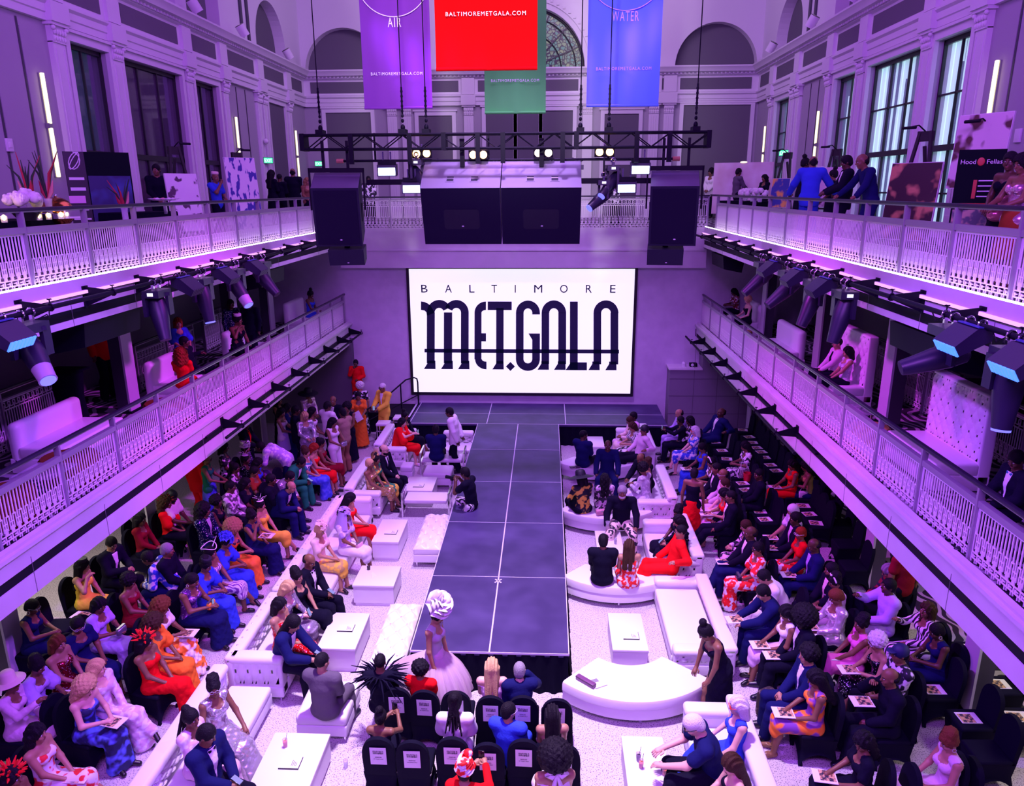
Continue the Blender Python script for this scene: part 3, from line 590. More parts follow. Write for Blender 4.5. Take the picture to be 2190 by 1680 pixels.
def top(cx_, rz, label, lab2):
    o = empty('loudspeaker', (cx_, TY-.1, 6.42), rz, label, 'loudspeaker')
    MB().prism([(-.02, .0), (.66, .30), (.42, 1.62), (-.30, 1.28)], -.52, .52, 'x').build('cabinet', M_SPKD, o)
    f = lambda t: Vector((0, -.30+.28*(1-t), 1.28*t)); fm = frameM(f(.5)+Vector((0, -.012, 0)), (1, 0, 0), f(1)-f(0))
    g = MB(); g.M = fm; g.bx(-.47, -.60, 0, .47, .60, .015); g.build('grille', M_GRILL, o); tm = frameM((0, -.30, 1.283), (1, 0, 0), (0, .72, .34)); g = MB(); g.M = tm; g.bx(-.515, .0, 0, .515, .78, .004); g.build('lit_top', M_SPK, o)  # paler sheet paints the light falling on the cabinet top
    g = MB(); g.M = fm; g.sph((.05, -.50, .02), (.03, .014, .006), 10, 5); g.build('badge', M_BADGE, o)
    for s in (1, -1): MB().bx(s*.525-.01, .10, .55, s*.525+.01, .42, .95).build('side_handle', M_BLACK, o)
    fr = MB().bx(-.62, .15, 1.62, .62, .23, 1.72)
    for s in (-.6, .6): fr.bx(s-.02, .15, .8, s+.02, .21, 1.7)
    fr.build('hanging_frame', M_BLACK, o); MB().bx(-.3, .14, 1.72, -.24, .2, 2.3).bx(.24, .14, 1.72, .3, .2, 2.3).build('drop_arm', M_BLACK, o)
    p = empty('loudspeaker', (cx_+.12*(1 if cx_ < 0 else -1), TY+.0, 5.98), rz, lab2, 'loudspeaker')
    MB().prism([(-.02, 0), (.5, .10), (.55, .44), (-.18, .36)], -.40, .40, 'x').build('cabinet', M_SPKD, p); MB().sph((.03, -.06, .06), (.025, .012, .012), 8, 5).build('badge', M_BADGE, p); MB().bx(-.06, .15, .38, .06, .25, .62).build('mount', M_BLACK, p)
top(-4.75, math.radians(8), 'tall dark loudspeaker at the left end of the truss', 'small dark monitor hung below the left tall loudspeaker'); top(2.78, math.radians(-8), 'tall dark loudspeaker at the right end of the truss', 'small dark monitor hung below the right tall loudspeaker')
lp = empty('lamp_bar', (-.95, TY+.45, 8.30), 0, 'thin black lamp bar hanging behind the truss', 'pipe')
MB().cyl((-3.75, 0, 0), (3.75, 0, 0), .028, n=10).build('pipe', M_BLACK, lp); MB().cyl((-3.9, 0, 0), (-3.74, 0, 0), .05, n=8).cyl((3.74, 0, 0), (3.9, 0, 0), .05, n=8).build('end_caps', principled('orange_cap', (.6, .30, .16), .5), lp)
for x in (-3.0, -.4, 2.3): MB().bx(x-.02, -.02, 0, x+.02, .02, .6).build('hanger', M_BLACK, lp)
lp2 = empty('lamp_bar', (-.95, TY+.3, 7.83), 0, 'lower black lamp bar behind the big subwoofers', 'pipe'); MB().bx(-3.2, -.03, -.06, 3.3, .03, .06).build('beam', M_BLACK, lp2)
for x in (-2.2, 2.2): MB().bx(x-.02, -.02, 0, x+.02, .02, .5).build('hanger', M_BLACK, lp2)
M_AMBER = principled('amber_lamp', (1, .6, .2), .3, emit=(1.0, .50, .16), es=9.0); M_PALE = principled('pale_lamp', (1, .9, .7), .3, emit=(1.0, .80, .50), es=2.2)
for i, (u, v, on) in enumerate(((902, 328, 1), (1023, 331, 1), (1162, 327, 0), (1293, 325, 1))):
    p = at(u, v, y=TY+.35); o = empty('blinder_lamp', p, 0, 'pair of %s lamps under the truss, %s' % ('glowing amber' if on else 'dim pale', ('leftmost', 'second from left', 'third from left', 'rightmost')[i]), 'stage light', 'twin lamps under the truss')
    MB().bx(-.22, -.02, -.10, .22, .10, .10).build('housing', M_BLACK, o); MB().bx(-.02, .0, .10, .02, .04, .2).build('clamp', M_CHROME, o)
    for s in (-.115, .115): MB().sph((s, -.03, 0), (.085, .03, .085), 14, 8).build('lamp', M_AMBER if on else M_PALE, o)
M_BLIND = principled('white_blue_led', (.8, .9, 1), .3, emit=(.62, .80, 1.0), es=7.0)
for i, (u, v) in enumerate(((827, 366), (880, 403), (1370, 362), (1340, 402))):
    p = at(u, v, y=TY+.05); o = empty('led_panel_light', p, 0, 'bright white LED panel light, %s' % ('upper left of the truss speakers', 'lower left beside the big subwoofers', 'upper right near the tall loudspeaker', 'lower right beside the big subwoofers')[i], 'stage light', 'bright LED panel lights')
    MB().prism([(.0, -.11), (.16, -.08), (.16, .16), (.0, .13)], -.22, .22, 'x').build('housing', M_LAMPBODY, o); MB().bx(-.19, -.012, -.09, .19, .0, .07).build('led_face', M_BLIND, o)
    MB().bx(-.2, .04, .15, .2, .10, .24).build('bracket', M_BLACK, o); MB().bx(-.10, .06, .24, -.07, .09, .42).bx(.07, .06, .24, .10, .09, .42).build('clamp', M_CHROME, o)
for i, (u, v, ax_) in enumerate(((893, 372, (.5, -.4, -.6)), (1310, 385, (-.5, -.4, -.6)), (1290, 415, (-.6, -.35, -.5)))):
    p = at(u, v, y=TY+.25); moving_head((p.x, TY+.25, p.z+.42), ax_, 'dark moving head hanging %s' % ('left of the big subwoofers', 'right of the big subwoofers, upper one', 'right of the big subwoofers, lower one')[i], True)
for i, u in enumerate((945, 1000, 1060, 1118, 1180, 1235)):
    p = at(u, 340, y=TY+.45); o = empty('stage_lamp', (p.x, TY+.45, 8.28), 0, 'small unlit dark lamp clamped behind the subwoofers, %s' % ('leftmost', 'second from left', 'third from left', 'third from right', 'second from right', 'rightmost')[i], 'stage light', 'unlit lamps behind the subwoofers')
    MB().bx(-.14, -.1, -.20, .14, .1, -.10).build('housing', M_LAMPBODY, o); MB().bx(-.05, -.02, -.1, -.02, .02, .03).bx(.02, -.02, -.1, .05, .02, .03).build('clamp', M_CHROME, o); MB().tube([(-.15, 0, -.1), (-.2, .04, .02), (-.1, .08, .06), (.02, .05, -.06), (.16, .05, .02)], .009, 5).build('cable', M_BLACK, o)
# ------------------------------------------------------------------ banners
def banner(y, u0, v1, u1, ytop, col, label, lines, logo=None, ink=(.9, .88, .95)):
    a = at(u0, v1, y=y); b = at(u1, v1, y=y); w = b.x-a.x; cxb = (a.x+b.x)/2; z0 = a.z
    m = principled('banner_cloth', col, .9, spec=.08); m2 = principled('banner_ink', ink, .6); o = empty('banner', (cxb, y, z0), 0, label, 'banner', 'banners over the stage')
    MB().grid(lambda s, t: ((s-.5)*w, .02*math.sin(s*9+t*3)+.012*math.sin(s*21), t*ytop), 36, 20).build('cloth', m, o, fix=False, smooth=3)
    MB().cyl((-w/2, 0, .02), (w/2, 0, .02), .035, n=10).build('bottom_rod', m, o)
    t = MB(); yy = -.05
    for txt, size, zz, wid in lines: write(t, txt, size, frameM((0, yy, zz), (1, 0, 0), (0, 0, 1)), 1.25, width=wid)
    if logo:
        zc, R = logo; t.tube([(R*math.sin(q), yy, zc-R*math.cos(q)) for q in [(-1.9+3.8*k/40) for k in range(41)]], .012, 5)
        for k in range(3):
            r0 = .12+.11*k; t.tube([((r0*.55+.035*q)*math.sin(q+k*2.1), yy, zc+.12-(r0*.55+.035*q)*math.cos(q+k*2.1)) for q in [4.6*j/26 for j in range(27)]], [.006+.022*math.sin(math.pi*min(1, j/26+.08)) for j in range(27)], 5)
    t.build('lettering', m2, o); return o
banner(19.2, 780, 233, 925, 5.6, (.21, .05, .38), 'purple hanging banner lettered AIR', [('AIR', .30, 1.83, .32), ('BALTIMOREMETGALA.COM', .10, .76, 1.26)], (2.95, .90))
banner(14.6, 933, 151, 1149, 5.0, (.50, .001, .002), 'red hanging banner in front of the green one', [('BALTIMOREMETGALA.COM', .10, .90, 1.45)])
banner(21.5, 1037, 243, 1167, 6.6, (.13, .85, .15), 'green hanging banner behind the red one', [('BALTIMOREMETGALA.COM', .10, .80, 1.30)], None, (.92, .95, .92))
banner(19.0, 1254, 228, 1408, 5.6, (.09, .13, .78), 'blue hanging banner lettered WATER', [('WATER', .30, 1.86, .62), ('BALTIMOREMETGALA.COM', .10, .80, 1.30)], (3.0, .92), (.42, .22, .85))
# ------------------------------------------------------------------ projection screen and its logo
M_SCR = principled('screen_white', (.9, .9, .9), .6, emit=(.84, .85, .875), es=.94); M_INK = principled('screen_ink', (.004, .004, .03), .6, emit=(.004, .003, .030), es=.6)
P0 = at(874.3, 574.5, y=YB-.06); P1 = at(1358.2, 573.5, y=YB-.06); P2 = at(886.2, 837.5, y=YB-.06); sx0, sx1, sz1, sz0 = P0.x, P1.x, P0.z, P2.z
scr = empty('projection_screen', ((sx0+sx1)/2, YB-.05, sz0), 0, 'wide white projection screen showing black gala lettering', 'screen'); sw, sh = sx1-sx0, sz1-sz0
MB().bx(-sw/2, -.02, 0, sw/2, .02, sh).build('screen_surface', M_SCR, scr)
MB().bx(-sw/2-.09, -.05, -.09, sw/2+.09, .03, 0).bx(-sw/2-.09, -.05, sh, sw/2+.09, .03, sh+.09).bx(-sw/2-.09, -.05, 0, -sw/2, .03, sh).bx(sw/2, -.05, 0, sw/2+.09, .03, sh).build('frame', M_FRAME, scr)
def logo_shapes():
    """outlines of the lettering in the pixel grid of the enlarged photograph (x right, y down)"""
    S = []
    def rect(a, b, c, d): S.append([(a, b), (c, b), (c, d), (a, d)])
    def arc(cx_, cy, ro, ri, a0, a1, sy=1.0, ri_y=None):
        n = 20; o = [(cx_+ro*math.cos(math.radians(a0+(a1-a0)*k/n)), cy-sy*ro*math.sin(math.radians(a0+(a1-a0)*k/n))) for k in range(n+1)]
        i = [(cx_+ri*math.cos(math.radians(a1+(a0-a1)*k/n)), cy-(ri_y or ri)*math.sin(math.radians(a1+(a0-a1)*k/n))) for k in range(n+1)]; S.append(o+i)
    def foot(a, b): S.append([(a, 875), (b, 875), (b+2, 953), (a-34, 953), (a, 897)])
    arc(338, 442, 112, 42, 25, 180); arc(494, 442, 112, 42, 0, 155)
    for a, b in ((226, 298), (381, 456), (536, 606)): rect(a, 440, b, 900); foot(a+8, b+6)
    S.append([(172, 343), (205, 348), (235, 362), (258, 380), (298, 442), (226, 470), (222, 440), (205, 424), (172, 418)])
    rect(659, 440, 722, 862); arc(762, 442, 103, 40, 90, 180, .96, 24); arc(768, 860, 103, 42, 180, 270, .90, 22); rect(720, 625, 763, 698)
    rect(778, 343, 995, 418); rect(855, 400, 922, 900); foot(855, 922); S.append([(984, 883), (1025, 925), (984, 966), (943, 925)])
    rect(1033, 440, 1102, 858); arc(1141, 442, 108, 39, 0, 180); rect(1180, 440, 1249, 456); rect(1180, 625, 1249, 858); arc(1141, 856, 108, 39, 180, 360); S.append([(1146, 625), (1182, 625), (1182, 684)])
    arc(1374, 442, 110, 41, 0, 180); rect(1264, 440, 1332, 900); rect(1414, 440, 1484, 900); foot(1262, 1328); foot(1410, 1478)
    rect(1518, 342, 1588, 953); rect(1518, 883, 1670, 955); S.append([(1480, 955), (1518, 897), (1518, 955)])
    arc(1840, 442, 111, 43, 0, 180); rect(1729, 440, 1797, 900); rect(1880, 440, 1949, 900); foot(1718, 1782); foot(1868, 1932)
    rect(205, 767, 1956, 801); return S
def logo_mb(w, h, depth, x0=172., x1=1956., y0=330., y1=966.):
    m = MB()
    for s in logo_shapes(): m.prism([((x-x0)/(x1-x0)*w-w/2, (y1-y)/(y1-y0)*h) for x, y in s], 0, depth)
    return m
lg = MB(); lg.M = frameM((0, -.022, 0), (1, 0, 0), (0, 0, 1)); kx, kz = sw/2015., sh/1108.
for s in logo_shapes():
    q = [((x-(60+50*(y-60)/1108)) / (2038-93*(y-60)/1108) * sw-sw/2, sh-(y-60)*kz) for x, y in s]; lg.prism(q, 0, .004)
for c, x0, x1 in (('B', 176, 232), ('A', 393, 452), ('L', 613, 658), ('T', 813, 862), ('I', 1023, 1031), ('M', 1198, 1268), ('O', 1430, 1496), ('R', 1660, 1712), ('E', 1876, 1923)):
    xm = (x0+x1)/2; yv = 265; X = (xm-(60+50*(yv-60)/1108))/(2038-93*(yv-60)/1108)*sw-sw/2
    write(lg, c, 72*kz/.729, lg.M @ Matrix.Translation((X, sh-(yv-60)*kz, 0)), 1.0, True, .0, width=(x1-x0)*kx*1.03 if c != 'I' else .032, extrude=.004)
lg.build('lettering', M_INK, scr, smooth=0)
# ------------------------------------------------------------------ stage, runway, steps
M_DECK = speckle(principled('stage_deck', (.1, .1, .1), .5, spec=.3), (.040, .026, .105), (.072, .050, .165), 1.6, .35, .75); M_TAPE = principled('white_edge_tape', (.62, .58, .72), .5); M_SKIRT = principled('black_drape', (.003, .0025, .012), .95, spec=.1)
ZD = .68
def drape(mb, a, b, z0, z1, amp=.03, n=None):
    a = Vector(a); b = Vector(b); d = (b-a); L = d.length; d.normalize(); nn = Vector((d.y, -d.x, 0)); n = n or int(L/.05)
    mb.grid(lambda s, t: tuple(Vector((a.x, a.y, z0+t*(z1-z0)))+d*(s*L)+nn*(amp*math.sin(s*L*2*math.pi/.22)*(1-.6*t)+.06*(1-t))), n, 4)
st = empty('stage', (-.25, 22.7, 0), 0, 'low dark stage below the projection screen', 'stage')
MB().bx(-4.05, -1.15, ZD-.08, 3.95, 1.08, ZD).build('deck', M_DECK, st)
t = MB()
for x in (-1.6, .84, 3.2 if False else -4.0): t.bx(x, -1.15, ZD, x+.025, 1.08, ZD+.003)
t.bx(-4.05, -.1, ZD, 3.95, -.085, ZD+.003).bx(-4.05, -1.165, ZD-.02, 3.95, -1.15, ZD+.003); t.build('seam_tape', M_TAPE, st)
sk = MB(); drape(sk, (-4.05, -1.12, 0), (3.95, -1.12, 0), 0, ZD-.02); drape(sk, (3.92, -1.12, 0), (3.92, .5, 0), 0, ZD-.02); sk.build('skirt', M_SKIRT, st, smooth=3)
rw = empty('runway', (-.865, 9.97, 0), 0, 'long dark runway with white seams leading to the stage', 'runway'); RL = 21.54-9.97
for k in range(5):
    for s in (-1, 1):
        y0, y1 = RL*k/5, RL*(k+1)/5; MB().bx(min(0, s*1.245)+.002, y0+.002, ZD-.07, max(0, s*1.245)-.002, y1-.002, ZD-.002*(k % 2)).build('deck', M_DECK, rw)
t = MB().bx(-.012, 0, ZD, .012, RL, ZD+.003).bx(-1.255, -.01, ZD-.03, -1.24, RL, ZD+.003).bx(1.24, -.01, ZD-.03, 1.255, RL, ZD+.003).bx(-1.25, -.012, ZD-.03, 1.25, .0, ZD+.003)
for k in range(1, 5): t.bx(-1.24, RL*k/5-.006, ZD, 1.24, RL*k/5+.006, ZD+.003)
t.bar((-.06, 2.1, ZD+.004), (.06, 2.22, ZD+.004), .03, .004).bar((-.06, 2.22, ZD+.004), (.06, 2.1, ZD+.004), .03, .004); t.build('seam_tape', M_TAPE, rw)
sk = MB(); drape(sk, (-1.24, .0, 0), (1.24, .0, 0), 0, ZD-.03); drape(sk, (1.24, 0, 0), (1.24, RL, 0), 0, ZD-.03); drape(sk, (-1.24, RL, 0), (-1.24, 0, 0), 0, ZD-.03); sk.build('skirt', M_SKIRT, rw, smooth=3)
sp = empty('stage_steps', (-4.85, 22.1, 0), 0, 'black steps with white nosings at the left end of the stage', 'steps')
for k in range(3): MB().bx(-.45+.0, -.9+.33*k, .0, .45, -.55+.33*k, .20*(k+1)).build('step', M_BLACK, sp); MB().bx(-.45, -.905+.33*k, .20*(k+1)-.02, .45, -.87+.33*k, .20*(k+1)+.003).build('nosing', M_TAPE, sp)
MB().bx(-1.5, .55, 0, -.45, 1.1, .66).bx(-.45, .09, 0, .5, 1.6, .66).build('landing', M_BLACK, sp); MB().bx(.44, .09, .655, .50, 1.6, .668).build('landing_edge', M_TAPE, sp)
hr = empty('handrail', (-4.3, 23.2, .6), 0, 'black tubular handrail beside the stage steps', 'handrail')
MB().tube([(.0, .35, 0), (.0, .35, .85), (-.02, .33, .98), (-.1, .30, 1.03), (-.35, .1, 1.0), (-1.0, -.6, .5), (-1.45, -1.1, .30), (-1.5, -1.15, -.6)], .025, 8).build('rail', M_BLACK, hr); MB().tube([(0, .35, .42), (-1.0, -.5, .05), (-1.48, -1.1, -.1)], .02, 8).build('lower_rail', M_BLACK, hr)
for x, y, z in ((-.5, -.05, .9), (-1.0, -.6, .5)): MB().cyl((x, y, z), (x, y, -.6), .022, n=8).build('post', M_BLACK, hr)
tb = empty('projector_box', (4.75, 23.45, 2.08), 0, 'small black lamp on the grey ledge right of the screen', 'lamp'); MB().rbox(-.12, -.1, 0, .12, .1, .12, .02).build('body', M_BLACK, tb); MB().sph((-.04, -.1, .07), (.05, .03, .05)).build('lens', M_BADGE, tb)
tb = empty('lamp', (4.45, 23.45, 2.08), 0, 'small pale round lamp left of the black one on the grey ledge', 'lamp'); MB().cyl((0, 0, 0), (0, 0, .05), .07).sph((0, 0, .09), .07).build('body', M_BADGE, tb)
# ------------------------------------------------------------------ wall lights, exit signs, uplights
for sd, s, xw in (('left', 1, WL), ('right', -1, WR)):
    for i, y in enumerate((15.37, 24.85, 30.7)):
        o = empty('wall_light', (xw, y, 7.95), 0, 'warm glowing vertical tube light on the %s wall, %s' % (sd, ('nearest the camera', 'middle one', 'nearest the end wall')[i]), 'wall light', 'warm tube lights on the upper walls')
        for z in (0, 1.04): MB().rbox(min(s*.06, s*.12), -.035, z, max(s*.06, s*.12), .035, z+.96, .015).build('tube', M_WARMLED, o)
        MB().bx(min(0, s*.10), -.05, .95, max(0, s*.10), .05, 1.05).build('bracket', M_STEEL, o); MB().bx(min(0, s*.05), -.03, .0, max(0, s*.05), .03, 2.0).build('back_plate', M_STEEL, o)
    for i, (y, r) in enumerate(((22.0, 0), (25.3, 0), (29.6, 0))):
        o = empty('uplight', (xw+s*.40, y, ZC), 0, 'white cylinder uplight tilted on the %s cornice, %s' % (sd, ('nearest the camera', 'middle one', 'inside the far arch')[i]), 'uplight', 'white cylinder uplights on the cornice')
        a = Vector((-s*.35, -.35, .8)).normalized(); c = Vector((0, 0, .22)); MB().cyl(c-a*.16, c+a*.18, .15, n=18).build('body', M_TRIM, o); MB().cyl(c+a*.18, c+a*.19, .152, n=18).build('dark_lip', M_FRAME, o); MB().bx(-.03, -.03, 0, .03, .03, .18).build('stem', M_TRIM, o)
        spot('uplight_beam', Vector(o.location)+c+a*.25, Vector(o.location)+c+Vector((s*2.2, 0, 2.0)), (.86, .56, 1.0), 320, 100, .9, .15)
M_EXITG = principled('exit_green', (.1, .8, .3), .4, emit=(.05, .95, .35), es=1.2); M_EXITB = principled('exit_backing', (.05, .20, .12), .4); M_EXITW = principled('exit_letters', (.9, 1, .9), .4, emit=(.75, 1, .8), es=1.6)
for i, (u, v, y, rz, lab) in enumerate(((573, 343, 27.3, 55, 'green exit sign on the left upper wall'), (683, 350, 31.0, 0, 'green exit sign by the left end of the truss'), (1677, 327, 26.0, -50, 'green exit sign before the right windows'))):
    p = (at(u, v, x=-9.99), at(u, v, y=32.08), at(u, v, x=8.29))[i]; o = empty('exit_sign', p, math.radians(rz), lab, 'sign'); MB().bx(-.20, -.02, -.11, .20, .02, .11).build('housing', M_EXITB, o); MB().bx(-.18, -.024, -.09, .18, -.02, .09).build('lit_face', M_EXITG, o)
    t = MB(); write(t, 'EXIT', .17, frameM((0, -.027, -.06), (1, 0, 0), (0, 0, 1)), width=.30); t.build('lettering', M_EXITW, o)
    MB().bx(-.02, .02, -.02, .02, .22, .02).build('arm', M_EXITB, o)
p = at(640, 567, x=WL+.08); o = empty('wall_sconce', (WL, p.y, p.z), 0, 'warm glowing wall sconce at the far end of the left lower gallery', 'wall light'); MB().lathe([(.03, -.28), (.09, -.25), (.11, 0), (.09, .25), (.03, .28)], (.10, 0, 0), 16).build('glass_shade', principled('sconce_glow', (1, .9, .6), .4, emit=(1, .80, .42), es=3.0), o); MB().bx(0, -.05, -.05, .1, .05, .05).build('bracket', M_STEEL, o)
l = bpy.data.lights.new('sconce_light', 'POINT'); l.energy = 60; l.color = (1, .78, .4); l.shadow_soft_size = .1; lo = bpy.data.objects.new('sconce_light', l); COL.objects.link(lo); lo.location = (WL+.45, p.y, p.z)
# ceiling loudspeakers under the upper galleries
for x, y, lab in ((-7.0, 10.9, 'black ceiling loudspeaker hiding the head of the red jacket'), (-6.95, 17.6, 'black ceiling loudspeaker farther along the left lower gallery'), (5.25, 9.9, 'black ceiling loudspeaker under the right upper gallery'), (5.2, 21.6, 'black ceiling loudspeaker at the stage end of the right gallery')):
    o = empty('ceiling_loudspeaker', (x, y, 5.38), 0, lab, 'loudspeaker'); s = 1 if x < 0 else -1; MB().prism([(-.28*s, .45), (.34*s, .45), (.30*s, .10), (-.2*s, 0)] if s < 0 else [(-.2, 0), (.30, .10), (.34, .45), (-.28, .45)], -.75, .75, 'y').build('cabinet', M_BLACK, o); MB().bx(-.05, -.3, .45, .05, .3, .62).build('mount', M_BLACK, o)
# ------------------------------------------------------------------ white lounge furniture
M_WL = principled('white_leatherette', (.80, .78, .82), .38); M_WL2 = principled('white_laminate', (.82, .80, .83), .30); M_CRYSTAL = principled('crystal_stud', (.85, .85, .95), .08, .6)
def tuft_fn(L, H, nx, nz, d=.035):
    """button-tufted height field over L x H: returns depth at (a, b) in 0..1"""
    def f(a, b):
        u, v = a*nx, b*nz; r = 0
        s1 = abs(math.sin(math.pi*(u+v)/1.0)); s2 = abs(math.sin(math.pi*(u-v)/1.0))
        return d*(min(1, s1*1.4)*min(1, s2*1.4))**.7
    return f
def tufted(mb, o, ax, ay, L, H, nx, nz, d=.035, edge=True):
    """cushioned panel: origin o, unit axes ax (length L) and ay (length H), bulging along ax x ay"""
    o = Vector(o); ax = Vector(ax); ay = Vector(ay); n = ax.cross(ay); f = tuft_fn(L, H, nx, nz, d)
    def p(a, b):
        e = min(a, 1-a, .04)/.04*min(b, 1-b, .06)/.06 if edge else 1
        return tuple(o+ax*(a*L)+ay*(b*H)+n*(f(a, b)*min(1, e)))
    mb.grid(p, max(8, nx*7), max(6, nz*7))
def feet(o, pts, h=.10, r=.022, mat=None):
    for x, y in pts: MB().cyl((x, y, 0), (x, y, h), r*.7, r, 10).build('leg', mat or M_CHROME, o)
def sofa(x0, y0, x1, y1, back, arms, label, hb=.80, ha=.66, z=0, tuft=True, studs=False, hs=.42, bt=.20, group='white lounge sofas'):
    """back: '-x', '+x', '-y', '+y' side; arms: which ends ('lo', 'hi') along the back"""
    cx_, cy_ = (x0+x1)/2, (y0+y1)/2; along_y = back[1] == 'x'
    L = (y1-y0) if along_y else (x1-x0); D = (x1-x0) if along_y else (y1-y0)
    rz = {'+x': -math.pi/2, '-x': math.pi/2, '+y': 0, '-y': math.pi}[back]     # local: back on +y, along x
    o = empty('sofa', (cx_, cy_, z), rz, label, 'sofa', group); l2, d2 = L/2, D/2
    flip = 1 if back in ('-x', '-y') else -1                                    # which local end is the 'lo' end
    ends = []
    for a in arms: ends.append((-1 if (a == 'lo') else 1)*(1 if back in ('+y', '-x') else -1))
    xa = -l2+(.24 if -1 in ends else 0); xb = l2-(.24 if 1 in ends else 0)
    MB().rbox(-l2, -d2, .10, l2, d2-.02, .29, .02).build('base', M_WL, o)
    MB().rbox(xa+.01, -d2-.01, .28, xb-.01, d2-bt, hs, .045, 4).build('seat_cushion', M_WL, o)
    b = MB().rbox(-l2, d2-bt+.05, .12, l2, d2, hb-.02, .03); 
    b.rbox(-l2, d2-bt-.02, hb-.14, l2, d2+.03, hb, .055, 4)
    if tuft: tufted(b, (xa, d2-bt+.05, hs-.03), (1, 0, 0), (0, 0, 1), xb-xa, hb-.10-hs, max(3, int(L/.22)), 2)
    if studs:
        b.mi = 1
        for k in range(int(L/.20)): b.sph((-l2+.12+.2*k, d2-bt*.5+.02, hb+.004), (.018, .018, .010), 8, 5)
    b.build('backrest', [M_WL, M_CRYSTAL], o)
    for e in ends:
        m = MB(); q = e*(l2-.12); m.rbox(q-.10, -d2, .12, q+.10, d2-.05, ha-.02, .03); m.rbox(q-.125, -d2-.01, ha-.14, q+.125, d2-.02, ha, .06, 4)
        if tuft: tufted(m, (q+e*.10, -d2+.04, .33) if e > 0 else (q-.10, d2-.04, .33), (0, 1, 0) if e > 0 else (0, -1, 0), (0, 0, 1), D-.10, ha-.36, 4, 1, .02)
        m.build('armrest', M_WL, o)
    feet(o, [(-l2+.08, -d2+.08), (l2-.08, -d2+.08), (-l2+.08, d2-.08), (l2-.08, d2-.08)]); return o
sofa(-4.83, 19.25, -3.95, 21.15, '-x', ('lo', 'hi'), 'white tufted sofa by the stage under the woman in the red cape')
sofa(-4.83, 16.12, -3.98, 18.25, '-x', ('lo',), 'white tufted sofa holding the woman with the spiked crown')
sofa(-4.88, 11.50, -4.05, 15.70, '-x', ('hi',), 'long straight white sofa with studs, under the flower hats', studs=True, tuft=False, ha=.80, bt=.16)
sofa(-4.88, 9.50, -4.02, 11.44, '-x', ('lo',), 'white sofa with square end under the four guests in sequins', studs=True, tuft=True, ha=.80, bt=.17)
sofa(-4.98, 5.3, -4.15, 9.38, '-x', (), 'near white tufted sofa at the bottom left, under the woman in silver')
sofa(2.12, 19.25, 3.02, 21.4, '+x', ('lo', 'hi'), 'white tufted sofa right of the runway nearest the stage')
sofa(2.15, 15.85, 3.04, 17.95, '+x', ('lo',), 'white tufted sofa under the hugging couple right of the runway')
sofa(2.15, 13.05, 3.08, 15.0, '+x', ('lo', 'hi'), 'white tufted sofa under the man in the red suit')
sofa(2.08, 10.3, 3.06, 12.7, '+x', ('hi', 'lo'), 'empty white chaise sofa beside the woman bending in black', hb=.62, ha=.56)
sofa(1.98, 5.3, 2.78, 9.0, '+x', ('hi',), 'near white tufted sofa at the bottom right under the grey-haired pair')
sofa(-3.05, 19.9, -2.15, 20.7, '+y', (), 'small white sofa behind the man in the white jacket', hb=.75)
def curved(c, ro, ri, a0, a1, label):
    o = empty('curved_bench', (c[0], c[1], 0), 0, label, 'bench', 'curved white benches beside the runway')
    def ring(z0, z1, ro, ri, rr=.03, n=30):
        m = MB(); A0, A1 = math.radians(a0), math.radians(a1); pr = [(ri, z0), (ro, z0), (ro, z1-rr), (ro-rr*.3, z1-rr*.3), (ro-rr, z1), (ri+rr, z1), (ri+rr*.3, z1-rr*.3), (ri, z1-rr)]
        vs = []; K = len(pr)
        for k in range(n+1):
            a = A0+(A1-A0)*k/n; vs += [(r*math.cos(a), r*math.sin(a), z) for r, z in pr]
        fs = [(k*K+i, k*K+(i+1) % K, (k+1)*K+(i+1) % K, (k+1)*K+i) for k in range(n) for i in range(K)]+[tuple(range(K)), tuple(n*K+i for i in range(K-1, -1, -1))]; m.add(vs, fs); return m
    ring(.12, .30, ro, ri, .015).build('base', M_WL, o); ring(.295, .45, ro+.012, ri-.01, .05).build('seat_cushion', M_WL, o)
    am = (a0+a1)/2
    for a, r in ((a0+5, ro-.08), (am, ro-.08), (a1-5, ro-.08), (a0+8, ri+.08), (a1-8, ri+.08)): MB().cyl((r*math.cos(math.radians(a)), r*math.sin(math.radians(a)), 0), (r*math.cos(math.radians(a)), r*math.sin(math.radians(a)), .13), .016, .022, 10).build('leg', M_CHROME, o)
    return o
curved((1.40, 19.95), 1.48, .80, 224, 318, 'curved white bench nearest the stage with the men in navy')
curved((1.42, 16.90), 1.52, .85, 224, 314, 'curved white bench under the black hat and gold jacket')
curved((1.38, 13.88), 1.50, .80, 227, 315, 'curved white bench under the couple seen from behind')
curved((1.34, 10.75), 1.55, .68, 227, 320, 'empty curved white bench with the magazines and a box on it')
def table(x0, y0, x1, y1, label, h=.45, rz=0):
    o = empty('coffee_table', ((x0+x1)/2, (y0+y1)/2, 0), rz, label, 'table', 'white box coffee tables'); a, b = (x1-x0)/2, (y1-y0)/2
    MB().bx(-a+.02, -b+.02, 0, a-.02, b-.02, .07).build('plinth', M_WL2, o); MB().bx(-a, -b, .07, a, b, h-.05).build('box', M_WL2, o); MB().rbox(-a-.012, -b-.012, h-.05, a+.012, b+.012, h, .006, 2).build('top', M_WL2, o); return o
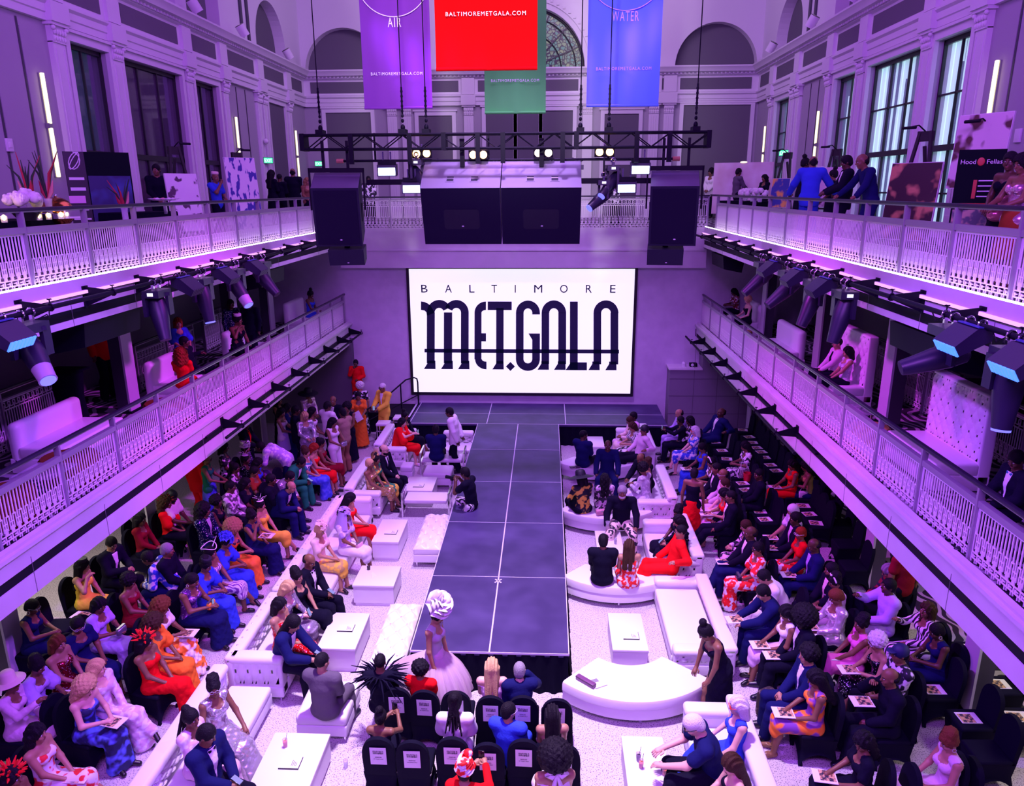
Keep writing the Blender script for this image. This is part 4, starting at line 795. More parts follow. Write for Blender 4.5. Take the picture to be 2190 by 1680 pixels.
TAB = [table(-3.55, 16.82, -2.83, 17.72, 'white box table by the spiked crown, farthest left one'), table(-3.69, 14.06, -3.13, 15.15, 'white box table in front of the woman in red'), table(-3.64, 12.28, -2.87, 13.02, 'square white box table before the bald man in the tuxedo'),
       table(-3.72, 10.3, -3.10, 11.33, 'white box table in front of the red sequined dress'), table(-3.70, 7.0, -2.95, 8.35, 'near white box table beside the man in the tuxedo at the bottom left'),
       table(1.09, 13.75, 1.62, 14.74, 'white box table with drinks before the couple on the curved bench'), table(1.12, 10.45, 1.68, 11.51, 'white box table with a tablet, behind the empty curved bench'), table(1.07, 6.7, 1.61, 8.48, 'near white box table with cocktails at the bottom right'), table(1.25, 20.2, 1.69, 21.1, 'small white table below the stage edge on the right')]
def tuftbench(x0, y0, x1, y1, label, h=.48):
    o = empty('tufted_bench', ((x0+x1)/2, (y0+y1)/2, 0), 0, label, 'bench', 'tufted white benches left of the runway'); a, b = (x1-x0)/2, (y1-y0)/2
    MB().rbox(-a, -b, .12, a, b, .30, .02).build('base', M_WL, o); m = MB().rbox(-a, -b, .295, a, b, h-.03, .04, 3); nx, ny = 2, int(b*2/.36)
    def p(s, t):
        e = min(1, min(s, 1-s)/.10)*min(1, min(t, 1-t)/.05); f = tuft_fn(1, 1, nx, ny, .05)(s, t); return (-a+s*2*a, -b+t*2*b, h-.055+.03*e**.5+f*e)
    m.grid(p, 36, 110); m.mi = 1; s = m
    for i in range(1, 2*nx):
        for j in range(1, 2*ny):
            if (i+j) % 2 == 0: s.sph((-a+i*a/nx, -b+j*b/ny, h-.02), (.018, .018, .010), 8, 5)
    m.build('seat_cushion', [M_WL, M_CRYSTAL], o); feet(o, [(-a+.06, -b+.06), (a-.06, -b+.06), (-a+.06, b-.06), (a-.06, b-.06)], .13); return o
tuftbench(-2.76, 13.78, -2.17, 15.45, 'tufted white bench with studs beside the middle of the runway'); tuftbench(-2.80, 9.9, -2.22, 11.68, 'tufted white bench with studs behind the rose hat, near runway end')
def chromebench(x0, y0, x1, y1, label):
    o = empty('chrome_bench', ((x0+x1)/2, (y0+y1)/2, 0), 0, label, 'bench'); a, b = (x1-x0)/2, (y1-y0)/2
    MB().rbox(-a+.05, -b, .36, a-.05, b, .46, .025).build('seat_cushion', M_WL, o)
    for s in (-1, 1):
        f = MB()
        for y in (-b, b): f.bx(s*a-.02, y-.025, 0, s*a+.02, y+.025, .64)
        f.bx(s*a-.02, -b, .60, s*a+.02, b, .64).bx(s*a-.02, -b, .34, s*a+.02, b, .37); f.build('side_frame', M_CHROME, o)
    return o
chromebench(-3.48, 18.98, -2.28, 19.62, 'white bench with chrome side frames under the man in navy seen from behind'); chromebench(-3.46, 16.22, -2.33, 16.73, 'white bench with chrome side frames beside the crouching photographer')
def cube(x0, y0, x1, y1, label, h=.44):
    o = empty('ottoman', ((x0+x1)/2, (y0+y1)/2, 0), 0, label, 'ottoman'); a, b = (x1-x0)/2, (y1-y0)/2
    MB().rbox(-a, -b, .1, a, b, .28, .02).build('base', M_WL, o); MB().rbox(-a-.005, -b-.005, .275, a+.005, b+.005, h, .05, 4).build('cushion', M_WL, o); feet(o, [(-a+.05, -b+.05), (a-.05, -b+.05), (-a+.05, b-.05), (a-.05, b-.05)]); return o
cube(-3.25, 17.98, -2.5, 18.63, 'white ottoman between the chrome bench and the far left table'); cube(-3.55, 8.70, -2.82, 9.52, 'puckered white ottoman under the bald man in grey seen from behind'); cube(-3.95, 18.45, -3.62, 18.85, 'small white side cube behind the man with glasses')
for x, y in ((-4.6, 21.9), (-5.0, 21.3)):
    o = empty('bar_stool', (x, y, 0), 0, 'white %s behind the white jumpsuit' % ('bar stool with thin metal legs' if y > 21.5 else 'high stool with chrome legs'), 'stool'); MB().rbox(-.2, -.2, .70, .2, .2, .78, .02).build('seat', M_WL, o); feet(o, [(-.17, -.17), (.17, -.17), (-.17, .17), (.17, .17)], .71, .018)
# lower gallery lounge furniture
def tallsofa(x0, y0, x1, y1, side, label, hb=1.45, tuft=True, rnd=False):
    o = empty('high_back_sofa', ((x0+x1)/2, (y0+y1)/2, ZL), 0, label, 'sofa'); a, b = (x1-x0)/2, (y1-y0)/2; s = side
    MB().rbox(-a, -b, .02, a, b, .26, .02).build('base', M_WL, o); MB().rbox(-a if s > 0 else -a+.16, -b, .25, a-.16 if s > 0 else a, b, .44, .04, 3).build('seat_cushion', M_WL, o)
    m = MB(); xb = a-.2 if s > 0 else -a; m.rbox(xb, -b, .1, xb+.2, b, hb, .09 if rnd else .035, 4)
    if tuft: tufted(m, (xb, b-.03, .46), (0, -1, 0), (0, 0, 1), 2*b-.06, hb-.5, 7, 4, .03) if s > 0 else tufted(m, (xb+.2, -b+.03, .46), (0, 1, 0), (0, 0, 1), 2*b-.06, hb-.5, 7, 4, .03)
    m.build('backrest', M_WL, o); return o
tallsofa(5.55, 10.1, 6.35, 11.65, 1, 'tall tufted white sofa, empty, near end of the right lower gallery'); tallsofa(5.65, 14.3, 6.45, 16.0, 1, 'tall tufted white sofa under the seated couple, right lower gallery')
tallsofa(-8.30, 10.3, -7.4, 11.95, -1, 'near white sofa with rounded back, empty, left lower gallery', .82, False, True); tallsofa(-8.15, 14.0, -7.4, 15.6, -1, 'white high-back sofa below the red-haired women, left lower gallery', .92, False, True)
tallsofa(-8.0, 21.7, -7.2, 23.2, -1, 'far white sofa with rounded back beside the woman in royal blue, left lower gallery', .95, False, True); tallsofa(-8.0, 17.3, -7.2, 18.5, -1, 'white sofa under the woman with the white mask, left lower gallery', .90, False, True)
tallsofa(5.5, 17.5, 6.2, 19.3, 1, 'low white loveseat, empty, right lower gallery', .95, False, True); tallsofa(5.6, 21.55, 6.35, 23.0, 1, 'white sofa under the blonde woman, right lower gallery', .95, False, True)
M_RUST = principled('rust_velvet', (.20, .05, .02), .9, spec=.1); M_TAN = principled('tan_leather', (.46, .26, .09), .6); M_GTAB = principled('glass_top', (.7, .65, .85), .08, alpha=.35)
for x, y, mt, r, lab in ((-7.25, 8.7, M_RUST, .42, 'rust round pouf at the near end of the left lower gallery'), (-7.2, 10.1, M_RUST, .40, 'rust pouf in front of the near white sofa, left lower gallery'), (-7.2, 13.0, M_RUST, .38, 'rust pouf before the red-haired women, left lower gallery'), (5.42, 11.95, M_TAN, .30, 'tan pouf in front of the empty tall tufted sofa, right lower gallery'), (5.42, 20.4, M_TAN, .28, 'tan pouf beside the blonde woman, right lower gallery')):
    o = empty('pouf', (x, y, ZL), 0, lab, 'pouf'); MB().lathe([(0, 0), (r*.95, 0), (r, .05), (r, .34), (r*.94, .41), (r*.6, .435), (0, .44)], n=24).build('cushion', mt, o); MB().tube([(r*math.cos(t)*1.005, r*math.sin(t)*1.005, .37) for t in [k*math.pi/12 for k in range(25)]], .010, 5).build('piping', mt, o)
for x, y, lab in ((-7.1, 9.4, 'glass side table near the rust poufs, left lower gallery'), (-7.0, 12.2, 'white glass table before the near white sofa, left lower gallery'), (-6.98, 18.6, 'glass side table by the far columns, left lower gallery'), (5.42, 12.8, 'glass side table near the tall tufted sofa, right lower gallery'), (5.3, 16.6, 'glass side table between the sofas, right lower gallery')):
    o = empty('side_table', (x, y, ZL), 0, lab, 'table'); MB().rbox(-.3, -.3, .42, .3, .3, .45, .008, 2).build('top', M_GTAB, o); feet(o, [(-.26, -.26), (.26, -.26), (-.26, .26), (.26, .26)], .42, .018)
o = empty('high_table', (-9.0, 12.9, ZL), 0, 'black cloth covered high table at the left lower gallery wall', 'table'); MB().rbox(-.32, -.3, 1.0, .32, .3, 1.04, .01).build('top', M_SKIRT, o); MB().lathe([(.30, .0), (.26, .5), (.31, 1.0)], n=20).build('cloth', M_SKIRT, o)
o = empty('cabinet', (7.6, 12.3, ZL), 0, 'dark rounded bin behind the near tall sofa, right lower gallery', 'bin'); MB().rbox(-.4, -.5, 0, .3, .4, 1.0, .1, 4).build('body', M_SKIRT, o); MB().rbox(-.42, -.52, .98, .32, .42, 1.05, .03).build('lid', M_BLACK, o)
# ------------------------------------------------------------------ black fabric-covered banquet chairs
M_SPANDEX = principled('black_stretch_cover', (.0035, .003, .014), .8, spec=.12)
def chair_meshes():
    s = MB().rbox(-.22, -.22, .40, .22, .23, .48, .035, 3).mesh('seat', M_SPANDEX)
    b = MB(); n = 14; prof = []
    for k in range(n+1):
        t = k/n; a = math.pi*t; prof.append((-.21*math.cos(a), .70+.30*math.sin(a)**.7))
    ol = [(-.20, .40)]+prof+[(.20, .40)]
    f = [(x, -.20-.10*(z-.40)-.0, z) for x, z in ol]; r = [(x*1.02, -.26-.10*(z-.40), z) for x, z in ol]; N = len(ol)
    b.add(f+r, [tuple(range(N)), tuple(range(2*N-1, N-1, -1))]+[(i, N+i, N+(i+1) % N, (i+1) % N) for i in range(N)])
    sk = MB(); pts = [(-.22, -.25), (.22, -.25), (.22, .22), (-.22, .22)]; q = [(-.19, -.24), (.19, -.24), (.19, .20), (-.19, .20)]; low = [(-.23, -.28), (.23, -.28), (.23, .24), (-.23, .24)]
    vs = [(x, y, .44) for x, y in pts]; M = 8
    for i in range(4):
        a, c = low[i], low[(i+1) % 4]
        pass
    ring = lambda L, z: [(L[i][0]+(L[(i+1) % 4][0]-L[i][0])*k/M, L[i][1]+(L[(i+1) % 4][1]-L[i][1])*k/M, z(k/M) if callable(z) else z) for i in range(4) for k in range(M)]
    r0 = ring(pts, .43); r1 = ring(q, .22); r2 = ring(low, lambda t: .0+.20*math.sin(math.pi*t)**.6)
    K = len(r0); sk.add(r0+r1+r2, [(j*K+i, j*K+(i+1) % K, (j+1)*K+(i+1) % K, (j+1)*K+i) for j in range(2) for i in range(K)])
    ft = MB().cyl((0, 0, 0), (0, 0, .05), .03, .022, 8)
    return s, b.mesh('backrest', M_SPANDEX, .7), sk.mesh('cover_skirt', M_SPANDEX, 1.2), ft.mesh('foot', M_SPANDEX)
CS, CB, CK, CF = chair_meshes()
def chair(x, y, h, label, z=0, group='black covered banquet chairs'):
    o = empty('banquet_chair', (x, y, z), math.radians(h-90), label, 'chair', group); put('seat', CS, o); put('backrest', CB, o); put('cover_skirt', CK, o)
    for a, b in ((-.20, -.25), (.20, -.25), (.20, .20), (-.20, .20)): put('leg', CF, o, (a, b, 0))
    return o
M_PAPER = principled('white_paper', (.80, .78, .80), .7); M_PRINT = principled('black_print', (.01, .01, .02), .7)
def sign_mesh():
    p = MB().bx(-.105, -.001, 0, .105, .001, .28); t = MB(); t.M = frameM((0, -.0015, .175), (1, 0, 0), (0, 0, 1))
    l = logo_mb(.135, .055, .0012); t.add(l.v, l.f); t.M = None
    write(t, 'RESERVED', .022, frameM((0, -.002, .115), (1, 0, 0), (0, 0, 1)), width=.085, extrude=.0006); write(t, 'VIP TICKETS ONLY', .02, frameM((0, -.002, .085), (1, 0, 0), (0, 0, 1)), width=.13, extrude=.0006)
    return p.mesh('reserved_sign', M_PAPER, 0), t.mesh('lettering', M_PRINT, 0)
SGP, SGT = sign_mesh()
nth = ('leftmost', 'second from left', 'third from left', 'third from right', 'second from right', 'rightmost')
FRONT = [(-2.06, 8.62), (-1.66, 8.58), (-1.22, 8.58), (-.73, 8.50), (-.29, 8.52), (.18, 8.48)]; SECOND = [(-2.10, 7.66), (-1.66, 7.62), (-1.16, 7.70), (-.70, 7.62), (-.25, 7.70), (.25, 7.63)]
for r, (row, nm) in enumerate(((FRONT, 'front row before the runway'), (SECOND, 'second row before the runway'))):
    for i, (x, y) in enumerate(row):
        yc = y+.31; chair(x, yc, 90, 'black chair with a taped sign, %s in the %s' % (nth[i], nm), group='chairs with reserved signs')
        s = put('reserved_sign', SGP); tag(s, 'white reserved sheet on the %s chair of the %s' % (nth[i], nm), 'sign', 'reserved signs on chair backs'); s.location = (x, yc-.285-.012, .60); s.rotation_euler = (math.atan(-.10)*-1, 0, random.Random(i+9*r).uniform(-.06, .06)); put('lettering', SGT, s)
# ------------------------------------------------------------------ programmes, tableware and small things
M_COVER = speckle(principled('programme_cover', (.5, .4, .4), .5), (.66, .40, .22), (.035, .02, .05), 4.5, .44, .56, coord='Generated'); 
PB = MB().bx(-.11, -.14, 0, .11, .14, .008).mesh('programme', M_PAPER, 0); PC = MB().bx(-.075, -.125, .008, .10, .06, .0095).mesh('cover_picture', M_COVER, 0)
def programme(x, y, z, rz, label, tilt=0, group='gala programmes'):
    o = put('programme', PB); tag(o, label, 'booklet', group); o.location = (x, y, z); o.rotation_euler = (tilt, 0, math.radians(rz)); put('cover_picture', PC, o); return o
M_DRINK = principled('orange_cocktail', (.9, .22, .10), .1, alpha=.9); M_CUP = principled('clear_cup', (.85, .85, .95), .05, alpha=.30); M_DARKCUP = principled('dark_drink', (.03, .015, .03), .2)
def cup(x, y, z, label, mat=None, h=.12, r=.035, straw=True):
    o = empty('cup', (x, y, z), 0, label, 'cup'); MB().lathe([(0, 0), (r*.75, 0), (r, h), (r*.94, h), (r*.70, .006), (0, .006)], n=14).build('glass', M_CUP, o); MB().lathe([(0, .008), (r*.70, .008), (r*.86, h*.7), (0, h*.7)], n=12).build('drink', mat or M_DRINK, o)
    if straw: MB().cyl((0, 0, h*.3), (.03, .02, h*1.7), .003, n=6).build('straw', M_BLACK, o)
    return o
def menu(t, dx, dy, label):
    """framed drinks card lying on a table"""
    x, y, _ = t.location; o = empty('menu_card', (x+dx, y+dy, .452), 0, label, 'menu'); MB().bx(-.13, -.10, 0, .13, .10, .008).build('card', M_PAPER, o); MB().bx(-.13, -.108, 0, .13, -.10, .016).bx(.13, -.108, 0, .136, .10, .016).build('black_edge', M_FRAME, o)
    b = MB()
    for k in range(4): b.bx(.02+.02*k, -.05, .008, .026+.02*k, .05-.015*k, .009)
    b.build('printed_lines', M_PRINT, o)
menu(TAB[0], -.02, -.15, 'flat drinks menu on the far left table'); menu(TAB[1], .04, -.10, 'flat drinks menu on the table before the woman in red'); menu(TAB[3], .02, .05, 'flat drinks menu on the table before the red sequins'); menu(TAB[4], .02, -.02+.15, 'flat drinks menu on the near left table'); menu(TAB[6], .04, -.15, 'flat black-edged tablet on the table behind the empty bench')
M_PHONE = principled('phone_black', (.01, .01, .02), .15); M_SCREENP = principled('phone_screen', (.1, .1, .2), .1, emit=(.35, .45, .8), es=.5)
def phone(p, rz, tilt, label, on=False):
    o = empty('phone', p, math.radians(rz), label, 'phone'); o.rotation_euler = (math.radians(tilt), 0, math.radians(rz)); MB().rbox(-.038, -.005, -.075, .038, .005, .075, .004, 2).build('body', M_PHONE, o); MB().bx(-.034, -.0062, -.068, .034, -.005, .068).build('screen', M_SCREENP, o); return o
x, y, _ = TAB[4].location
cup(x-.15, y+.42, .452, 'pink drink in a clear cup on the near left table'); cup(-2.72, 8.25, 0, 'clear empty glass on the floor beside the near left table', M_CUP, straw=False)
x, y, _ = TAB[7].location
cup(x-.08, y+.33, .452, 'pink cocktail with dark straw on the near right table'); cup(x+.20, y+.22, .452, 'orange cocktail under the hands of the grey-haired man'); cup(x+.22, y-.40, .452, 'orange cocktail at the bottom edge of the near right table'); cup(x-.10, y+.45, .452, 'small brown glass next to the pink cocktail', M_DARKCUP)
x, y, _ = TAB[5].location
cup(x+.12, y-.10, .452, 'dark drink in a cup behind the couple on the curved bench', M_DARKCUP)
o = empty('vase', (x-.02, y+.25, .452), 0, 'tall clear hourglass vase on the table behind the couple', 'vase'); MB().lathe([(.05, 0), (.055, .02), (.04, .12), (.055, .20), (.035, .27), (.05, .34), (.045, .34), (.03, .27), (.05, .20), (.035, .12), (.045, .02), (0, .01)], n=18).build('glass', M_CUP, o); MB().lathe([(0, .01), (.045, .02), (.038, .10), (0, .10)], n=14).build('amber_liquid', M_DRINK, o)
for d, lab in ((-.08, 'folded white napkin on the square table'),): 
    x, y, _ = TAB[2].location; o = empty('napkin', (x+d, y, .452), .5, lab, 'napkin'); MB().add([(-.06, -.1, 0), (.06, -.06, 0), (.02, .1, .03), (-.03, .02, .05)], [(0, 1, 3), (1, 2, 3), (0, 3, 2), (0, 2, 1)]).build('cloth', M_PAPER, o)
    o = empty('cup', (x-.22, y+.22, .452), 0, 'small dark cup on the square table', 'cup'); MB().lathe([(0, 0), (.03, 0), (.036, .07), (.03, .07), (0, .05)], n=12).build('body', M_DARKCUP, o)
o = empty('magazine', (.80, 9.62, .452), math.radians(28), 'white magazines on the left end of the empty curved bench', 'magazine'); MB().bx(-.10, -.14, 0, .10, .14, .012).build('pages', M_PAPER, o); MB().bx(-.07, -.02, .012, .03, .06, .0135).build('picture', M_CLAD, o)
o = empty('box', (.63, 9.58, .452), math.radians(-42), 'slim purple box beside the magazines on the empty curved bench', 'box'); MB().rbox(-.17, -.04, 0, .17, .04, .07, .008, 2).build('body', principled('purple_box', (.16, .05, .16), .4), o); MB().bx(-.172, -.042, .05, .172, .042, .055).build('lid_edge', M_FRAME, o)
o = empty('handbag', (.78, 18.52, .452), .2, 'flat dark clutch lying on the curved bench nearest the stage', 'bag'); MB().rbox(-.14, -.06, 0, .14, .06, .03, .01).build('body', principled('clutch_dark', (.06, .02, .08), .4), o); MB().bx(-.02, -.065, .012, .02, -.058, .03).build('clasp', M_CHROME, o)
o = empty('handbag', (1.28, 15.55, .47), .3, 'pink clutch on the curved bench beside the bearded man', 'bag'); MB().rbox(-.13, -.05, 0, .13, .05, .12, .03).build('body', principled('clutch_pink', (.72, .30, .42), .5), o); MB().bx(-.02, -.055, .08, .02, -.048, .11).build('clasp', M_CHROME, o)
o = empty('water_bottle', at(1718, 1605, z=.0)+Vector((0, .05, 0)), 0, 'small clear water bottle on the floor by the orange print dress', 'bottle'); MB().lathe([(0, 0), (.032, .0), (.034, .02), (.034, .13), (.012, .18), (.012, .20), (0, .20)], n=16).build('bottle', M_CUP, o); MB().lathe([(0, .20), (.015, .20), (.015, .225), (0, .225)], n=12).build('cap', M_BADGE, o); MB().lathe([(.035, .06), (.035, .11)], n=16).build('label_band', principled('bottle_label', (.35, .35, .8), .5), o)
p = at(1640, 1500, z=.25); o = empty('backpack', (p.x, p.y, 0), .5, 'dark patterned backpack standing on the floor before the orange print dress', 'bag'); MB().rbox(-.15, -.11, 0, .15, .11, .46, .08, 4).build('body', speckle(principled('backpack_cloth', (.1, .1, .1), .8), (.03, .015, .02), (.16, .10, .12), 14, .5, .6), o); MB().rbox(-.12, -.16, .04, .12, -.09, .26, .04, 3).build('pocket', M_BLACK, o)
for s in (-.08, .08): MB().tube([(s, -.10, .44), (s, -.18, .34), (s, -.17, .2), (s, -.12, .08)], .02, 6).build('strap', M_BLACK, o)
# ------------------------------------------------------------------ people: one continuous implicit surface per body, garments grown on the same skeleton
f4 = np.float32
def _sn(D, org, h):
    """surface nets: numpy field -> vertices, quads"""
    ins = D < 0; nx, ny, nz = D.shape
    c = [(i, j, k) for i in (0,1) for j in (0,1) for k in (0,1)]
    cnt = np.zeros((nx-1, ny-1, nz-1), np.int8)
    for (i, j, k) in c: cnt += ins[i:nx-1+i, j:ny-1+j, k:nz-1+k]
    act = (cnt > 0) & (cnt < 8); I, J, K = np.nonzero(act); N = len(I)
    idx = -np.ones(act.shape, np.int64); idx[I, J, K] = np.arange(N)
    val = [D[I+i, J+j, K+k] for (i, j, k) in c]; acc = np.zeros((N, 3), np.float64); w = np.zeros(N)
    for a in range(8):
        for b in range(a+1, 8):
            d = [c[b][q]-c[a][q] for q in range(3)]
            if sum(map(abs, d)) != 1: continue
            s = (val[a] < 0) != (val[b] < 0); t = np.where(s, val[a]/(val[a]-val[b]+1e-12), 0)
            for q in range(3): acc[:, q] += np.where(s, c[a][q]+t*d[q], 0)
            w += s
    V = (acc/w[:, None] + np.stack([I, J, K], 1))*h + np.array(org)
    F = []
    for ax in range(3):
        sl0 = [slice(None)]*3; sl1 = [slice(None)]*3; sl0[ax] = slice(0, -1); sl1[ax] = slice(1, None)
        a = ins[tuple(sl0)]; b = ins[tuple(sl1)]; P = np.argwhere(a != b)
        u, v = (ax+1) % 3, (ax+2) % 3
        ok = (P[:, u] > 0) & (P[:, v] > 0) & (P[:, u] < D.shape[u]-1) & (P[:, v] < D.shape[v]-1); P = P[ok]
        fl = a[P[:, 0], P[:, 1], P[:, 2]]
        def cell(du, dv):
            Q = P.copy(); Q[:, u] -= du; Q[:, v] -= dv; return idx[Q[:, 0], Q[:, 1], Q[:, 2]]
        q = np.stack([cell(1,1), cell(0,1), cell(0,0), cell(1,0)], 1)
        q[~fl] = q[~fl][:, ::-1]; F.append(q)
    return V, np.concatenate(F)

class Field:
    def __init__(s, lo, hi, h=.012):
        s.h = h; s.lo = np.array(lo, float); n = np.ceil((np.array(hi)-s.lo)/h).astype(int)+2
        s.ax = [(s.lo[i]+np.arange(n[i])*h).astype(f4) for i in range(3)]; s.D = np.full(n, .5, f4)
    def _win(s, lo, hi):
        sl = []
        for i in range(3):
            a = int(np.floor((lo[i]-s.lo[i])/s.h)); b = int(np.ceil((hi[i]-s.lo[i])/s.h))+1
            a = max(a, 0); b = min(b, len(s.ax[i]))
            if b <= a: return None
            sl.append(slice(a, b))
        return tuple(sl)
    def _xyz(s, w): return s.ax[0][w[0]][:, None, None], s.ax[1][w[1]][None, :, None], s.ax[2][w[2]][None, None, :]
    def _mix(s, w, d, k, op='u'):
        o = s.D[w]
        if op == 'u':
            if k > 0:
                hh = np.clip(.5+.5*(o-d)/k, 0, 1); s.D[w] = o*(1-hh)+d*hh-k*hh*(1-hh)
            else: s.D[w] = np.minimum(o, d)
        else: s.D[w] = np.maximum(o, -d)
    def cone(s, a, b, ra, rb, k=.02, flat=None, op='u', grow=0.0):
        a = np.array(a, float); b = np.array(b, float); ra += grow; rb += grow; m = .06
        R = max(ra, rb)+m
        w = s._win(np.minimum(a, b)-R, np.maximum(a, b)+R)
        if w is None: return s
        X, Y, Z = s._xyz(w); ba = b-a; L = max(ba.dot(ba), 1e-9)
        px, py, pz = X-f4(a[0]), Y-f4(a[1]), Z-f4(a[2])
        t = np.clip((px*f4(ba[0])+py*f4(ba[1])+pz*f4(ba[2]))/f4(L), 0, 1)
        qx, qy, qz = px-t*f4(ba[0]), py-t*f4(ba[1]), pz-t*f4(ba[2])
        if flat is not None: qx, qy, qz = qx/f4(flat[0]), qy/f4(flat[1]), qz/f4(flat[2])
        d = np.sqrt(qx*qx+qy*qy+qz*qz)-(f4(ra)+t*f4(rb-ra))
        if flat is not None: d = d*f4(min(flat))
        s._mix(w, d.astype(f4), k, op); return s
    def ell(s, c, r, k=.02, op='u', R=None):
        r = np.array(r, float); c = np.array(c, float); m = r.max()+.06; w = s._win(c-m, c+m)
        if w is None: return s
        X, Y, Z = s._xyz(w); x, y, z = X-f4(c[0]), Y-f4(c[1]), Z-f4(c[2])
        if R is not None:
            x, y, z = [x*f4(R[0][i])+y*f4(R[1][i])+z*f4(R[2][i]) for i in range(3)]
        q = np.sqrt((x/r[0])**2+(y/r[1])**2+(z/r[2])**2); g = np.sqrt((x/r[0]**2)**2+(y/r[1]**2)**2+(z/r[2]**2)**2)+1e-6
        d = q*(q-1)/g
        s._mix(w, d.astype(f4), k, op); return s
    def cut(s, n, p):
        """keep the side where (x-p).n < 0"""
        X, Y, Z = s._xyz((slice(None),)*3); d = (X-p[0])*n[0]+(Y-p[1])*n[1]+(Z-p[2])*n[2]
        s.D = np.maximum(s.D, d.astype(f4)); return s
    def noise(s, amp, fr, seed=0):
        X, Y, Z = s._xyz((slice(None),)*3)
        s.D = s.D + f4(amp)*(np.sin(X*fr+seed)*np.sin(Y*fr*1.1+2*seed)*np.sin(Z*fr*.9+3*seed)+.5*np.sin(X*fr*2.1+1)*np.sin(Y*fr*1.9)*np.sin(Z*fr*2.3+seed)).astype(f4); return s
    def out(s): return _sn(s.D, s.lo, s.h)

def ik(a, t, l1, l2, pole):
    a = np.array(a, float); t = np.array(t, float); d = t-a; L = np.linalg.norm(d)
    if L > l1+l2-.005: t = a+d/L*(l1+l2-.005); d = t-a; L = np.linalg.norm(d)
    x = (l1*l1-l2*l2+L*L)/(2*L); y = math.sqrt(max(l1*l1-x*x, 0)); d /= L
    p = np.array(pole, float); p -= p.dot(d)*d; p /= (np.linalg.norm(p)+1e-9)
    return a+d*x+p*y, t
def rotx(v, a, o=(0,0,0)):
    v = np.array(v, float)-o; c, s = math.cos(a), math.sin(a); return np.array([v[0], v[1]*c-v[2]*s, v[1]*s+v[2]*c])+o
def rotz3(a): c, s = math.cos(a), math.sin(a); return np.array([[c,-s,0],[s,c,0],[0,0,1.]])
def rotx3(a): c, s = math.cos(a), math.sin(a); return np.array([[1.,0,0],[0,c,-s],[0,s,c]])

# wrists: (right hand, left hand) as x, y, z; the figure faces +y, its right side is +x
POSES = {
 'a': dict(sit=1, w=((.06,.27,.64),(-.07,.27,.63))),
 'b': dict(sit=1, lean=8, w=((.06,.36,.78),(-.08,.35,.77)), pitch=18),
 'c': dict(sit=1, lean=32, w=((.05,.46,.66),(-.06,.46,.65)), pitch=10),
 'd': dict(sit=1, lean=-4, w=((.08,.27,.65),(-.05,.29,.64)), cross=1),
 'e': dict(sit=1, lean=4, w=((.13,.20,1.08),(-.09,.27,.63))),
 'f': dict(sit=1, lean=-12, w=((.16,.22,.64),(-.48,-.02,.86)), cross=1),
 'g': dict(sit=1, lean=2, w=((.26,.30,.62),(-.26,.30,.62)), wide=1),
 'h': dict(sit=1, lean=20, w=((.14,.52,.72),(-.10,.55,.70)), pitch=22),
 'i': dict(sit=1, lean=0, w=((.10,.40,1.02),(-.08,.30,.70)), pitch=-4),
 'j': dict(sit=1, lean=2, w=((.07,.33,.70),(-.10,.27,.66)), pitch=24),
 'k': dict(sit=1, lean=4, w=((.14,.46,.98),(-.02,.46,.96)), pitch=4),
 'l': dict(sit=1, lean=-2, w=((.22,.22,.62),(-.20,.26,.62)), stretch=1),
 'A': dict(w=((.24,.05,.83),(-.24,.05,.83))),
 'B': dict(w=((.07,.22,1.02),(-.07,.22,1.01))),
 'C': dict(w=((.12,.32,1.10),(-.10,.32,1.09)), pitch=14),
 'D': dict(w=((.06,.22,1.46),(-.10,.20,1.10))),
 'E': dict(w=((.20,-.16,.92),(-.22,-.12,.94)), lean=8, step=.12),
 'F': dict(lean=62, w=((.16,.62,.78),(-.12,.66,.80)), step=.1, pitch=-20),
 'G': dict(lean=18, w=((.46,.40,1.02),(-.40,.42,1.02)), pitch=8),
 'H': dict(lean=24, w=((.20,.34,.62),(-.18,.36,.70)), step=.22, pitch=26),
 'I': dict(w=((.14,.36,1.38),(-.12,.34,1.34))),
 'J': dict(w=((.22,.10,.80),(-.20,.12,.82)), step=.16, lean=3, pitch=22),
 'K': dict(kneel=1, lean=10, w=((.10,.34,1.02),(-.08,.32,1.00))),
}
class Skel: pass
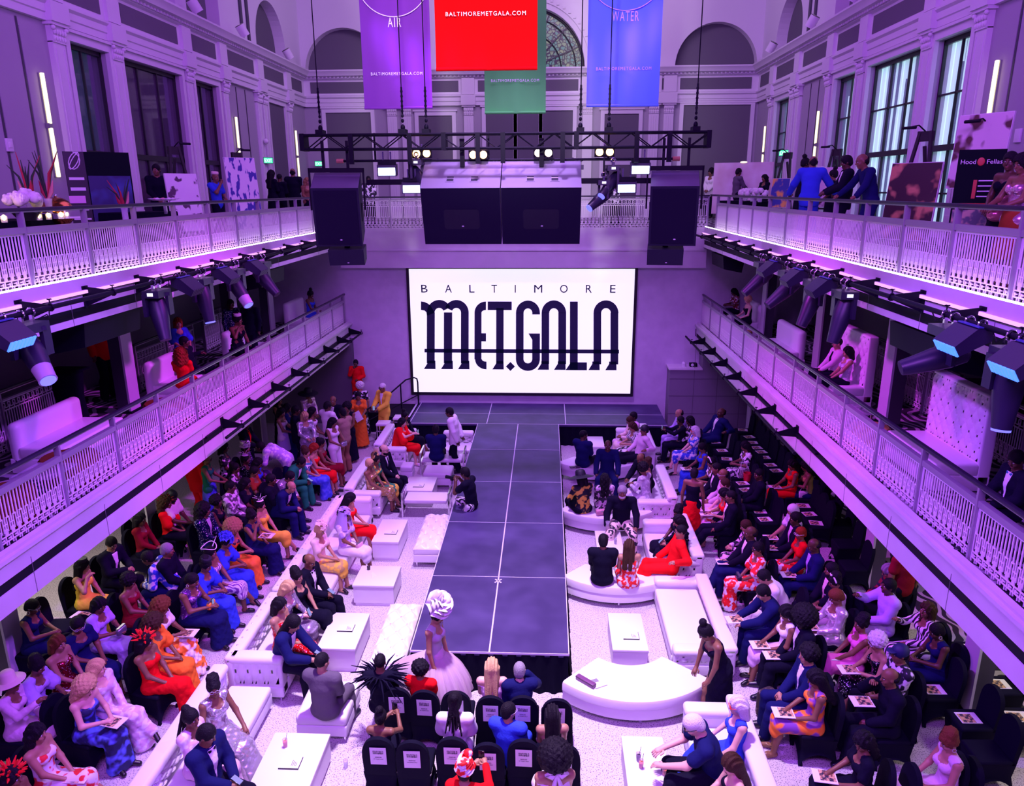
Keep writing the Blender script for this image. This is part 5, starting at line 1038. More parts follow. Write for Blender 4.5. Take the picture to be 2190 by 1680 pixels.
def skeleton(pose, yaw, fem):
    p = POSES[pose]; S = Skel(); sit = p.get('sit'); S.sit = sit; S.p = p
    S.fem = fem; S.fl = {}
    base = np.array([0, 0, .54 if sit else (.50 if p.get('kneel') else .94)]); S.pel = base
    la = -math.radians(p.get('lean', 0))
    up = lambda y, z: rotx((0, y, base[2]+z), la, base)
    S.wai = up(-.02, .17); S.che = up(-.02, .37); S.nec = up(-.015, .555); S.nb = up(-.02, .50)
    sw = .162 if fem else .185
    def side(s): q = up(-.02, .50); return q+np.array([s*sw, 0, 0])
    S.sh = [side(1), side(-1)]
    hd = up(.02, .70); S.hed = hd
    S.HR = rotz3(math.radians(yaw)) @ rotx3(-math.radians(p.get('pitch', 6))+la*.35)
    hw = .088
    S.hip = [base+np.array([hw, 0, -.01]), base+np.array([-hw, 0, -.01])]
    S.knee = []; S.ank = []; S.toe = []
    for i, s in enumerate((1, -1)):
        if sit:
            kx = .12 if not p.get('wide') else .20; ky = .46; kz = .52; ax, ay, az = kx, .47, .085
            if fem and not p.get('wide'): kx, ax = .075, .08
            if p.get('stretch'): ay = .72; kz = .50
            if p.get('cross') and s == 1: kx, kz, ax, ay, az = .0, .60, -.12, .62, .27
            if not p.get('cross') and s == -1: ay += .05
            S.knee.append(np.array([s*kx if not (p.get('cross') and s == 1) else kx, ky, kz])); an = np.array([s*ax if not (p.get('cross') and s == 1) else ax, ay, az])
        elif p.get('kneel'):
            if s == 1: S.knee.append(np.array([.12, .36, .50])); an = np.array([.12, .32, .085])
            else: S.knee.append(np.array([-.12, .22, .10])); an = np.array([-.12, -.20, .10])
        else:
            st = p.get('step', 0.0)*s; an = np.array([s*.10, st, .085]); k, an = ik(S.hip[i], an, .44, .42, (0, 1, 0)); S.knee.append(k)
        S.ank.append(an); td = np.array([s*.035, .145, -.045 if an[2] < .15 else -.09]); S.toe.append(an+td)
    S.elb = []; S.wri = []; S.hdir = []
    for i, s in enumerate((1, -1)):
        e, w = ik(S.sh[i], p['w'][i], .285, .25, (s*.6, -.35, -.75)); S.elb.append(e); S.wri.append(w)
        d = (w-e)/np.linalg.norm(w-e)
        if pose not in 'ADEIi': d = d*.7+np.array([-s*.35, .45, -.1])
        S.hdir.append(d/np.linalg.norm(d))
    S.lo = np.minimum.reduce([S.pel]+S.sh+S.knee+S.ank+S.toe+S.elb+S.wri+[hd])-.26
    S.hi = np.maximum.reduce([S.pel]+S.sh+S.knee+S.ank+S.toe+S.elb+S.wri+[hd])+.26
    S.lo[2] = max(S.lo[2], -.03)
    return S
_sk = {}
def skel(pose, yaw, fem):
    k = (pose, yaw, fem)
    if k not in _sk: _sk[k] = skeleton(*k)
    return _sk[k]

def torso(F, S, g=0.0, k=.03, low=True):
    fem = S.fem; c = S.che; fl = (1, .68, 1)
    F.cone(S.wai, c, .118 if fem else .138, .138 if fem else .158, k, (1, .72, 1), grow=g)
    F.cone(c, S.nb+np.array([0,0,-.05]), .136 if fem else .158, .10 if fem else .115, k, (1, .72, .9), grow=g)
    F.cone(S.sh[0], S.sh[1], .058 if fem else .066, .058 if fem else .066, .04, grow=g)
    if fem:
        d = S.HR[:, 1]*0
        fw = np.cross(np.array([1.,0,0]), (S.che-S.wai)/np.linalg.norm(S.che-S.wai)); fw = -fw if fw[1] < 0 else fw
        for s in (1, -1): F.ell(S.che+np.array([s*.065, 0, .015])+fw*.085, (.062+g, .058+g, .06+g), .03)
    if low:
        F.cone(S.wai, S.pel, .118 if fem else .136, .155 if fem else .148, k, (1, .78, 1), grow=g)
        F.cone(S.hip[0], S.hip[1], .10 if fem else .095, .10 if fem else .095, .03, grow=g)
def arm(F, S, i, g=0.0, frac=1.0, k=.025, loose=0.0):
    """frac: 1 = to the wrist, .5 = short sleeve"""
    r0, r1, r2 = (.048, .038, .026) if S.fem else (.057, .045, .031)
    if frac < .5:
        t = frac*2; F.cone(S.sh[i], S.sh[i]+(S.elb[i]-S.sh[i])*t, r0, r0+(r1-r0)*t+loose, k, grow=g)
    else:
        F.cone(S.sh[i], S.elb[i], r0, r1+loose*.5, k, grow=g)
        t = (frac-.5)*2
        if t > .01: F.cone(S.elb[i], S.elb[i]+(S.wri[i]-S.elb[i])*t, r1+loose*.5, r1+(r2-r1)*t+loose, k, grow=g)
def leg(F, S, i, g=0.0, k=.03, loose=0.0, upto=1.0):
    th, kn, an = (.088, .056, .037) if S.fem else (.088, .060, .042)
    F.cone(S.hip[i], S.knee[i], th, kn, k, grow=g)
    if upto > 0:
        a, b = S.knee[i], S.knee[i]+(S.ank[i]-S.knee[i])*upto; m = a+(b-a)*.35-np.array([0, .012, 0])
        F.cone(a, m, kn, kn*.98+loose*.5, k, grow=g); F.cone(m, b, kn*.98+loose*.5, an+loose, k, grow=g)

def tubemesh(pts, rs, n=6):
    mb = MB(); mb.tube([Vector(p) for p in pts], list(rs), n); return mb.v, mb.f
def hand_parts(S, i):
    s = 1 if i == 0 else -1; w = S.wri[i]; d = S.hdir[i]
    n = np.array([0, 0, 1.]) if abs(d[2]) < .8 else np.array([-s*1., 0, 0])
    n = n-n.dot(d)*d; n /= np.linalg.norm(n); sd = np.cross(d, n)   # sd points to the thumb or little finger side
    th = -1 if sd.dot([s, 0, 0]) > 0 else 1                         # thumb towards the body's middle
    out = []
    for q, L in zip((-.030, -.010, .011, .031), (.058, .070, .074, .066)):
        L *= .95 if S.fem else 1.05; b = w+d*.085+sd*q*th
        dd = d+sd*th*q*3; c1 = b+dd*L*.48-n*.008; c2 = c1+(dd*.62-n*.75)*L*.5
        out.append(tubemesh([b-d*.02, b, c1, c2], (.0095, .010, .0092, .007)))
    b = w+d*.028+sd*th*.030; out.append(tubemesh([b, b+(d*.55+sd*th*.75)*.035, b+(d*.85+sd*th*.35-n*.2)*.068], (.0125, .0115, .008)))
    return out, n

def head_field(F, S):
    o, R = S.hed, S.HR; H = lambda x, y, z: o+R @ np.array([x, y, z])
    f = .95 if S.fem else 1.0
    F.cone(S.nb+np.array([0,0,-.01]), H(0, -.015, -.06), .060*f if not S.fem else .052, .052*f if not S.fem else .045, .03)
    F.ell(H(0, -.012, .03), (.076*f, .097*f, .092*f), .02, R=R)
    F.ell(H(0, .022, -.045), (.058*f, .066*f, .075*f), .03, R=R)
    F.ell(H(0, .062, -.096), (.026, .022, .020), .025, R=R)
    F.cone(H(0, .088, .012), H(0, .105, -.028), .010, .0145, .012)
    F.cone(H(-.034, .078, .026), H(.034, .078, .026), .012, .012, .015)
    for s in (1, -1):
        F.ell(H(s*.076*f, -.005, -.012), (.011, .020, .032), .006, R=R)
        F.ell(H(s*.040, .062, -.035), (.022, .022, .024), .02, R=R)
    F.cone(H(-.018, .083, -.062), H(.018, .083, -.062), .009, .009, .012)
def add_islands(mb, S):
    o, R = S.hed, S.HR; M = Matrix([[*R[i], o[i]] for i in range(3)]+[[0,0,0,1]]); mb.M = M
    for s in (1, -1):
        mb.mi = 1; mb.sph((s*.031, .0795, .004), (.0135, .009, .0085), 10, 6)
        mb.mi = 2; mb.sph((s*.031, .0865, .004), (.0065, .0045, .0068), 8, 5)
        mb.tube([(s*.014, .091, .024), (s*.032, .091, .031), (s*.050, .078, .026)], .0042, 5)
    mb.mi = 3; mb.sph((0, .0895, -.060), (.022, .006, .0055), 10, 5); mb.sph((0, .089, -.069), (.019, .006, .006), 10, 5)
    mb.M = None; mb.mi = 0

_bm = {}
def body_mesh(pose, yaw, fem):
    key = (pose, yaw, fem)
    if key in _bm: return _bm[key]
    S = skel(*key); F = Field(S.lo, S.hi, .0125)
    torso(F, S)
    for i in (0, 1):
        arm(F, S, i); leg(F, S, i)
        n = hand_parts(S, i)[1]; w, d = S.wri[i], S.hdir[i]
        F.cone(w, w+d*.075, .027, .036, .015, None)
        F.cone(S.ank[i]-np.array([0, .03, .03]), S.toe[i], .036, .026, .02)
    head_field(F, S)
    V, Q = F.out(); mb = MB(); mb.add([tuple(v) for v in V], [tuple(q) for q in Q.tolist()])
    for i in (0, 1):
        for vs, fs in hand_parts(S, i)[0]: mb.add(vs, fs)
    add_islands(mb, S)
    me = mb.mesh('person_body', [M_SKIN, M_EYE, M_DARKFEATURE, M_LIP], smooth=3.1, fix=False); _bm[key] = me; return me

def skirt_field(F, S, kind, g):
    pel, k0, k1 = S.pel, S.knee[0], S.knee[1]; km = (k0+k1)/2; am = (S.ank[0]+S.ank[1])/2
    if S.sit or S.p.get('kneel'):
        F.cone(S.hip[0], k0, .100+g, .080+g, .03); F.cone(S.hip[1], k1, .100+g, .080+g, .03)
        F.cone(pel+np.array([0,.03,-.02]), km+np.array([0,-.02,0]), .13+g, .10+g, .05, (1.15, 1, .8))
        if kind in 'LP':
            hem = np.array([am[0], am[1]-.04, .09]); r = .155 if kind == 'L' else .26
            F.cone(km+np.array([0,.0,-.03]), hem, .115+g, r+g, .05, (1.1, .8, 1)); F.cone(k0, S.ank[0], .075, .09, .04); F.cone(k1, S.ank[1], .075, .09, .04)
            F.cut((0,0,-1), (0,0,.03))
        else:
            F.cone(km, km+np.array([0,.03,-.13]), .10+g, .10+g, .04, (1.15, .8, 1))
    else:
        z = {'s': .52, 'm': .40, 'L': .07, 'P': .07}[kind]; r = {'s': .20, 'm': .21, 'L': .24, 'P': .44}[kind]
        b = np.array([am[0], am[1], z])
        if kind == 'P':
            F.cone(pel+np.array([0,0,.06]), pel+np.array([0,0,-.30]), .16, .40, .06, (1, .95, 1)); F.cone(pel+np.array([0,0,-.30]), b, .40, .44, .06)
        else: F.cone(pel+np.array([0,0,.02]), b, .150+g, r+g, .04, (1, .9, 1))
        F.cut((0,0,-1), (0,0,z+.02))
    if kind == 'P': F.noise(.03, 34, 1.3)
    elif kind == 'L': F.noise(.006, 46, .4)
_gm = {}
SLEEVE = {'suit': 1.0, 'long': .98, 'short': .30, 'elbow': .52, 'slv': 0, 'strap': 0, 'puff': .42, 'cape': 0, 'none': 0}
def garment_mesh(pose, fem, top, bot):
    """top and skirt in one surface (a dress), a top alone, or trousers alone; '' leaves one out"""
    key = (pose, fem, top, bot)
    if key in _gm: return _gm[key]
    S = skel(pose, 0, fem); F = Field(S.lo-.1, S.hi+.1, .0145); g = .014
    if top:
        gg = {'suit': .022, 'cape': .03}.get(top, .013)
        torso(F, S, gg)
        fr = SLEEVE[top]
        for i in (0, 1):
            if fr: arm(F, S, i, gg, fr, loose={'puff': .05, 'suit': .006, 'long': .006, 'elbow': .02, 'short': .015}.get(top, 0))
        if top == 'suit' and not S.sit: F.cone(S.wai, S.pel+np.array([0,0,-.10]), .14, .185, .03, (1, .8, 1))
        if top == 'cape':
            for i in (0, 1): F.cone(S.sh[i], S.elb[i]+np.array([0,-.05,-.12]), .08, .12, .05)
            F.cone(S.che+np.array([0,-.08,0]), S.pel+np.array([0,-.10,.05]), .17, .24, .05, (1.1, .7, 1))
        up = (S.nb-S.wai)/np.linalg.norm(S.nb-S.wai)
        F.cone(S.nb-up*.02, S.hed, .062 if fem else .060, .075, 0, op='s')
        fw = np.array([0, -up[2], up[1]]); fw = fw if fw[1] > 0 else -fw
        if fem: F.ell(S.nb+fw*.075-up*.03, (.085, .06, .085), 0, op='s')
        if top == 'slv':
            for i, s in enumerate((1, -1)): F.ell(S.sh[i]+np.array([s*.055, 0, -.02]), (.065, .12, .085), 0, op='s')
        if top == 'strap': F.cut(up, S.che+up*.075)
        if not bot and not S.sit: F.cut((0,0,-1), (0,0,S.pel[2]-.17))
    if bot == 't' or bot == 'w':
        F.cone(S.wai, S.pel, .125 if fem else .14, .155 if fem else .148, .03, (1, .78, 1), grow=.006); F.cone(S.hip[0], S.hip[1], .10, .10, .03, grow=.006)
        for i in (0, 1): leg(F, S, i, g, loose=.022 if bot == 't' else .075, upto=.97)
    elif bot == 'h':
        F.cone(S.wai, S.pel, .14, .152, .03, (1, .78, 1), grow=.006)
        for i in (0, 1): leg(F, S, i, .018, upto=0)
    elif bot: skirt_field(F, S, bot, g)
    V, Q = F.out(); mb = MB(); mb.add([tuple(v) for v in V], [tuple(q) for q in Q.tolist()])
    me = mb.mesh('garment', [M_CLOTH], smooth=3.1, fix=False); _gm[key] = me; return me
def shirt_mesh(pose, fem):
    key = ('shirt', pose, fem)
    if key in _gm: return _gm[key]
    S = skel(pose, 0, fem); F = Field(S.wai-.3, S.nec+.25, .0105); torso(F, S, .027)
    up = (S.nb-S.wai)/np.linalg.norm(S.nb-S.wai); fw = np.array([0, -up[2], up[1]]); fw = fw if fw[1] > 0 else -fw
    b = S.wai-up*.06
    for s in (1, -1):
        n = np.array([s*1., 0, 0])-up*.155; F.cut(n/np.linalg.norm(n), b)
    F.cut(-fw, S.che+fw*.02); F.cut(up, S.nb+up*.035); F.cone(S.nb, S.hed, .05, .06, 0, op='s')
    V, Q = F.out(); mb = MB(); mb.add([tuple(v) for v in V], [tuple(q) for q in Q.tolist()])
    me = mb.mesh('shirt_front', [M_CLOTH], smooth=3.1, fix=False); _gm[key] = me; return me
def tie_mesh(pose, fem, bow):
    key = ('tie', pose, fem, bow)
    if key in _gm: return _gm[key]
    S = skel(pose, 0, fem); up = (S.nb-S.wai)/np.linalg.norm(S.nb-S.wai); fw = np.array([0, -up[2], up[1]]); fw = fw if fw[1] > 0 else -fw
    mb = MB(); o = S.nb+up*.012+fw*.098; X = np.array([1., 0, 0])
    if bow:
        for s in (1, -1): mb.add([o+X*s*.004+up*.008, o+X*s*.004-up*.008, o+X*s*.06-up*.026, o+X*s*.06+up*.026, o+fw*.02+X*s*.03], [(0,1,4), (1,2,4), (2,3,4), (3,0,4), (0,3,2,1)])
    else:
        q = S.wai+fw*.125+up*.02; c = S.che+fw*.142
        mb.tube([o+fw*.006, c, q], [.016, .026, .03], 6)
    me = mb.mesh('tie', [M_CLOTH], smooth=.5); _gm[key] = me; return me
def shoes_mesh(pose, fem):
    key = ('shoes', pose, fem)
    if key in _gm: return _gm[key]
    out = []
    for i in (0, 1):
        S = skel(pose, 0, fem); a, t = S.ank[i], S.toe[i]; F = Field(np.minimum(a, t)-.12, np.maximum(a, t)+.12, .0085)
        if fem:
            F.cone(a+np.array([0,-.02,-.045]), t+np.array([0,0,-.012]), .030, .026, .01); F.cone(a+np.array([0,.05,-.01]), t, .034, .033, .015)
            F.ell(a+np.array([0,.04,.035]), (.05, .075, .045), 0, op='s')
            F.cone(a+np.array([0,-.035,-.03]), a+np.array([0,-.045,-.08]), .016, .008, .01)
        else:
            F.cone(a+np.array([0,-.035,-.035]), t+np.array([0,.015,-.008]), .046, .040, .02, (1,1,.9)); F.cone(a+np.array([0,-.01,-.01]), t, .045, .034, .02)
        V, Q = F.out(); mb = MB(); mb.add([tuple(v) for v in V], [tuple(q) for q in Q.tolist()]); out.append(mb.mesh('shoe', [M_LEATHER], smooth=3.1, fix=False))
    _gm[key] = out; return out

_hm = {}
def hair_mesh(st):
    """hair in the head's own frame"""
    if st in _hm: return _hm[st]
    F = Field((-.30, -.34, -.62), (.30, .24, .34), .0115); face = lambda: F.ell((0, .112, -.045), (.074, .075, .098), 0, op='s')
    cap = lambda g=.016: F.ell((0, -.012, .032), (.076+g, .097+g, .093+g), .02)
    if st == 'crop': cap(.012); F.ell((0, -.06, -.03), (.075, .055, .06), .03); face(); F.cut((0, .35, -.94), (0, 0, -.075))
    elif st == 'fuzz': cap(.006); face(); F.cut((0, .5, -.86), (0, 0, -.02))
    elif st == 'bald': F.cone((0, -.07, -.03), (.0, -.085, .02), .055, .05, .02); F.ell((.05, -.05, -.005), (.035, .05, .035), .02); F.ell((-.05, -.05, -.005), (.035, .05, .035), .02); F.ell((0, -.012, .05), (.07, .095, .085), 0, op='s'); face()
    elif st in ('afro', 'bigafro', 'curls'):
        r = {'afro': .135, 'bigafro': .19, 'curls': .145}[st]
        F.ell((0, -.03, .05), (r, r*.98, r*.95), .03)
        if st == 'curls': F.cone((.08, -.05, -.02), (.11, -.06, -.18), .08, .06, .05); F.cone((-.08, -.05, -.02), (-.11, -.06, -.18), .08, .06, .05); F.cone((0, -.09, 0), (0, -.12, -.2), .1, .08, .05)
        F.noise(.016, 75, .7); F.ell((0, .125, -.04), (.078, .085, .11), 0, op='s')
    elif st in ('long', 'bob', 'wavy'):
        cap(.02); z = {'long': -.40, 'bob': -.15, 'wavy': -.36}[st]
        for s in (1, -1): F.cone((s*.062, -.02, .0), (s*.080, -.04, z*.75), .045, .034, .03); F.cone((s*.04, -.075, 0), (s*.05, -.10, z), .06, .045, .04)
        F.D = F.D + (f4(.007)*np.sin(F.ax[0]*150)[:, None, None]*np.ones_like(F.ax[1])[None, :, None]*np.ones_like(F.ax[2])[None, None, :]).astype(f4)*(np.sin(F.ax[2]*14)[None, None, :]*.5+.8).astype(f4)
        if st == 'wavy': F.noise(.010, 60, .3)
        F.ell((0, .112, -.055), (.062, .075, .115), 0, op='s')
    elif st == 'bun': cap(.014); F.ell((0, -.06, -.03), (.07, .05, .05), .03); face(); F.ell((0, -.055, .165), (.058, .058, .052), .02); F.noise(.004, 90, 0)
    elif st == 'updo': cap(.016); F.ell((0, -.05, .12), (.085, .085, .07), .03); F.noise(.008, 70, .2); face()
    elif st in ('braids', 'pony'):
        cap(.014); F.ell((0, -.06, -.03), (.07, .05, .05), .03); face(); F.ell((0, -.09, .11), (.055, .055, .05), .02)
        if st == 'pony': F.cone((0, -.12, .09), (0, -.15, -.34), .05, .03, .02)
        else:
            for q in range(9): a = (q-4)*.22; F.cone((.03*a, -.11, .10), (.11*a, -.15-.03*math.cos(3*q), -.30-.06*math.sin(5*q)), .016, .011, .006)
    elif st == 'locs':
        cap(.018)
        for q in range(15): a = -2.5+q*.357; F.cone((.06*math.sin(a), -.05-.05*math.cos(a), .03), (.115*math.sin(a), -.06-.07*math.cos(a), -.30-.05*math.sin(7*q)), .022, .014, .008)
        F.ell((0, .118, -.055), (.066, .075, .11), 0, op='s')
    elif st == 'beard': F.ell((0, .035, -.075), (.064, .066, .062), .02); F.ell((0, .085, -.035), (.06, .03, .028), 0, op='s'); F.cut((0, .2, 1), (0, 0, -.035))
    V, Q = F.out(); mb = MB(); mb.add([tuple(v) for v in V], [tuple(q) for q in Q.tolist()]); me = mb.mesh('hair', [M_HAIR], smooth=3.1, fix=False); _hm[st] = me; return me
def hat_mesh(st):
    key = 'hat_'+st
    if key in _hm: return _hm[key]
    mb = MB(); rng = random.Random(len(st)*7+ord(st[0])); sm = .6
    if st == 'brim': mb.lathe([(0, .205), (.07, .20), (.092, .17), (.10, .075), (.105, .065), (.20, .05), (.205, .045), (.20, .042), (.10, .055)], (0, -.012, 0), 28)
    elif st == 'wide': mb.lathe([(0, .20), (.075, .19), (.10, .15), (.108, .07), (.26, .02), (.27, .012), (.255, .01), (.10, .055)], (0, -.012, 0), 28)
    elif st == 'cap': mb.sph((0, -.012, .04), (.095, .115, .105), 18, 10); mb.sph((0, .10, .06), (.07, .07, .012), 14, 6)
    elif st == 'durag': mb.sph((0, -.014, .036), (.092, .112, .106), 18, 10); mb.tube([(0, -.11, -.02), (.02, -.15, -.10), (.01, -.16, -.2)], [.03, .03, .015], 7)
    elif st == 'wrap':
        mb.sph((0, -.03, .07), (.105, .125, .105), 18, 10)
        for q in range(5): a = q*.5; mb.tube([(.10*math.cos(t)*(1-.1*q), -.03+.12*math.sin(t), .05+.03*q+.015*math.sin(t*2+q)) for t in [k*math.pi/8 for k in range(17)]], .022, 6)
        mb.sph((.02, .05, .19), (.06, .045, .05), 10, 7)
    elif st in ('flowers', 'rosette', 'tulle'):
        n = {'flowers': 16, 'rosette': 7, 'tulle': 24}[st]
        for q in range(n):
            a = rng.uniform(0, 6.28); e = rng.uniform(.15, 1.4); R = .12 if st != 'rosette' else .10
            c = Vector((R*math.cos(a)*math.cos(e), -.02+R*math.sin(a)*math.cos(e), .06+R*math.sin(e)))
            for k in range(3 if st != 'tulle' else 1):
                r = (.045-.012*k) if st != 'tulle' else rng.uniform(.05, .075); d = (c-Vector((0,-.02,.05))).normalized()
                nrm = d; xx = nrm.orthogonal().normalized(); yy = nrm.cross(xx); vs = [c+d*(.012*k-.004)]; m = 10
                for j in range(m): aa = 6.283*j/m; vs.append(c+(xx*math.cos(aa)+yy*math.sin(aa))*r*(1+.22*math.cos(aa*5))+d*.02)
                mb.add(vs, [(0, 1+j, 1+(j+1)%m) for j in range(m)])
    elif st == 'spikes':
        for q in range(26):
            a = math.pi*q/25; L = rng.uniform(.16, .24); mb.tube([(.07*math.cos(a), -.03, .05+.07*math.sin(a)), ((.07+L)*math.cos(a), -.04, .05+(.07+L)*math.sin(a))], [.007, .002], 5)
        mb.tube([(.09*math.cos(t), -.015+.02*math.sin(t), .055+.09*math.sin(t)) for t in [math.pi*k/14 for k in range(15)]], .016, 7)
        mb.sph((0, .05, .14), (.05, .03, .03), 10, 6)
    elif st == 'fascinator':
        mb.sph((.03, .0, .125), (.08, .08, .012), 16, 6)
        for q in range(6): a = q*1.05; mb.tube([(.03, 0, .135), (.03+.07*math.cos(a), .07*math.sin(a), .19), (.03+.15*math.cos(a), .15*math.sin(a), .20+.02*(q % 2))], [.006, .005, .002], 5)
    elif st == 'pillbox': mb.lathe([(0, .165), (.085, .16), (.092, .15), (.094, .10), (.085, .09)], (0, -.02, 0), 24)
    elif st == 'ribbon': mb.tube([(.16*math.cos(t)+.02, -.02+.13*math.sin(t), .14+.03*math.cos(2*t)) for t in [k*.35 for k in range(19)]], .008, 6); mb.tube([(-.04, .02, .10), (-.10, .08, .30)], [.012, .004], 6)
    elif st == 'plume':
        for q in range(40):
            a = rng.uniform(0, 6.28); e = rng.uniform(.2, 1.3); L = rng.uniform(.14, .22); d = Vector((math.cos(a)*math.cos(e), math.sin(a)*math.cos(e), math.sin(e)))
            mb.tube([Vector((0,-.02,.04))+d*.08, Vector((0,-.02,.04))+d*L+Vector((0,0,-.01))], [.022, .006], 5)
    elif st == 'rose':
        ax = Vector((.25, .45, .86)).normalized(); xx = ax.orthogonal().normalized(); yy = ax.cross(xx); c = Vector((0, -.05, .17)); mb.sph(c, (.10, .10, .11), 16, 10)
        for ring, (n, r0, r1, h0, h1) in enumerate(((3, .02, .045, .09, .21), (4, .035, .08, .05, .21), (5, .055, .12, .0, .19), (6, .07, .155, -.05, .14), (7, .075, .185, -.09, .06))):
            for q in range(n):
                a0 = 6.283*q/n+ring*.6; w = 6.283/n*.70
                def fn(s, t, a0=a0, w=w, r0=r0, r1=r1, h0=h0, h1=h1):
                    aa = a0+(s-.5)*w*2*(1-.30*t*t); rr = r0+(r1-r0)*t**1.3+.03*max(0, t-.75)*4; hh = h0+(h1-h0)*math.sin(t*1.55)-.06*t*(abs(s-.5)*2)**3
                    return tuple(c+xx*(rr*math.cos(aa))+yy*(rr*math.sin(aa))+ax*hh)
                mb.grid(fn, 8, 6)
    elif st == 'bow':
        for s in (1, -1):
            mb.tube([(0, -.12, -.10), (s*.06, -.135, -.06), (s*.10, -.13, -.10), (s*.05, -.135, -.13), (0, -.125, -.10)], [.012, .03, .034, .03, .012], 6)
            mb.tube([(0, -.125, -.11), (s*.03, -.15, -.20), (s*.05, -.15, -.30)], [.012, .024, .028], 6)
    elif st == 'headband':
        mb.tube([(.092*math.cos(t), .01, .03+.105*math.sin(t)) for t in [math.pi*k/14 for k in range(15)]], .014, 7)
        mb.sph((.03, .02, .14), (.03, .02, .018), 8, 6); mb.sph((-.01, .03, .145), (.025, .02, .018), 8, 6)
    elif st == 'glasses':
        for s in (1, -1):
            mb.tube([(s*.033+.024*math.cos(t), .102, .004+.019*math.sin(t)) for t in [k*math.pi/8 for k in range(17)]], .0035, 5)
            mb.tube([(s*.056, .10, .008), (s*.084, .04, .008), (s*.086, -.02, .0)], .0032, 5)
        mb.tube([(-.010, .104, .008), (.010, .104, .008)], .0032, 5)
    elif st == 'earrings':
        for s in (1, -1): mb.tube([(s*.083, 0.0+.022*math.cos(t), -.065+.024*math.sin(t)) for t in [k*math.pi/6 for k in range(13)]], .0035, 5)
    elif st == 'veil':
        mb.lathe([(.10, .12), (.135, .0), (.16, -.12), (.19, -.25)], (0, -.02, 0), 24, 2.2, 7.22)
    me = mb.mesh('headwear', [M_HAT], smooth=.9, fix=st not in ('rose', 'flowers', 'tulle', 'rosette', 'veil')); _hm[key] = me; return me

def collar_mesh(pose, fem):
    """fan of long feathers standing out from the shoulders"""
    S = skel(pose, 0, fem); rng = random.Random(5); mb = MB(); c = Vector(S.nb)+Vector((0, -.02, -.02))
    for q in range(90):
        a = rng.uniform(0, 6.283); e = rng.uniform(-.35, .35); r0 = .06; L = rng.uniform(.22, .46); d = Vector((math.cos(a)*1.1, math.sin(a)*.75, e+.12)).normalized(); p = c+d*r0
        m = p+d*L*.5+Vector((0, 0, .02)); t = p+d*L+Vector((0, 0, -.06*L/.4)); mb.tube([p, m, t], [.008, .016, .003], 5)
    return mb.mesh('feather_collar', [M_CLOTH], smooth=.8)
def tulle_mesh():
    mb = MB(); rng = random.Random(9)
    for k, (z0, z1, r0, r1) in enumerate(((.98, .52, .15, .46), (.98, .36, .15, .52), (.96, .22, .15, .50), (.94, .10, .15, .50), (.90, .05, .15, .42), (.98, .62, .14, .38))):
        ph = rng.uniform(0, 6); n = 15+k
        def fn(s, t, z0=z0, z1=z1, r0=r0, r1=r1, ph=ph, n=n):
            a = 6.2832*s; r = r0+(r1-r0)*math.sin(t*1.35)/.976+.035*t*math.sin(n*a+ph)+.02*t*math.sin(2.3*n*a+2*ph); sx = 1.0+.75*max(0, -math.sin(a))**2*t
            return (r*math.cos(a), r*math.sin(a)*sx, z0+(z1-z0)*t**1.25+.025*t*math.cos(n*a*.5+ph))
        mb.grid(fn, 150, 12)
    return mb.mesh('tulle_skirt', [M_TULLE], smooth=3.1, fix=False)
PAL = dict(k=(.005,.004,.018), n=(.008,.010,.085), b=(.035,.07,.62), w=(.84,.82,.84), l=(.50,.38,.78), p=(.80,.16,.50), r=(.80,.006,.012), d=(.22,.006,.02),
           o=(.90,.20,.025), y=(.86,.62,.06), g=(.012,.20,.10), t=(.36,.25,.17), c=(.82,.66,.58), G=(.11,.09,.13), s=(.52,.48,.60), Z=(.52,.34,.12),
           e=(.04,.22,.34), m=(.20,.05,.36), q=(.45,.36,.55), u=(.25,.12,.07), a=(.30,.05,.02), i=(.70,.48,.66))
SKIN = {'1': (.72,.43,.34), '2': (.42,.22,.14), '3': (.21,.095,.055), '4': (.10,.045,.028)}
HAIRC = dict(k=(.008,.006,.012), b=(.05,.022,.014), u=(.16,.05,.02), y=(.62,.42,.20), w=(.70,.66,.70), r=(.28,.03,.012), G=(.28,.26,.30), B=(.36,.20,.09))
FABRIC = {}
def shade(o, c): o.color = (*c, 1.0)
def part_of(p, name, me, col, mat=None, label=None):
    o = put(name, me, p); shade(o, col)
    if mat: o.material_slots[0].link = 'OBJECT'; o.material_slots[0].material = mat
    if label: o['label'] = label
    return o
PEOPLE = []
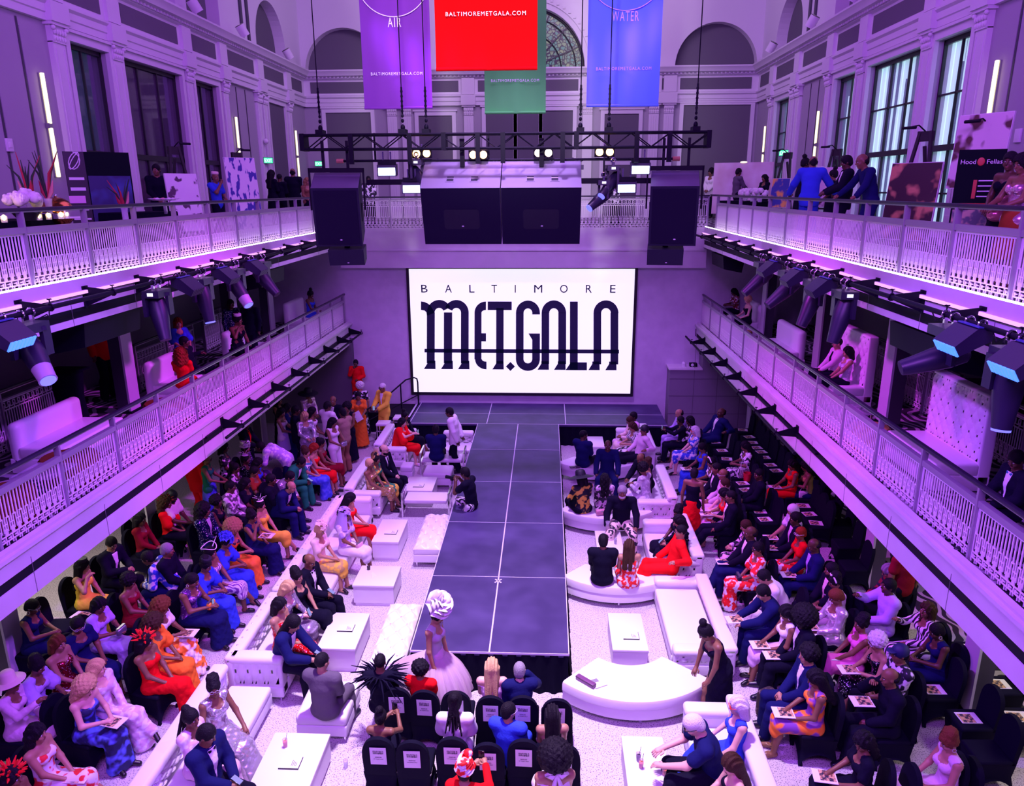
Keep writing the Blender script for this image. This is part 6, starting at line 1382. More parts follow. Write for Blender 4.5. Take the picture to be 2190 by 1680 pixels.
def person(u, v, z0, h, pose, look, spec, label, group=None, size=1.05, nogen=False):
    """spec: sex skin hair/haircolour top:colour bottom:colour extras.  (u, v) is the middle of the head in the photograph, h the heading in degrees (0 = to the right, 90 = to the stage)"""
    tk = spec.split(); fem = tk[0][0] == 'f'; sk = SKIN[tk[0][1]]; hs, hc = tk[1].split('/'); top, tc = tk[2].split(':'); bot, bc = tk[3].split(':'); ex = tk[4:]
    sc = size*(.96 if fem else 1.02); S = skel(pose, look, fem); a = math.radians(h-90)
    if isinstance(z0, tuple):                      # on a gallery: distance known, size follows from the head height seen
        fl, q, ax = z0; hp = at(u, v, x=q) if ax == 'x' else at(u, v, y=q); z0 = fl
        sc = min(max((hp.z-fl)/S.hed[2], sc*.86), sc*1.09); wdx = hp.x
    else: hp = at(u, v, z=z0+S.hed[2]*sc)
    off = Vector((S.hed[0]*math.cos(a)-S.hed[1]*math.sin(a), S.hed[0]*math.sin(a)+S.hed[1]*math.cos(a), 0))*sc
    o = put('person', body_mesh(pose, look, fem)); shade(o, sk); o.location = (hp.x-off.x, hp.y-off.y, z0); o.rotation_euler = (0, 0, a)
    wd = 1.0
    for e in ex:
        if e.startswith('wide'): wd = 1.14
    o.scale = (sc*wd, sc*wd, sc); tag(o, label, 'person', group)
    if tc.split('*')[0] == bc.split('*')[0] and bot not in 't w h -' and tc == bc:
        c, *m = tc.split('*'); part_of(o, 'dress', garment_mesh(pose, fem, top, bot), PAL[c], FABRIC.get(m[0]) if m else None)
    else:
        if top != 'none':
            c, *m = tc.split('*'); part_of(o, {'suit': 'jacket', 'cape': 'cape'}.get(top, 'shirt'), garment_mesh(pose, fem, top, ''), PAL[c], FABRIC.get(m[0]) if m else None)
        if bot not in '-':
            c, *m = bc.split('*'); part_of(o, 'trousers' if bot in 'twh' else 'skirt', garment_mesh(pose, fem, '', bot), PAL[c], FABRIC.get(m[0]) if m else None)
    if not (bot in 'LP' ) or S.sit:
        shc = PAL['k'] if not fem else HAIRC['k']
        for e in ex:
            if e.startswith('shoe:'): shc = PAL[e[5:]]
        if bot != '-':
            for me in shoes_mesh(pose, fem): part_of(o, 'shoe', me, shc)
    HR = Matrix(S.HR.tolist()); M4 = HR.to_4x4(); M4.translation = Vector(S.hed)
    def onhead(name, me, col, mat=None):
        c = part_of(o, name, me, col, mat); c.matrix_local = M4; return c
    if hs != 'none': onhead('hair', hair_mesh(hs), HAIRC[hc])
    for e in ex:
        k, _, c = e.partition(':')
        if k in ('shirtfront',): part_of(o, 'shirt_front', shirt_mesh(pose, fem), PAL[c or 'w'])
        elif k in ('tie', 'bow'): part_of(o, 'bow_tie' if k == 'bow' else 'necktie', tie_mesh(pose, fem, k == 'bow'), PAL[c or 'k'])
        elif k in ('brim', 'wide_hat', 'cap', 'durag', 'wrap', 'flowers', 'rosette', 'tulle', 'spikes', 'fascinator', 'pillbox', 'ribbon', 'plume', 'rose', 'bow_ribbon', 'headband', 'glasses', 'earrings', 'veil'):
            nm = {'brim': 'hat', 'wide_hat': 'hat', 'cap': 'hat', 'pillbox': 'hat', 'durag': 'headscarf', 'wrap': 'headwrap', 'flowers': 'flower_headpiece', 'rosette': 'flower_headpiece', 'tulle': 'tulle_headpiece',
                  'spikes': 'crown', 'fascinator': 'fascinator', 'ribbon': 'headpiece', 'plume': 'feather_headpiece', 'rose': 'rose_headpiece', 'bow_ribbon': 'neck_bow'}.get(k, k)
            cc, *m = (c or 'k').split('*')
            onhead(nm, hat_mesh({'wide_hat': 'wide', 'bow_ribbon': 'bow'}.get(k, k)), PAL[cc], FABRIC.get(m[0]) if m else None)
        elif k == 'collar': part_of(o, 'feather_collar', collar_mesh(pose, fem), PAL[c or 'k'])
        elif k == 'tulleskirt': part_of(o, 'tulle_skirt', tulle_mesh(), (1, 1, 1)); part_of(o, 'underskirt', garment_mesh(pose, fem, '', 'L'), PAL[c])
        elif k == 'beard': onhead('beard', hair_mesh('beard'), HAIRC[c or 'k'])
    PEOPLE.append((o, S, sc, a, label)); return o
# ------------------------------------------------------------------ patterned cloths
def fab(name, c2, scale, lo, hi, kind='noise', rough=.7, metal=0.0, bump=0, c1='obj', detail=1.5): FABRIC[name] = speckle(principled('cloth_'+name, (1, 1, 1), rough, metal), c1, c2, scale, lo, hi, bump, kind=kind, detail=detail)
fab('q', (.90, .86, .95), 34, .30, .22, 'voro', .25, .6, .4)          # sequins
fab('p', (.80, .76, .84), 11, .50, .56)                              # pale print on the cloth colour
fab('d', (.012, .010, .03), 12, .50, .55)                            # dark print
fab('f', (.90, .22, .02), 6, .46, .54)                               # flame flowers
fab('y', (.85, .55, .06), 8, .50, .56)                               # gold print
fab('z', (.82, .80, .84), 5, .45, .50, 'wave')                       # zigzag
fab('s', (.80, .78, .82), 9, .48, .52, 'wave')                       # stripes
fab('r', (.78, .02, .03), 9, .50, .56)                               # red print
fab('b', (.10, .14, .75), 7, .46, .58)                               # blue watercolour
fab('h', (.95, .92, .98), 3, .1, .9, 'noise', .22, .75, .5)          # hammered foil
# ------------------------------------------------------------------ everyone in the photograph: head position, floor height, heading, pose, look, dress, who
C = 'C'
T = [
# left audience, near
(239,1162,0,-10,'b',-20,'m2 crop/k suit:k t:k shirtfront glasses',C,'bespectacled man in black suit and open white shirt by the left wall'),
(177,1210,0,0,'e',20,'f2 long/k strap:y L:y pillbox:k',C,'woman in yellow and orange gown with a black pillbox hat'),
(69,1297,0,5,'b',0,'f3 crop/k slv:n m:n earrings:s glasses:s',C,'woman in sleeveless navy with hoop earrings by the near left column'),
(165,1335,0,-15,'j',-30,'f3 crop/k short:n m:n glasses:s wide',C,'woman in dark navy with glasses and short hair, arm out'),
(213,1293,0,-5,'b',-20,'f3 bob/k short:l L:l',C,'woman in lilac wrap dress holding a silver purse'),
(276,1243,0,0,'j',10,'f3 afro/k strap:d L:d',C,'woman in dark red strapless dress reading a programme'),
(316,1193,0,190,'c',0,'m4 crop/k suit:b*p t:n shirtfront',C,'man in blue textured blazer leaning down beside the column'),
(358,1176,0,5,'a',10,'m3 crop/G suit:k t:k',C,'grey-haired man in black behind the blue textured blazer'),
(409,1240,0,-5,'b',-10,'f3 crop/k slv:m*q L:n earrings:w wide',C,'woman in purple sequin top and navy skirt with an orange purse'),
(347,1297,0,0,'b',0,'f3 curls/u short:w P:w*f',C,'woman with auburn curls and a huge orange flower print skirt'),
(330,1333,0,-5,'j',10,'f3 curls/b puff:o L:o',C,'woman in orange puff-sleeve dress with brown curls'),
(311,1372,0,-10,'d',20,'f3 bob/k strap:r L:r plume:r',C,'woman in red feather dress with a red hat on her lap'),
(125,1375,0,-5,'a',-10,'f2 bob/u strap:d*q L:d*q',C,'bare-shouldered woman with auburn bob in dark red sequins'),
(22,1462,0,0,'i',10,'f3 crop/k long:i L:i brim:c',C,'woman waving a hand under a straw hat at the left edge'),
(79,1424,0,0,'b',0,'f3 updo/k puff:l L:l',C,'woman in lilac ruffled blouse with her programme raised'),
(208,1428,0,-15,'d',30,'f1 long/y long:i*p L:i*p',C,'blonde straight-haired woman in pink lace gown'),
(184,1470,0,-12,'b',-10,'f1 curls/y strap:n*b L:n*b',C,'curly blonde woman in blue watercolour gown with a phone'),
(79,1568,0,0,'d',0,'f2 wavy/k strap:w*r s:w*r shoe:r',C,'woman with wet dark curls in white and red ruffled dress'),
(26,1662,0,0,'a',0,'f3 bob/k strap:r s:r plume:r',C,'person under a big red feather hat at the bottom left corner'),
(450,1182,0,-5,'d',10,'f3 crop/k strap:m*s m:m*s ribbon:w',C,'woman in striped strapless dress with a white ribbon headpiece'),
(440,1208,0,-12,'b',0,'f3 updo/k puff:b L:b pillbox:k earrings:k',C,'woman in bright blue ruffles and a trailing skirt'),
(483,1158,0,-5,'b',0,'f3 updo/k puff:b L:b tulle:b',C,'woman wearing a blue tulle headpiece and ruffled blue shoulders'),
(499,1130,0,-5,'b',0,'f2 bigafro/B strap:o*d L:o*f',C,'woman with a big honey afro and orange tiger print top'),
(539,1104,0,-5,'e',10,'f3 updo/k slv:n L:n',C,'woman in sleeveless navy gown with one hand raised to her head'),
(556,1080,0,-10,'d',20,'f2 updo/k strap:y m:y fascinator:w',C,'woman in yellow dress with a white fascinator and crossed legs'),
(437,1091,0,-5,'a',10,'m3 curls/k suit:n*q t:n shirtfront:s',C,'person with black curls in a navy sequin jacket'),
(368,1061,0,0,'j',0,'m4 crop/k short:w t:k durag:k beard',C,'bearded man in white tee and black vest with a black headscarf'),
(356,1076,0,0,'a',0,'f3 curls/b puff:r m:k plume:d',C,'woman in ruffled red blouse behind the left column'),
(300,1110,0,0,'a',0,'f3 bob/k long:d m:k',C,'woman in dark red sitting half hidden by the left column'),
(493,1040,0,-5,'a',10,'m4 crop/k suit:G*p t:k',C,'man in grey flecked jacket in the dark left rows'),
(464,1073,0,0,'a',0,'f4 afro/k slv:k m:k',C,'woman with black afro and pearl earrings in black, left rows'),
(623,1041,0,-12,'c',0,'m2 bald/k suit:n t:n shirtfront',C,'bald man in navy suit leaning forward at the aisle'),
(621,1019,0,-10,'c',10,'m3 crop/k suit:q*q t:k shirtfront:t',C,'man in flowered sequin jacket next to the bald man in navy'),
(645,988,0,-10,'c',0,'m4 crop/k suit:g t:g shirtfront',C,'man in emerald green suit leaning over his phone'),
(654,967,0,-5,'a',0,'f2 updo/b short:e*p L:b*b',C,'woman in multicolour blue green print gown'),
(672,958,0,0,'j',0,'f2 bob/r strap:r m:r',C,'red-haired woman in red dress behind the green suit'),
(687,946,0,10,'a',20,'f3 braids/k strap:d m:d',C,'woman with long braids in dark red at the end of the left row'),
(552,990,0,0,'b',0,'f4 bob/k slv:b m:k',C,'woman in blue holding a programme in the dark left rows'),
(543,1008,0,0,'j',0,'f3 crop/k short:a m:a',C,'woman in burnt orange in the dark left rows'),
(526,958,0,0,'a',0,'f3 crop/k long:m*q L:m wrap:q*h',C,'woman in shiny purple headwrap in the back left row'),
(525,982,0,0,'a',0,'f4 crop/k long:k*q m:k fascinator:q',C,'woman in dark sequins with a lilac fascinator, back left rows'),
(526,1033,0,0,'a',0,'f4 bob/k short:k m:k',C,'woman in black in the middle of the dark left rows'),
(503,1000,0,5,'a',0,'f4 braids/k long:k*p m:k',C,'woman in dark floral top in the dark left rows'),
(580,1025,0,5,'a',0,'m4 crop/k suit:k t:k',C,'man in black behind the flowered sequin jacket'),
# standing on the left
(415,968,0,70,'A',0,'m3 bald/k suit:r t:r','','man in a full red suit standing with his back turned at the left wall'),
(442,981,0,10,'C',0,'f3 bald/k slv:g L:b*b glasses:k','','woman in green top and pleated rainbow blue skirt, standing'),
(479,956,0,15,'B',0,'f4 bob/k short:k*p m:k','','woman in black floral top standing beside the green top'),
(525,906,0,0,'C',0,'m4 bald/k suit:k t:k shirtfront:r bow','','man in black with a wide red lapel standing at the back left'),
(556,955,0,185,'F',0,'m4 crop/k suit:l*p t:n','','man in white paisley blazer bending over the left rows'),
(596,856,0,-10,'B',0,'f3 wavy/k slv:k L:k','','woman in black with long wavy hair standing at the far left'),
(602,882,0,0,'C',-20,'f3 bob/k strap:w s:l','','woman in strapless white top and short flared lilac skirt'),
(633,877,0,20,'B',0,'m4 crop/k suit:k t:k','','man in black standing between the white skirts and silver fringe'),
(652,890,0,-50,'C',0,'f2 long/y long:s*q L:s*q','','blonde woman in long silver fringed sequin dress'),
(668,880,0,10,'B',0,'f3 bob/k strap:w L:w','','woman in strapless white gown behind the silver fringe'),
(659,842,0,-30,'B',-20,'f3 crop/k long:i*q L:t wide_hat:k','','person in gold sequins with a wide black plumed hat'),
(615,872,0,10,'B',0,'f4 bob/k short:n L:n','','woman in dark navy standing behind the lilac skirt'),
(701,868,0,60,'C',-20,'m4 crop/k suit:w t:k','','man in white dinner jacket standing with his back turned'),
(712,856,0,-110,'B',10,'m3 bald/k suit:k t:k shirtfront','','bald man in black tuxedo behind the white dinner jacket'),
(732,882,0,150,'B',0,'m4 crop/k short:t t:u','','man in tan short-sleeved suit standing with his back turned'),
(742,871,0,-100,'B',0,'f3 afro/k slv:k L:k','','woman with natural black hair in black looking past the tan suit'),
(712,903,0,-30,'C',20,'f3 long/k slv:w w:w','','woman in white halter jumpsuit holding a silver purse'),
(766,846,0,-80,'C',0,'f3 crop/k short:o L:o','','woman in orange ruffled dress holding a white sheet'),
(770,826,0,100,'A',0,'f2 afro/w short:k*p L:k*p','','white-haired person in black dotted outfit seen from behind'),
(762,795,(.66,23.25,'y'),-90,'D',0,'m4 crop/k suit:r t:r','','man in bright red suit holding his chin by the steps'),
(818,828,0,-120,'C',-20,'m3 fuzz/w suit:y t:y shirtfront:w glasses:k shoe:t','','man in pale yellow suit and dark glasses standing at the steps'),
# left lounge
(861,903,0,-15,'k',0,'f1 bob/k cape:r s:r shoe:i',C[:0],'dark-haired woman in a red cape photographing with her phone'),
(866,889,0,-25,'d',0,'f3 bun/k long:k s:k','','woman with a high bun in black beside the red cape'),
(932,918,0,92,'a',0,'m4 crop/k suit:n t:k','','man in navy jacket seen from behind on the chrome bench'),
(961,881,0,172,'E',0,'m4 crop/k suit:w t:k bow','','man in white dinner jacket leaning forward, hand on hip'),
(822,961,0,-20,'a',0,'m1 bald/k suit:k t:k shirtfront tie glasses:k beard','','bald bearded man in dark suit and tie on the white sofa'),
(804,982,0,-15,'a',0,'f3 updo/k slv:g*y m:g*y spikes:Z','','woman in green and gold wearing a spiked crown'),
(791,991,0,-15,'d',0,'f3 crop/y strap:Z*q s:Z*q','','blonde woman in gold strapless sequins crossing her legs'),
(994,1011,.25,160,'K',0,'m4 crop/k short:k t:k*s','','crouching photographer in black tee with striped cloth at the runway edge'),
(749,1066,0,-5,'j',20,'f2 long/k strap:r m:r','','long-haired woman in bright red strapless gown on the straight sofa'),
(737,1103,0,-20,'a',10,'f3 bob/k short:l*p m:w*p flowers:l veil:l','','woman in lilac lace with a lilac flower hat and veil'),
(684,1133,0,-15,'j',0,'f2 crop/y short:c m:Z*y flowers:c','','woman in cream blouse and gold skirt with a cream flower hat'),
(662,1199,0,-15,'j',0,'m3 bald/k suit:k t:k shirtfront bow','','bald man in black tuxedo and bow tie looking at his phone'),
(635,1232,0,-20,'d',0,'f2 updo/k slv:k s:k','','black-haired woman in black dress with crossed legs next to the tuxedo'),
(617,1257,0,-12,'b',0,'f1 bob/y long:q*q m:q*q','','pale-blonde woman in gold sequins holding up her phone'),
(599,1294,0,-12,'a',0,'f2 bob/k strap:r*q L:r*q','','bare-shouldered woman in red sequin gown with dark hair'),
(627,1332,0,-10,'h',0,'m2 locs/k suit:n t:k shirtfront','','man with long locs in navy suit bent over his phone'),
(689,1414,0,80,'a',-20,'m2 fuzz/k suit:G t:G','','bald man in grey suit seen from behind on the puckered ottoman'),
(457,1470,0,-30,'l',-30,'f3 updo/k slv:s*h L:s*h glasses:s','','woman in reflective silver foil gown holding out her skirt'),
(409,1535,0,-10,'a',-10,'f3 braids/k long:i*p L:i','','woman with a braided bun in lilac tulle gown'),
(442,1570,0,-20,'j',20,'m3 crop/k suit:n t:k shirtfront bow','','man in navy tuxedo in the bottom left corner of the lounge'),
# centre rows
(813,1415,(0,8.90,'y'),90,'a',0,'m3 fuzz/k long:k t:k collar:k',C*0,'person in a spreading black feather collar, front row'),
(900,1430,(0,8.88,'y'),80,'a',0,'m3 afro/k short:r t:r','','person in bright red top with short black curls, front row'),
(1052,1425,(0,8.84,'y'),92,'a',0,'f1 long/y strap:i L:i','','blonde woman with bare back, front row'),
(1111,1433,(0,8.84,'y'),98,'e',-10,'m1 crop/G suit:n t:n','','grey-haired man in navy suit, front row'),
(815,1542,(0,7.97,'y'),85,'k',0,'f3 bun/k strap:k m:k','','woman in black holding her phone high, second row'),
(973,1500,(0,8.00,'y'),90,'a',0,'f3 braids/k puff:w*p L:w','','woman with long braids in white lace, second row'),
(1088,1520,(0,8.00,'y'),75,'a',-40,'m2 crop/k suit:b t:b shirtfront glasses:s','','man in royal blue suit turning his head, second row'),
(1181,1526,(0,7.97,'y'),95,'a',0,'f2 long/k none:r m:k','','woman with long black hair and bare back, second row'),
(995,1646,(0,6.95,'y'),80,'k',0,'f2 crop/k long:r m:r wrap:r*p','','person in red patterned headwrap filming with a phone'),
(1186,1619,(0,7.05,'y'),100,'a',0,'f2 bigafro/k strap:w L:w bow_ribbon:w','','woman with dark curls and a white halter bow, bottom row'),
(934,1316,0,-18,'J',0,'f2 updo/k slv:s -:i rose:w tulleskirt:i','','model in pale tulle ball gown wearing a giant white rose headpiece'),
# right lounge
(1248,930,0,60,'a',-40,'m4 fuzz/k suit:n t:k','','man in navy jacket turned away on the far curved bench'),
(1300,952,0,-95,'g',0,'m4 bald/k suit:n t:n','','bald man in navy suit leaning elbows on knees, facing the camera'),
(1354,890,0,-165,'a',0,'m4 crop/k suit:i t:i','','man in pale pink suit at the back of the far right sofa'),
(1347,899,0,-170,'b',0,'f3 crop/b long:c m:c','','woman in cream beside the pale pink suit'),
(1352,912,0,-160,'b',20,'f2 bob/b short:k*s m:k*p','','woman in black and white zebra stripes on the far right sofa'),
(1378,919,0,-165,'f',0,'m3 crop/k long:i t:k cap:k','','man in pale jacket and black cap with his arm on the sofa'),
(1370,980,0,-140,'h',0,'m3 bald/k suit:k t:k','','bald man in black hugging the woman beside him'),
(1383,992,0,170,'a',20,'f2 updo/b strap:k m:k','','woman in black being hugged on the white sofa'),
(1374,1002,0,140,'b',0,'f3 afro/k long:s*p m:s*p','','woman with black afro in a grey denim print off the shoulder'),
(1243,1022,0,115,'b',0,'f3 bob/k long:k*y m:k wide_hat:k','','person in black and gold jacket under a wide black hat'),
(1293,1024,0,95,'a',0,'f2 wavy/k long:i*d m:i*d','','woman with long black hair in pink lace, seen from behind'),
(1331,1051,0,-95,'g',0,'m3 crop/G long:k t:c*d beard:w wide','','white-bearded man in black tunic facing the camera'),
(1485,1012,0,70,'A',0,'f3 crop/k strap:k L:r','','woman with bare back in a black beaded top and red fringed skirt, standing'),
(1450,1096,0,-170,'a',40,'f4 updo/k slv:k m:k','','smiling woman in black with an updo behind the black ball gown'),
(1452,1114,0,-175,'b',0,'f2 bob/k long:k P:k','','woman in a big black ball gown beside the red suit'),
(1456,1136,0,178,'f',0,'m2 fuzz/k suit:r t:r glasses:k','','man in bright red suit lounging on the white sofa'),
(1290,1156,0,88,'a',0,'m3 crop/k suit:k t:k','','man in black suit seen from behind on the curved bench'),
(1346,1167,0,95,'a',-20,'f2 long/b strap:r*p L:r*p','','brown-haired woman in red floral dress seen from behind'),
(1509,1352,0,200,'H',-20,'f3 bun/k strap:k L:k','','woman in black strapless gown with a high bun, bending at the chaise'),
(1578,1509,0,180,'l',0,'f1 bob/w slv:b t:b glasses:r','','white-haired woman in blue top stretching out a leg'),
(1490,1550,0,178,'h',0,'m1 crop/w short:n t:k glasses:k wide','','grey-haired man in navy tee reaching over the table'),
(1563,1634,0,185,'b',20,'f1 long/b strap:k m:k','','woman with long dark red hair at the bottom right sofa'),
# right audience
(1452,884,0,190,'b',0,'m2 bald/k long:l t:l',C,'bald man in lilac shirt at the far end of the right front row'),
(1455,899,0,185,'k',0,'f4 crop/k long:k t:k',C,'person in black holding a phone up before the lilac shirt'),
(1475,899,0,180,'a',0,'f4 bob/k long:k*p m:k',C,'woman in black behind the raised phone, far right row'),
(1541,882,0,200,'f',0,'m4 bald/k suit:n t:n shirtfront bow wide',C,'large man in navy suit with a bow tie by the grey wall'),
(1486,921,0,185,'d',0,'f1 bob/w short:b*p m:b*p glasses:r',C,'grey-haired woman in blue print dress with crossed legs'),
(1502,957,0,185,'j',0,'f3 crop/k slv:b L:b',C,'woman in long royal blue gown in the right front row'),
(1594,954,0,182,'b',0,'f3 bob/k short:w*d L:w*d',C,'woman in white lace print with a striped tote'),
(1521,988,0,182,'b',0,'f3 crop/k short:w*d m:w*d headband:w',C,'woman with a white flower headband in the right front row'),
(1532,1001,0,180,'a',0,'m3 fuzz/k suit:k t:k shirtfront',C,'man in black jacket behind the flower headband'),
(1546,1014,0,182,'a',10,'m3 bald/k long:i t:i glasses:s',C,'man in pale pink shirt with glasses, right front row'),
(1550,1034,0,180,'a',0,'f1 crop/b short:i m:i',C,'woman in pale pink with dark hair tied back, right front row'),
(1548,1056,0,182,'b',0,'f2 bob/k slv:r m:w*r',C,'dark-haired woman in red top, right front row'),
(1563,1061,0,178,'l',-10,'m3 fuzz/k suit:k t:k shirtfront',C,'man in black leather jacket with his hand hanging down'),
(1623,1014,0,175,'a',20,'m4 fuzz/k suit:k t:k',C,'man in black with face in shadow, second row right'),
(1694,993,0,185,'j',20,'f3 bob/k slv:r m:r',C,'woman in red dress chatting in the third row right'),
(1723,996,0,170,'b',-10,'f3 bob/k strap:Z m:n',C,'woman in gold top and navy skirt beside the red dress'),
(1696,1091,0,182,'j',0,'m2 crop/w short:s*p t:k',C,'grey-haired man in patterned shirt, third row right'),
(1701,1108,0,182,'a',0,'m4 crop/k suit:k t:k shirtfront:i',C,'man in black jacket and pink shirt with papers on his knees'),
(1712,1140,0,178,'a',20,'f3 crop/r short:r m:r*p glasses:w',C,'red-haired woman in red pleated blouse with white glasses'),
(1740,1166,0,180,'j',0,'m4 bald/k suit:n t:n shirtfront:l',C,'bald man in navy suit with a pink pocket square'),
(1605,1139,0,180,'d',0,'m4 bald/k suit:k t:n shirtfront',C,'bald man in dark jacket and white shirt crossing his legs'),
(1595,1124,0,182,'b',0,'f2 crop/b long:i*d m:i*d',C,'woman in pink and black print beside the bald man'),
(1621,1172,0,182,'a',10,'f3 crop/k puff:r*p L:r*p glasses:k',C,'woman in red plaid and polka-dot dress with a black bag'),
(1633,1233,0,180,'c',10,'m2 crop/k long:w t:w shoe:d',C,'man in white shirt and white trousers with brown shoes'),
(1632,1266,0,185,'h',0,'m2 crop/k suit:n t:n',C,'man in navy suit with an orange flower bending over a programme'),
(1778,1218,0,182,'a',0,'m3 crop/k suit:k t:k shirtfront:c beard',C,'bearded man in black jacket and cream shirt'),
(1786,1243,0,182,'b',0,'f3 updo/k short:i m:i headband:w',C,'woman in pale pink with white sunglasses on her head'),
(1789,1275,0,182,'j',0,'f3 crop/u long:w*q L:w*q wide',C,'woman in white sequin dress with loose sleeves'),
(1682,1310,0,183,'j',0,'f3 bob/k slv:w m:i earrings:w',C,'woman in white sleeveless top and pink ruffled skirt'),
(1717,1322,0,182,'a',0,'m4 bigafro/k suit:k t:k shirtfront',C,'person with a huge black afro in a black jacket, legs out'),
(1727,1400,0,182,'a',0,'m2 afro/k suit:n t:n shirtfront',C,'man with black curls in dark satin jacket'),
(1842,1333,0,180,'d',10,'f3 updo/k slv:p L:p',C,'woman in hot pink gown with a curly updo'),
(1875,1373,0,182,'b',0,'f2 afro/w strap:k*q m:k*q glasses:s',C,'woman with short lilac-grey hair in black sequins'),
(1924,1397,0,182,'a',0,'m3 crop/k short:k*p t:k cap:n',C,'person in a navy cap and sparkling shirt'),
(1902,1448,0,180,'e',0,'m3 bald/k suit:k t:k',C,'bald man in black leather jacket holding programmes'),
(1982,1304,0,185,'i',20,'f3 wavy/b long:k*z m:k*z',C,'woman in black and white zigzag taking a selfie'),
(2003,1349,0,182,'b',0,'f4 crop/k slv:n m:n earrings:w',C,'woman in sleeveless navy with pearl earrings, back right rows'),
(1900,1253,0,183,'i',0,'m4 crop/k suit:l t:s',C,'man in pale lilac suit in the back right rows'),
(1900,1221,0,180,'b',0,'f2 bob/G long:d*d m:k glasses:k',C,'grey-haired woman in red and black plaid, back right rows'),
(1744,1450,0,178,'j',0,'f3 long/k slv:m*f m:m*f shoe:u',C,'woman with long black hair in purple and orange print dress'),
(1845,1585,0,172,'j',40,'f3 wavy/k short:k L:k earrings:s',C,'woman in black off-shoulder dress with programmes, bottom right'),
(2030,1585,0,180,'j',0,'f2 updo/u slv:i L:i earrings:s',C,'woman in pale pink top with a low bun, bottom right'),
(1942,1170,0,100,'A',0,'m3 crop/k short:d t:k','','man in black trousers and red top standing by the right gallery'),
# lower galleries
(208,668,(ZL,-9.2,'x'),-20,'A',0,'m3 crop/k suit:r t:k','','man in red jacket and black trousers, head behind the black loudspeaker'),
(381,690,(ZL,-8.1,'x'),-40,'C',-10,'f2 long/r puff:b t:k','','red-haired woman in royal blue top standing on the left lower gallery'),
(396,744,(ZL,-7.75,'x'),0,'f',20,'m4 crop/k long:k t:k','','person in black with an arm over the white sofa, left lower gallery'),
(391,784,(ZL,-7.35,'x'),100,'a',0,'f2 curls/r short:r m:r','','woman with long red curls seen from behind, left lower gallery'),
(508,684,(ZL,-7.35,'x'),-20,'e',20,'f3 updo/k strap:k P:k pillbox:w','','woman in black gown with a white hat, left lower gallery'),
(494,655,(ZL,-7.9,'x'),-30,'A',0,'m4 crop/k long:n*q t:k','','man in dark patterned jacket behind the black gown'),
(533,668,(ZL,-7.5,'x'),-90,'A',0,'m4 crop/k suit:k t:k','','man in black standing beside the black gown, left lower gallery'),
(664,629,(ZL,-7.3,'x'),-10,'j',0,'f4 bun/k strap:b L:b','','woman in royal blue gown by the far sofa, left lower gallery'),
(1599,645,(ZL,5.85,'x'),185,'j',0,'f1 afro/y strap:k m:k','','blonde woman in black at the far end of the right lower gallery'),
(1568,648,(ZL,5.9,'x'),185,'b',0,'f4 bob/k short:d*p m:k','','dark-haired woman in red print beside the blonde woman'),
(1790,744,(ZL,6.0,'x'),183,'d',0,'m2 fuzz/k long:i t:k tie:k','','man in pale shirt and tie on the tall tufted sofa'),
(1813,754,(ZL,6.0,'x'),180,'d',0,'f2 bob/k slv:s*p m:k','','woman in silver top with black bob on the tall tufted sofa'),
(2169,1003,(ZL,5.55,'x'),180,'j',20,'m4 crop/k suit:k t:k shirtfront bow:e','','man in black tuxedo with blue bow tie at the right edge'),
# upper galleries
(334,363,(ZU,-8.9,'x'),-60,'B',-20,'m3 crop/k long:k t:k','','man in black tending the dish behind the left upper rail'),
(461,381,(ZU,-8.3,'x'),-20,'D',-10,'m3 bald/k short:b t:k pillbox:c','','man in blue shirt and straw hat holding his face, left upper gallery'),
(581,373,(ZU,-8.8,'x'),60,'B',0,'f4 long/k long:k m:k','','long-haired woman in black by the blind panel, left upper gallery'),
(598,380,(ZU,-8.6,'x'),80,'B',0,'m4 fuzz/k long:k t:k','','man in black between the two others, left upper gallery'),
(626,369,(ZU,-8.3,'x'),100,'B',0,'m3 bald/k suit:k t:k','','bald man in black near the loudspeaker, left upper gallery'),
(657,388,(ZU,-7.7,'x'),-60,'B',30,'f2 wavy/B long:u m:k','','woman with light brown hair next to the left tall loudspeaker'),
(1520,369,(ZU,6.6,'x'),-130,'B',-10,'f3 updo/k suit:w t:k','','woman in white jacket with updo near the right tall loudspeaker'),
(1539,387,(ZU,6.9,'x'),150,'B',0,'f3 long/k short:k m:k','','woman with black hair in black beside the white jacket'),
(1580,368,(ZU,6.7,'x'),20,'C',0,'m4 crop/k long:G t:k','','man in dark grey filming with a camera, right upper gallery'),
(1635,381,(ZU,7.2,'x'),-150,'B',0,'f3 wavy/k short:k m:k','','woman in black dress behind the white flowers, right upper gallery'),
(1723,350,(ZU,6.6,'x'),0,'B',0,'f4 bun/k long:k m:k','','woman in black with a bun behind the bright blue suit'),
(1739,348,(ZU,5.55,'x'),70,'G',10,'m3 bald/k suit:b t:b','','bald man in bright blue suit leaning on the right upper rail'),
(1810,347,(ZU,5.75,'x'),170,'C',0,'m4 crop/k suit:k t:k shirtfront','','man in black suit with white shirt facing the blue suit'),
(1843,345,(ZU,5.6,'x'),180,'G',0,'m3 bald/k long:n t:n','','man in dark navy shirt leaning on the right upper rail'),
(1782,374,(ZU,6.5,'x'),150,'B',0,'f3 bun/k short:k m:k','','small woman in black seen between the suits, right upper gallery'),
(2160,345,(ZU,5.75,'x'),200,'B',20,'f4 crop/k strap:k L:k','','woman in black off-shoulder dress in front of the black poster'),
(2187,350,(ZU,5.5,'x'),190,'C',0,'f3 long/k strap:p*h m:a','','woman in pink at the right edge of the upper gallery'),
(788,384,(ZU,24.6,'y'),-70,'B',0,'m4 fuzz/k suit:k*p t:k','','person in patterned black leather on the back gallery'),
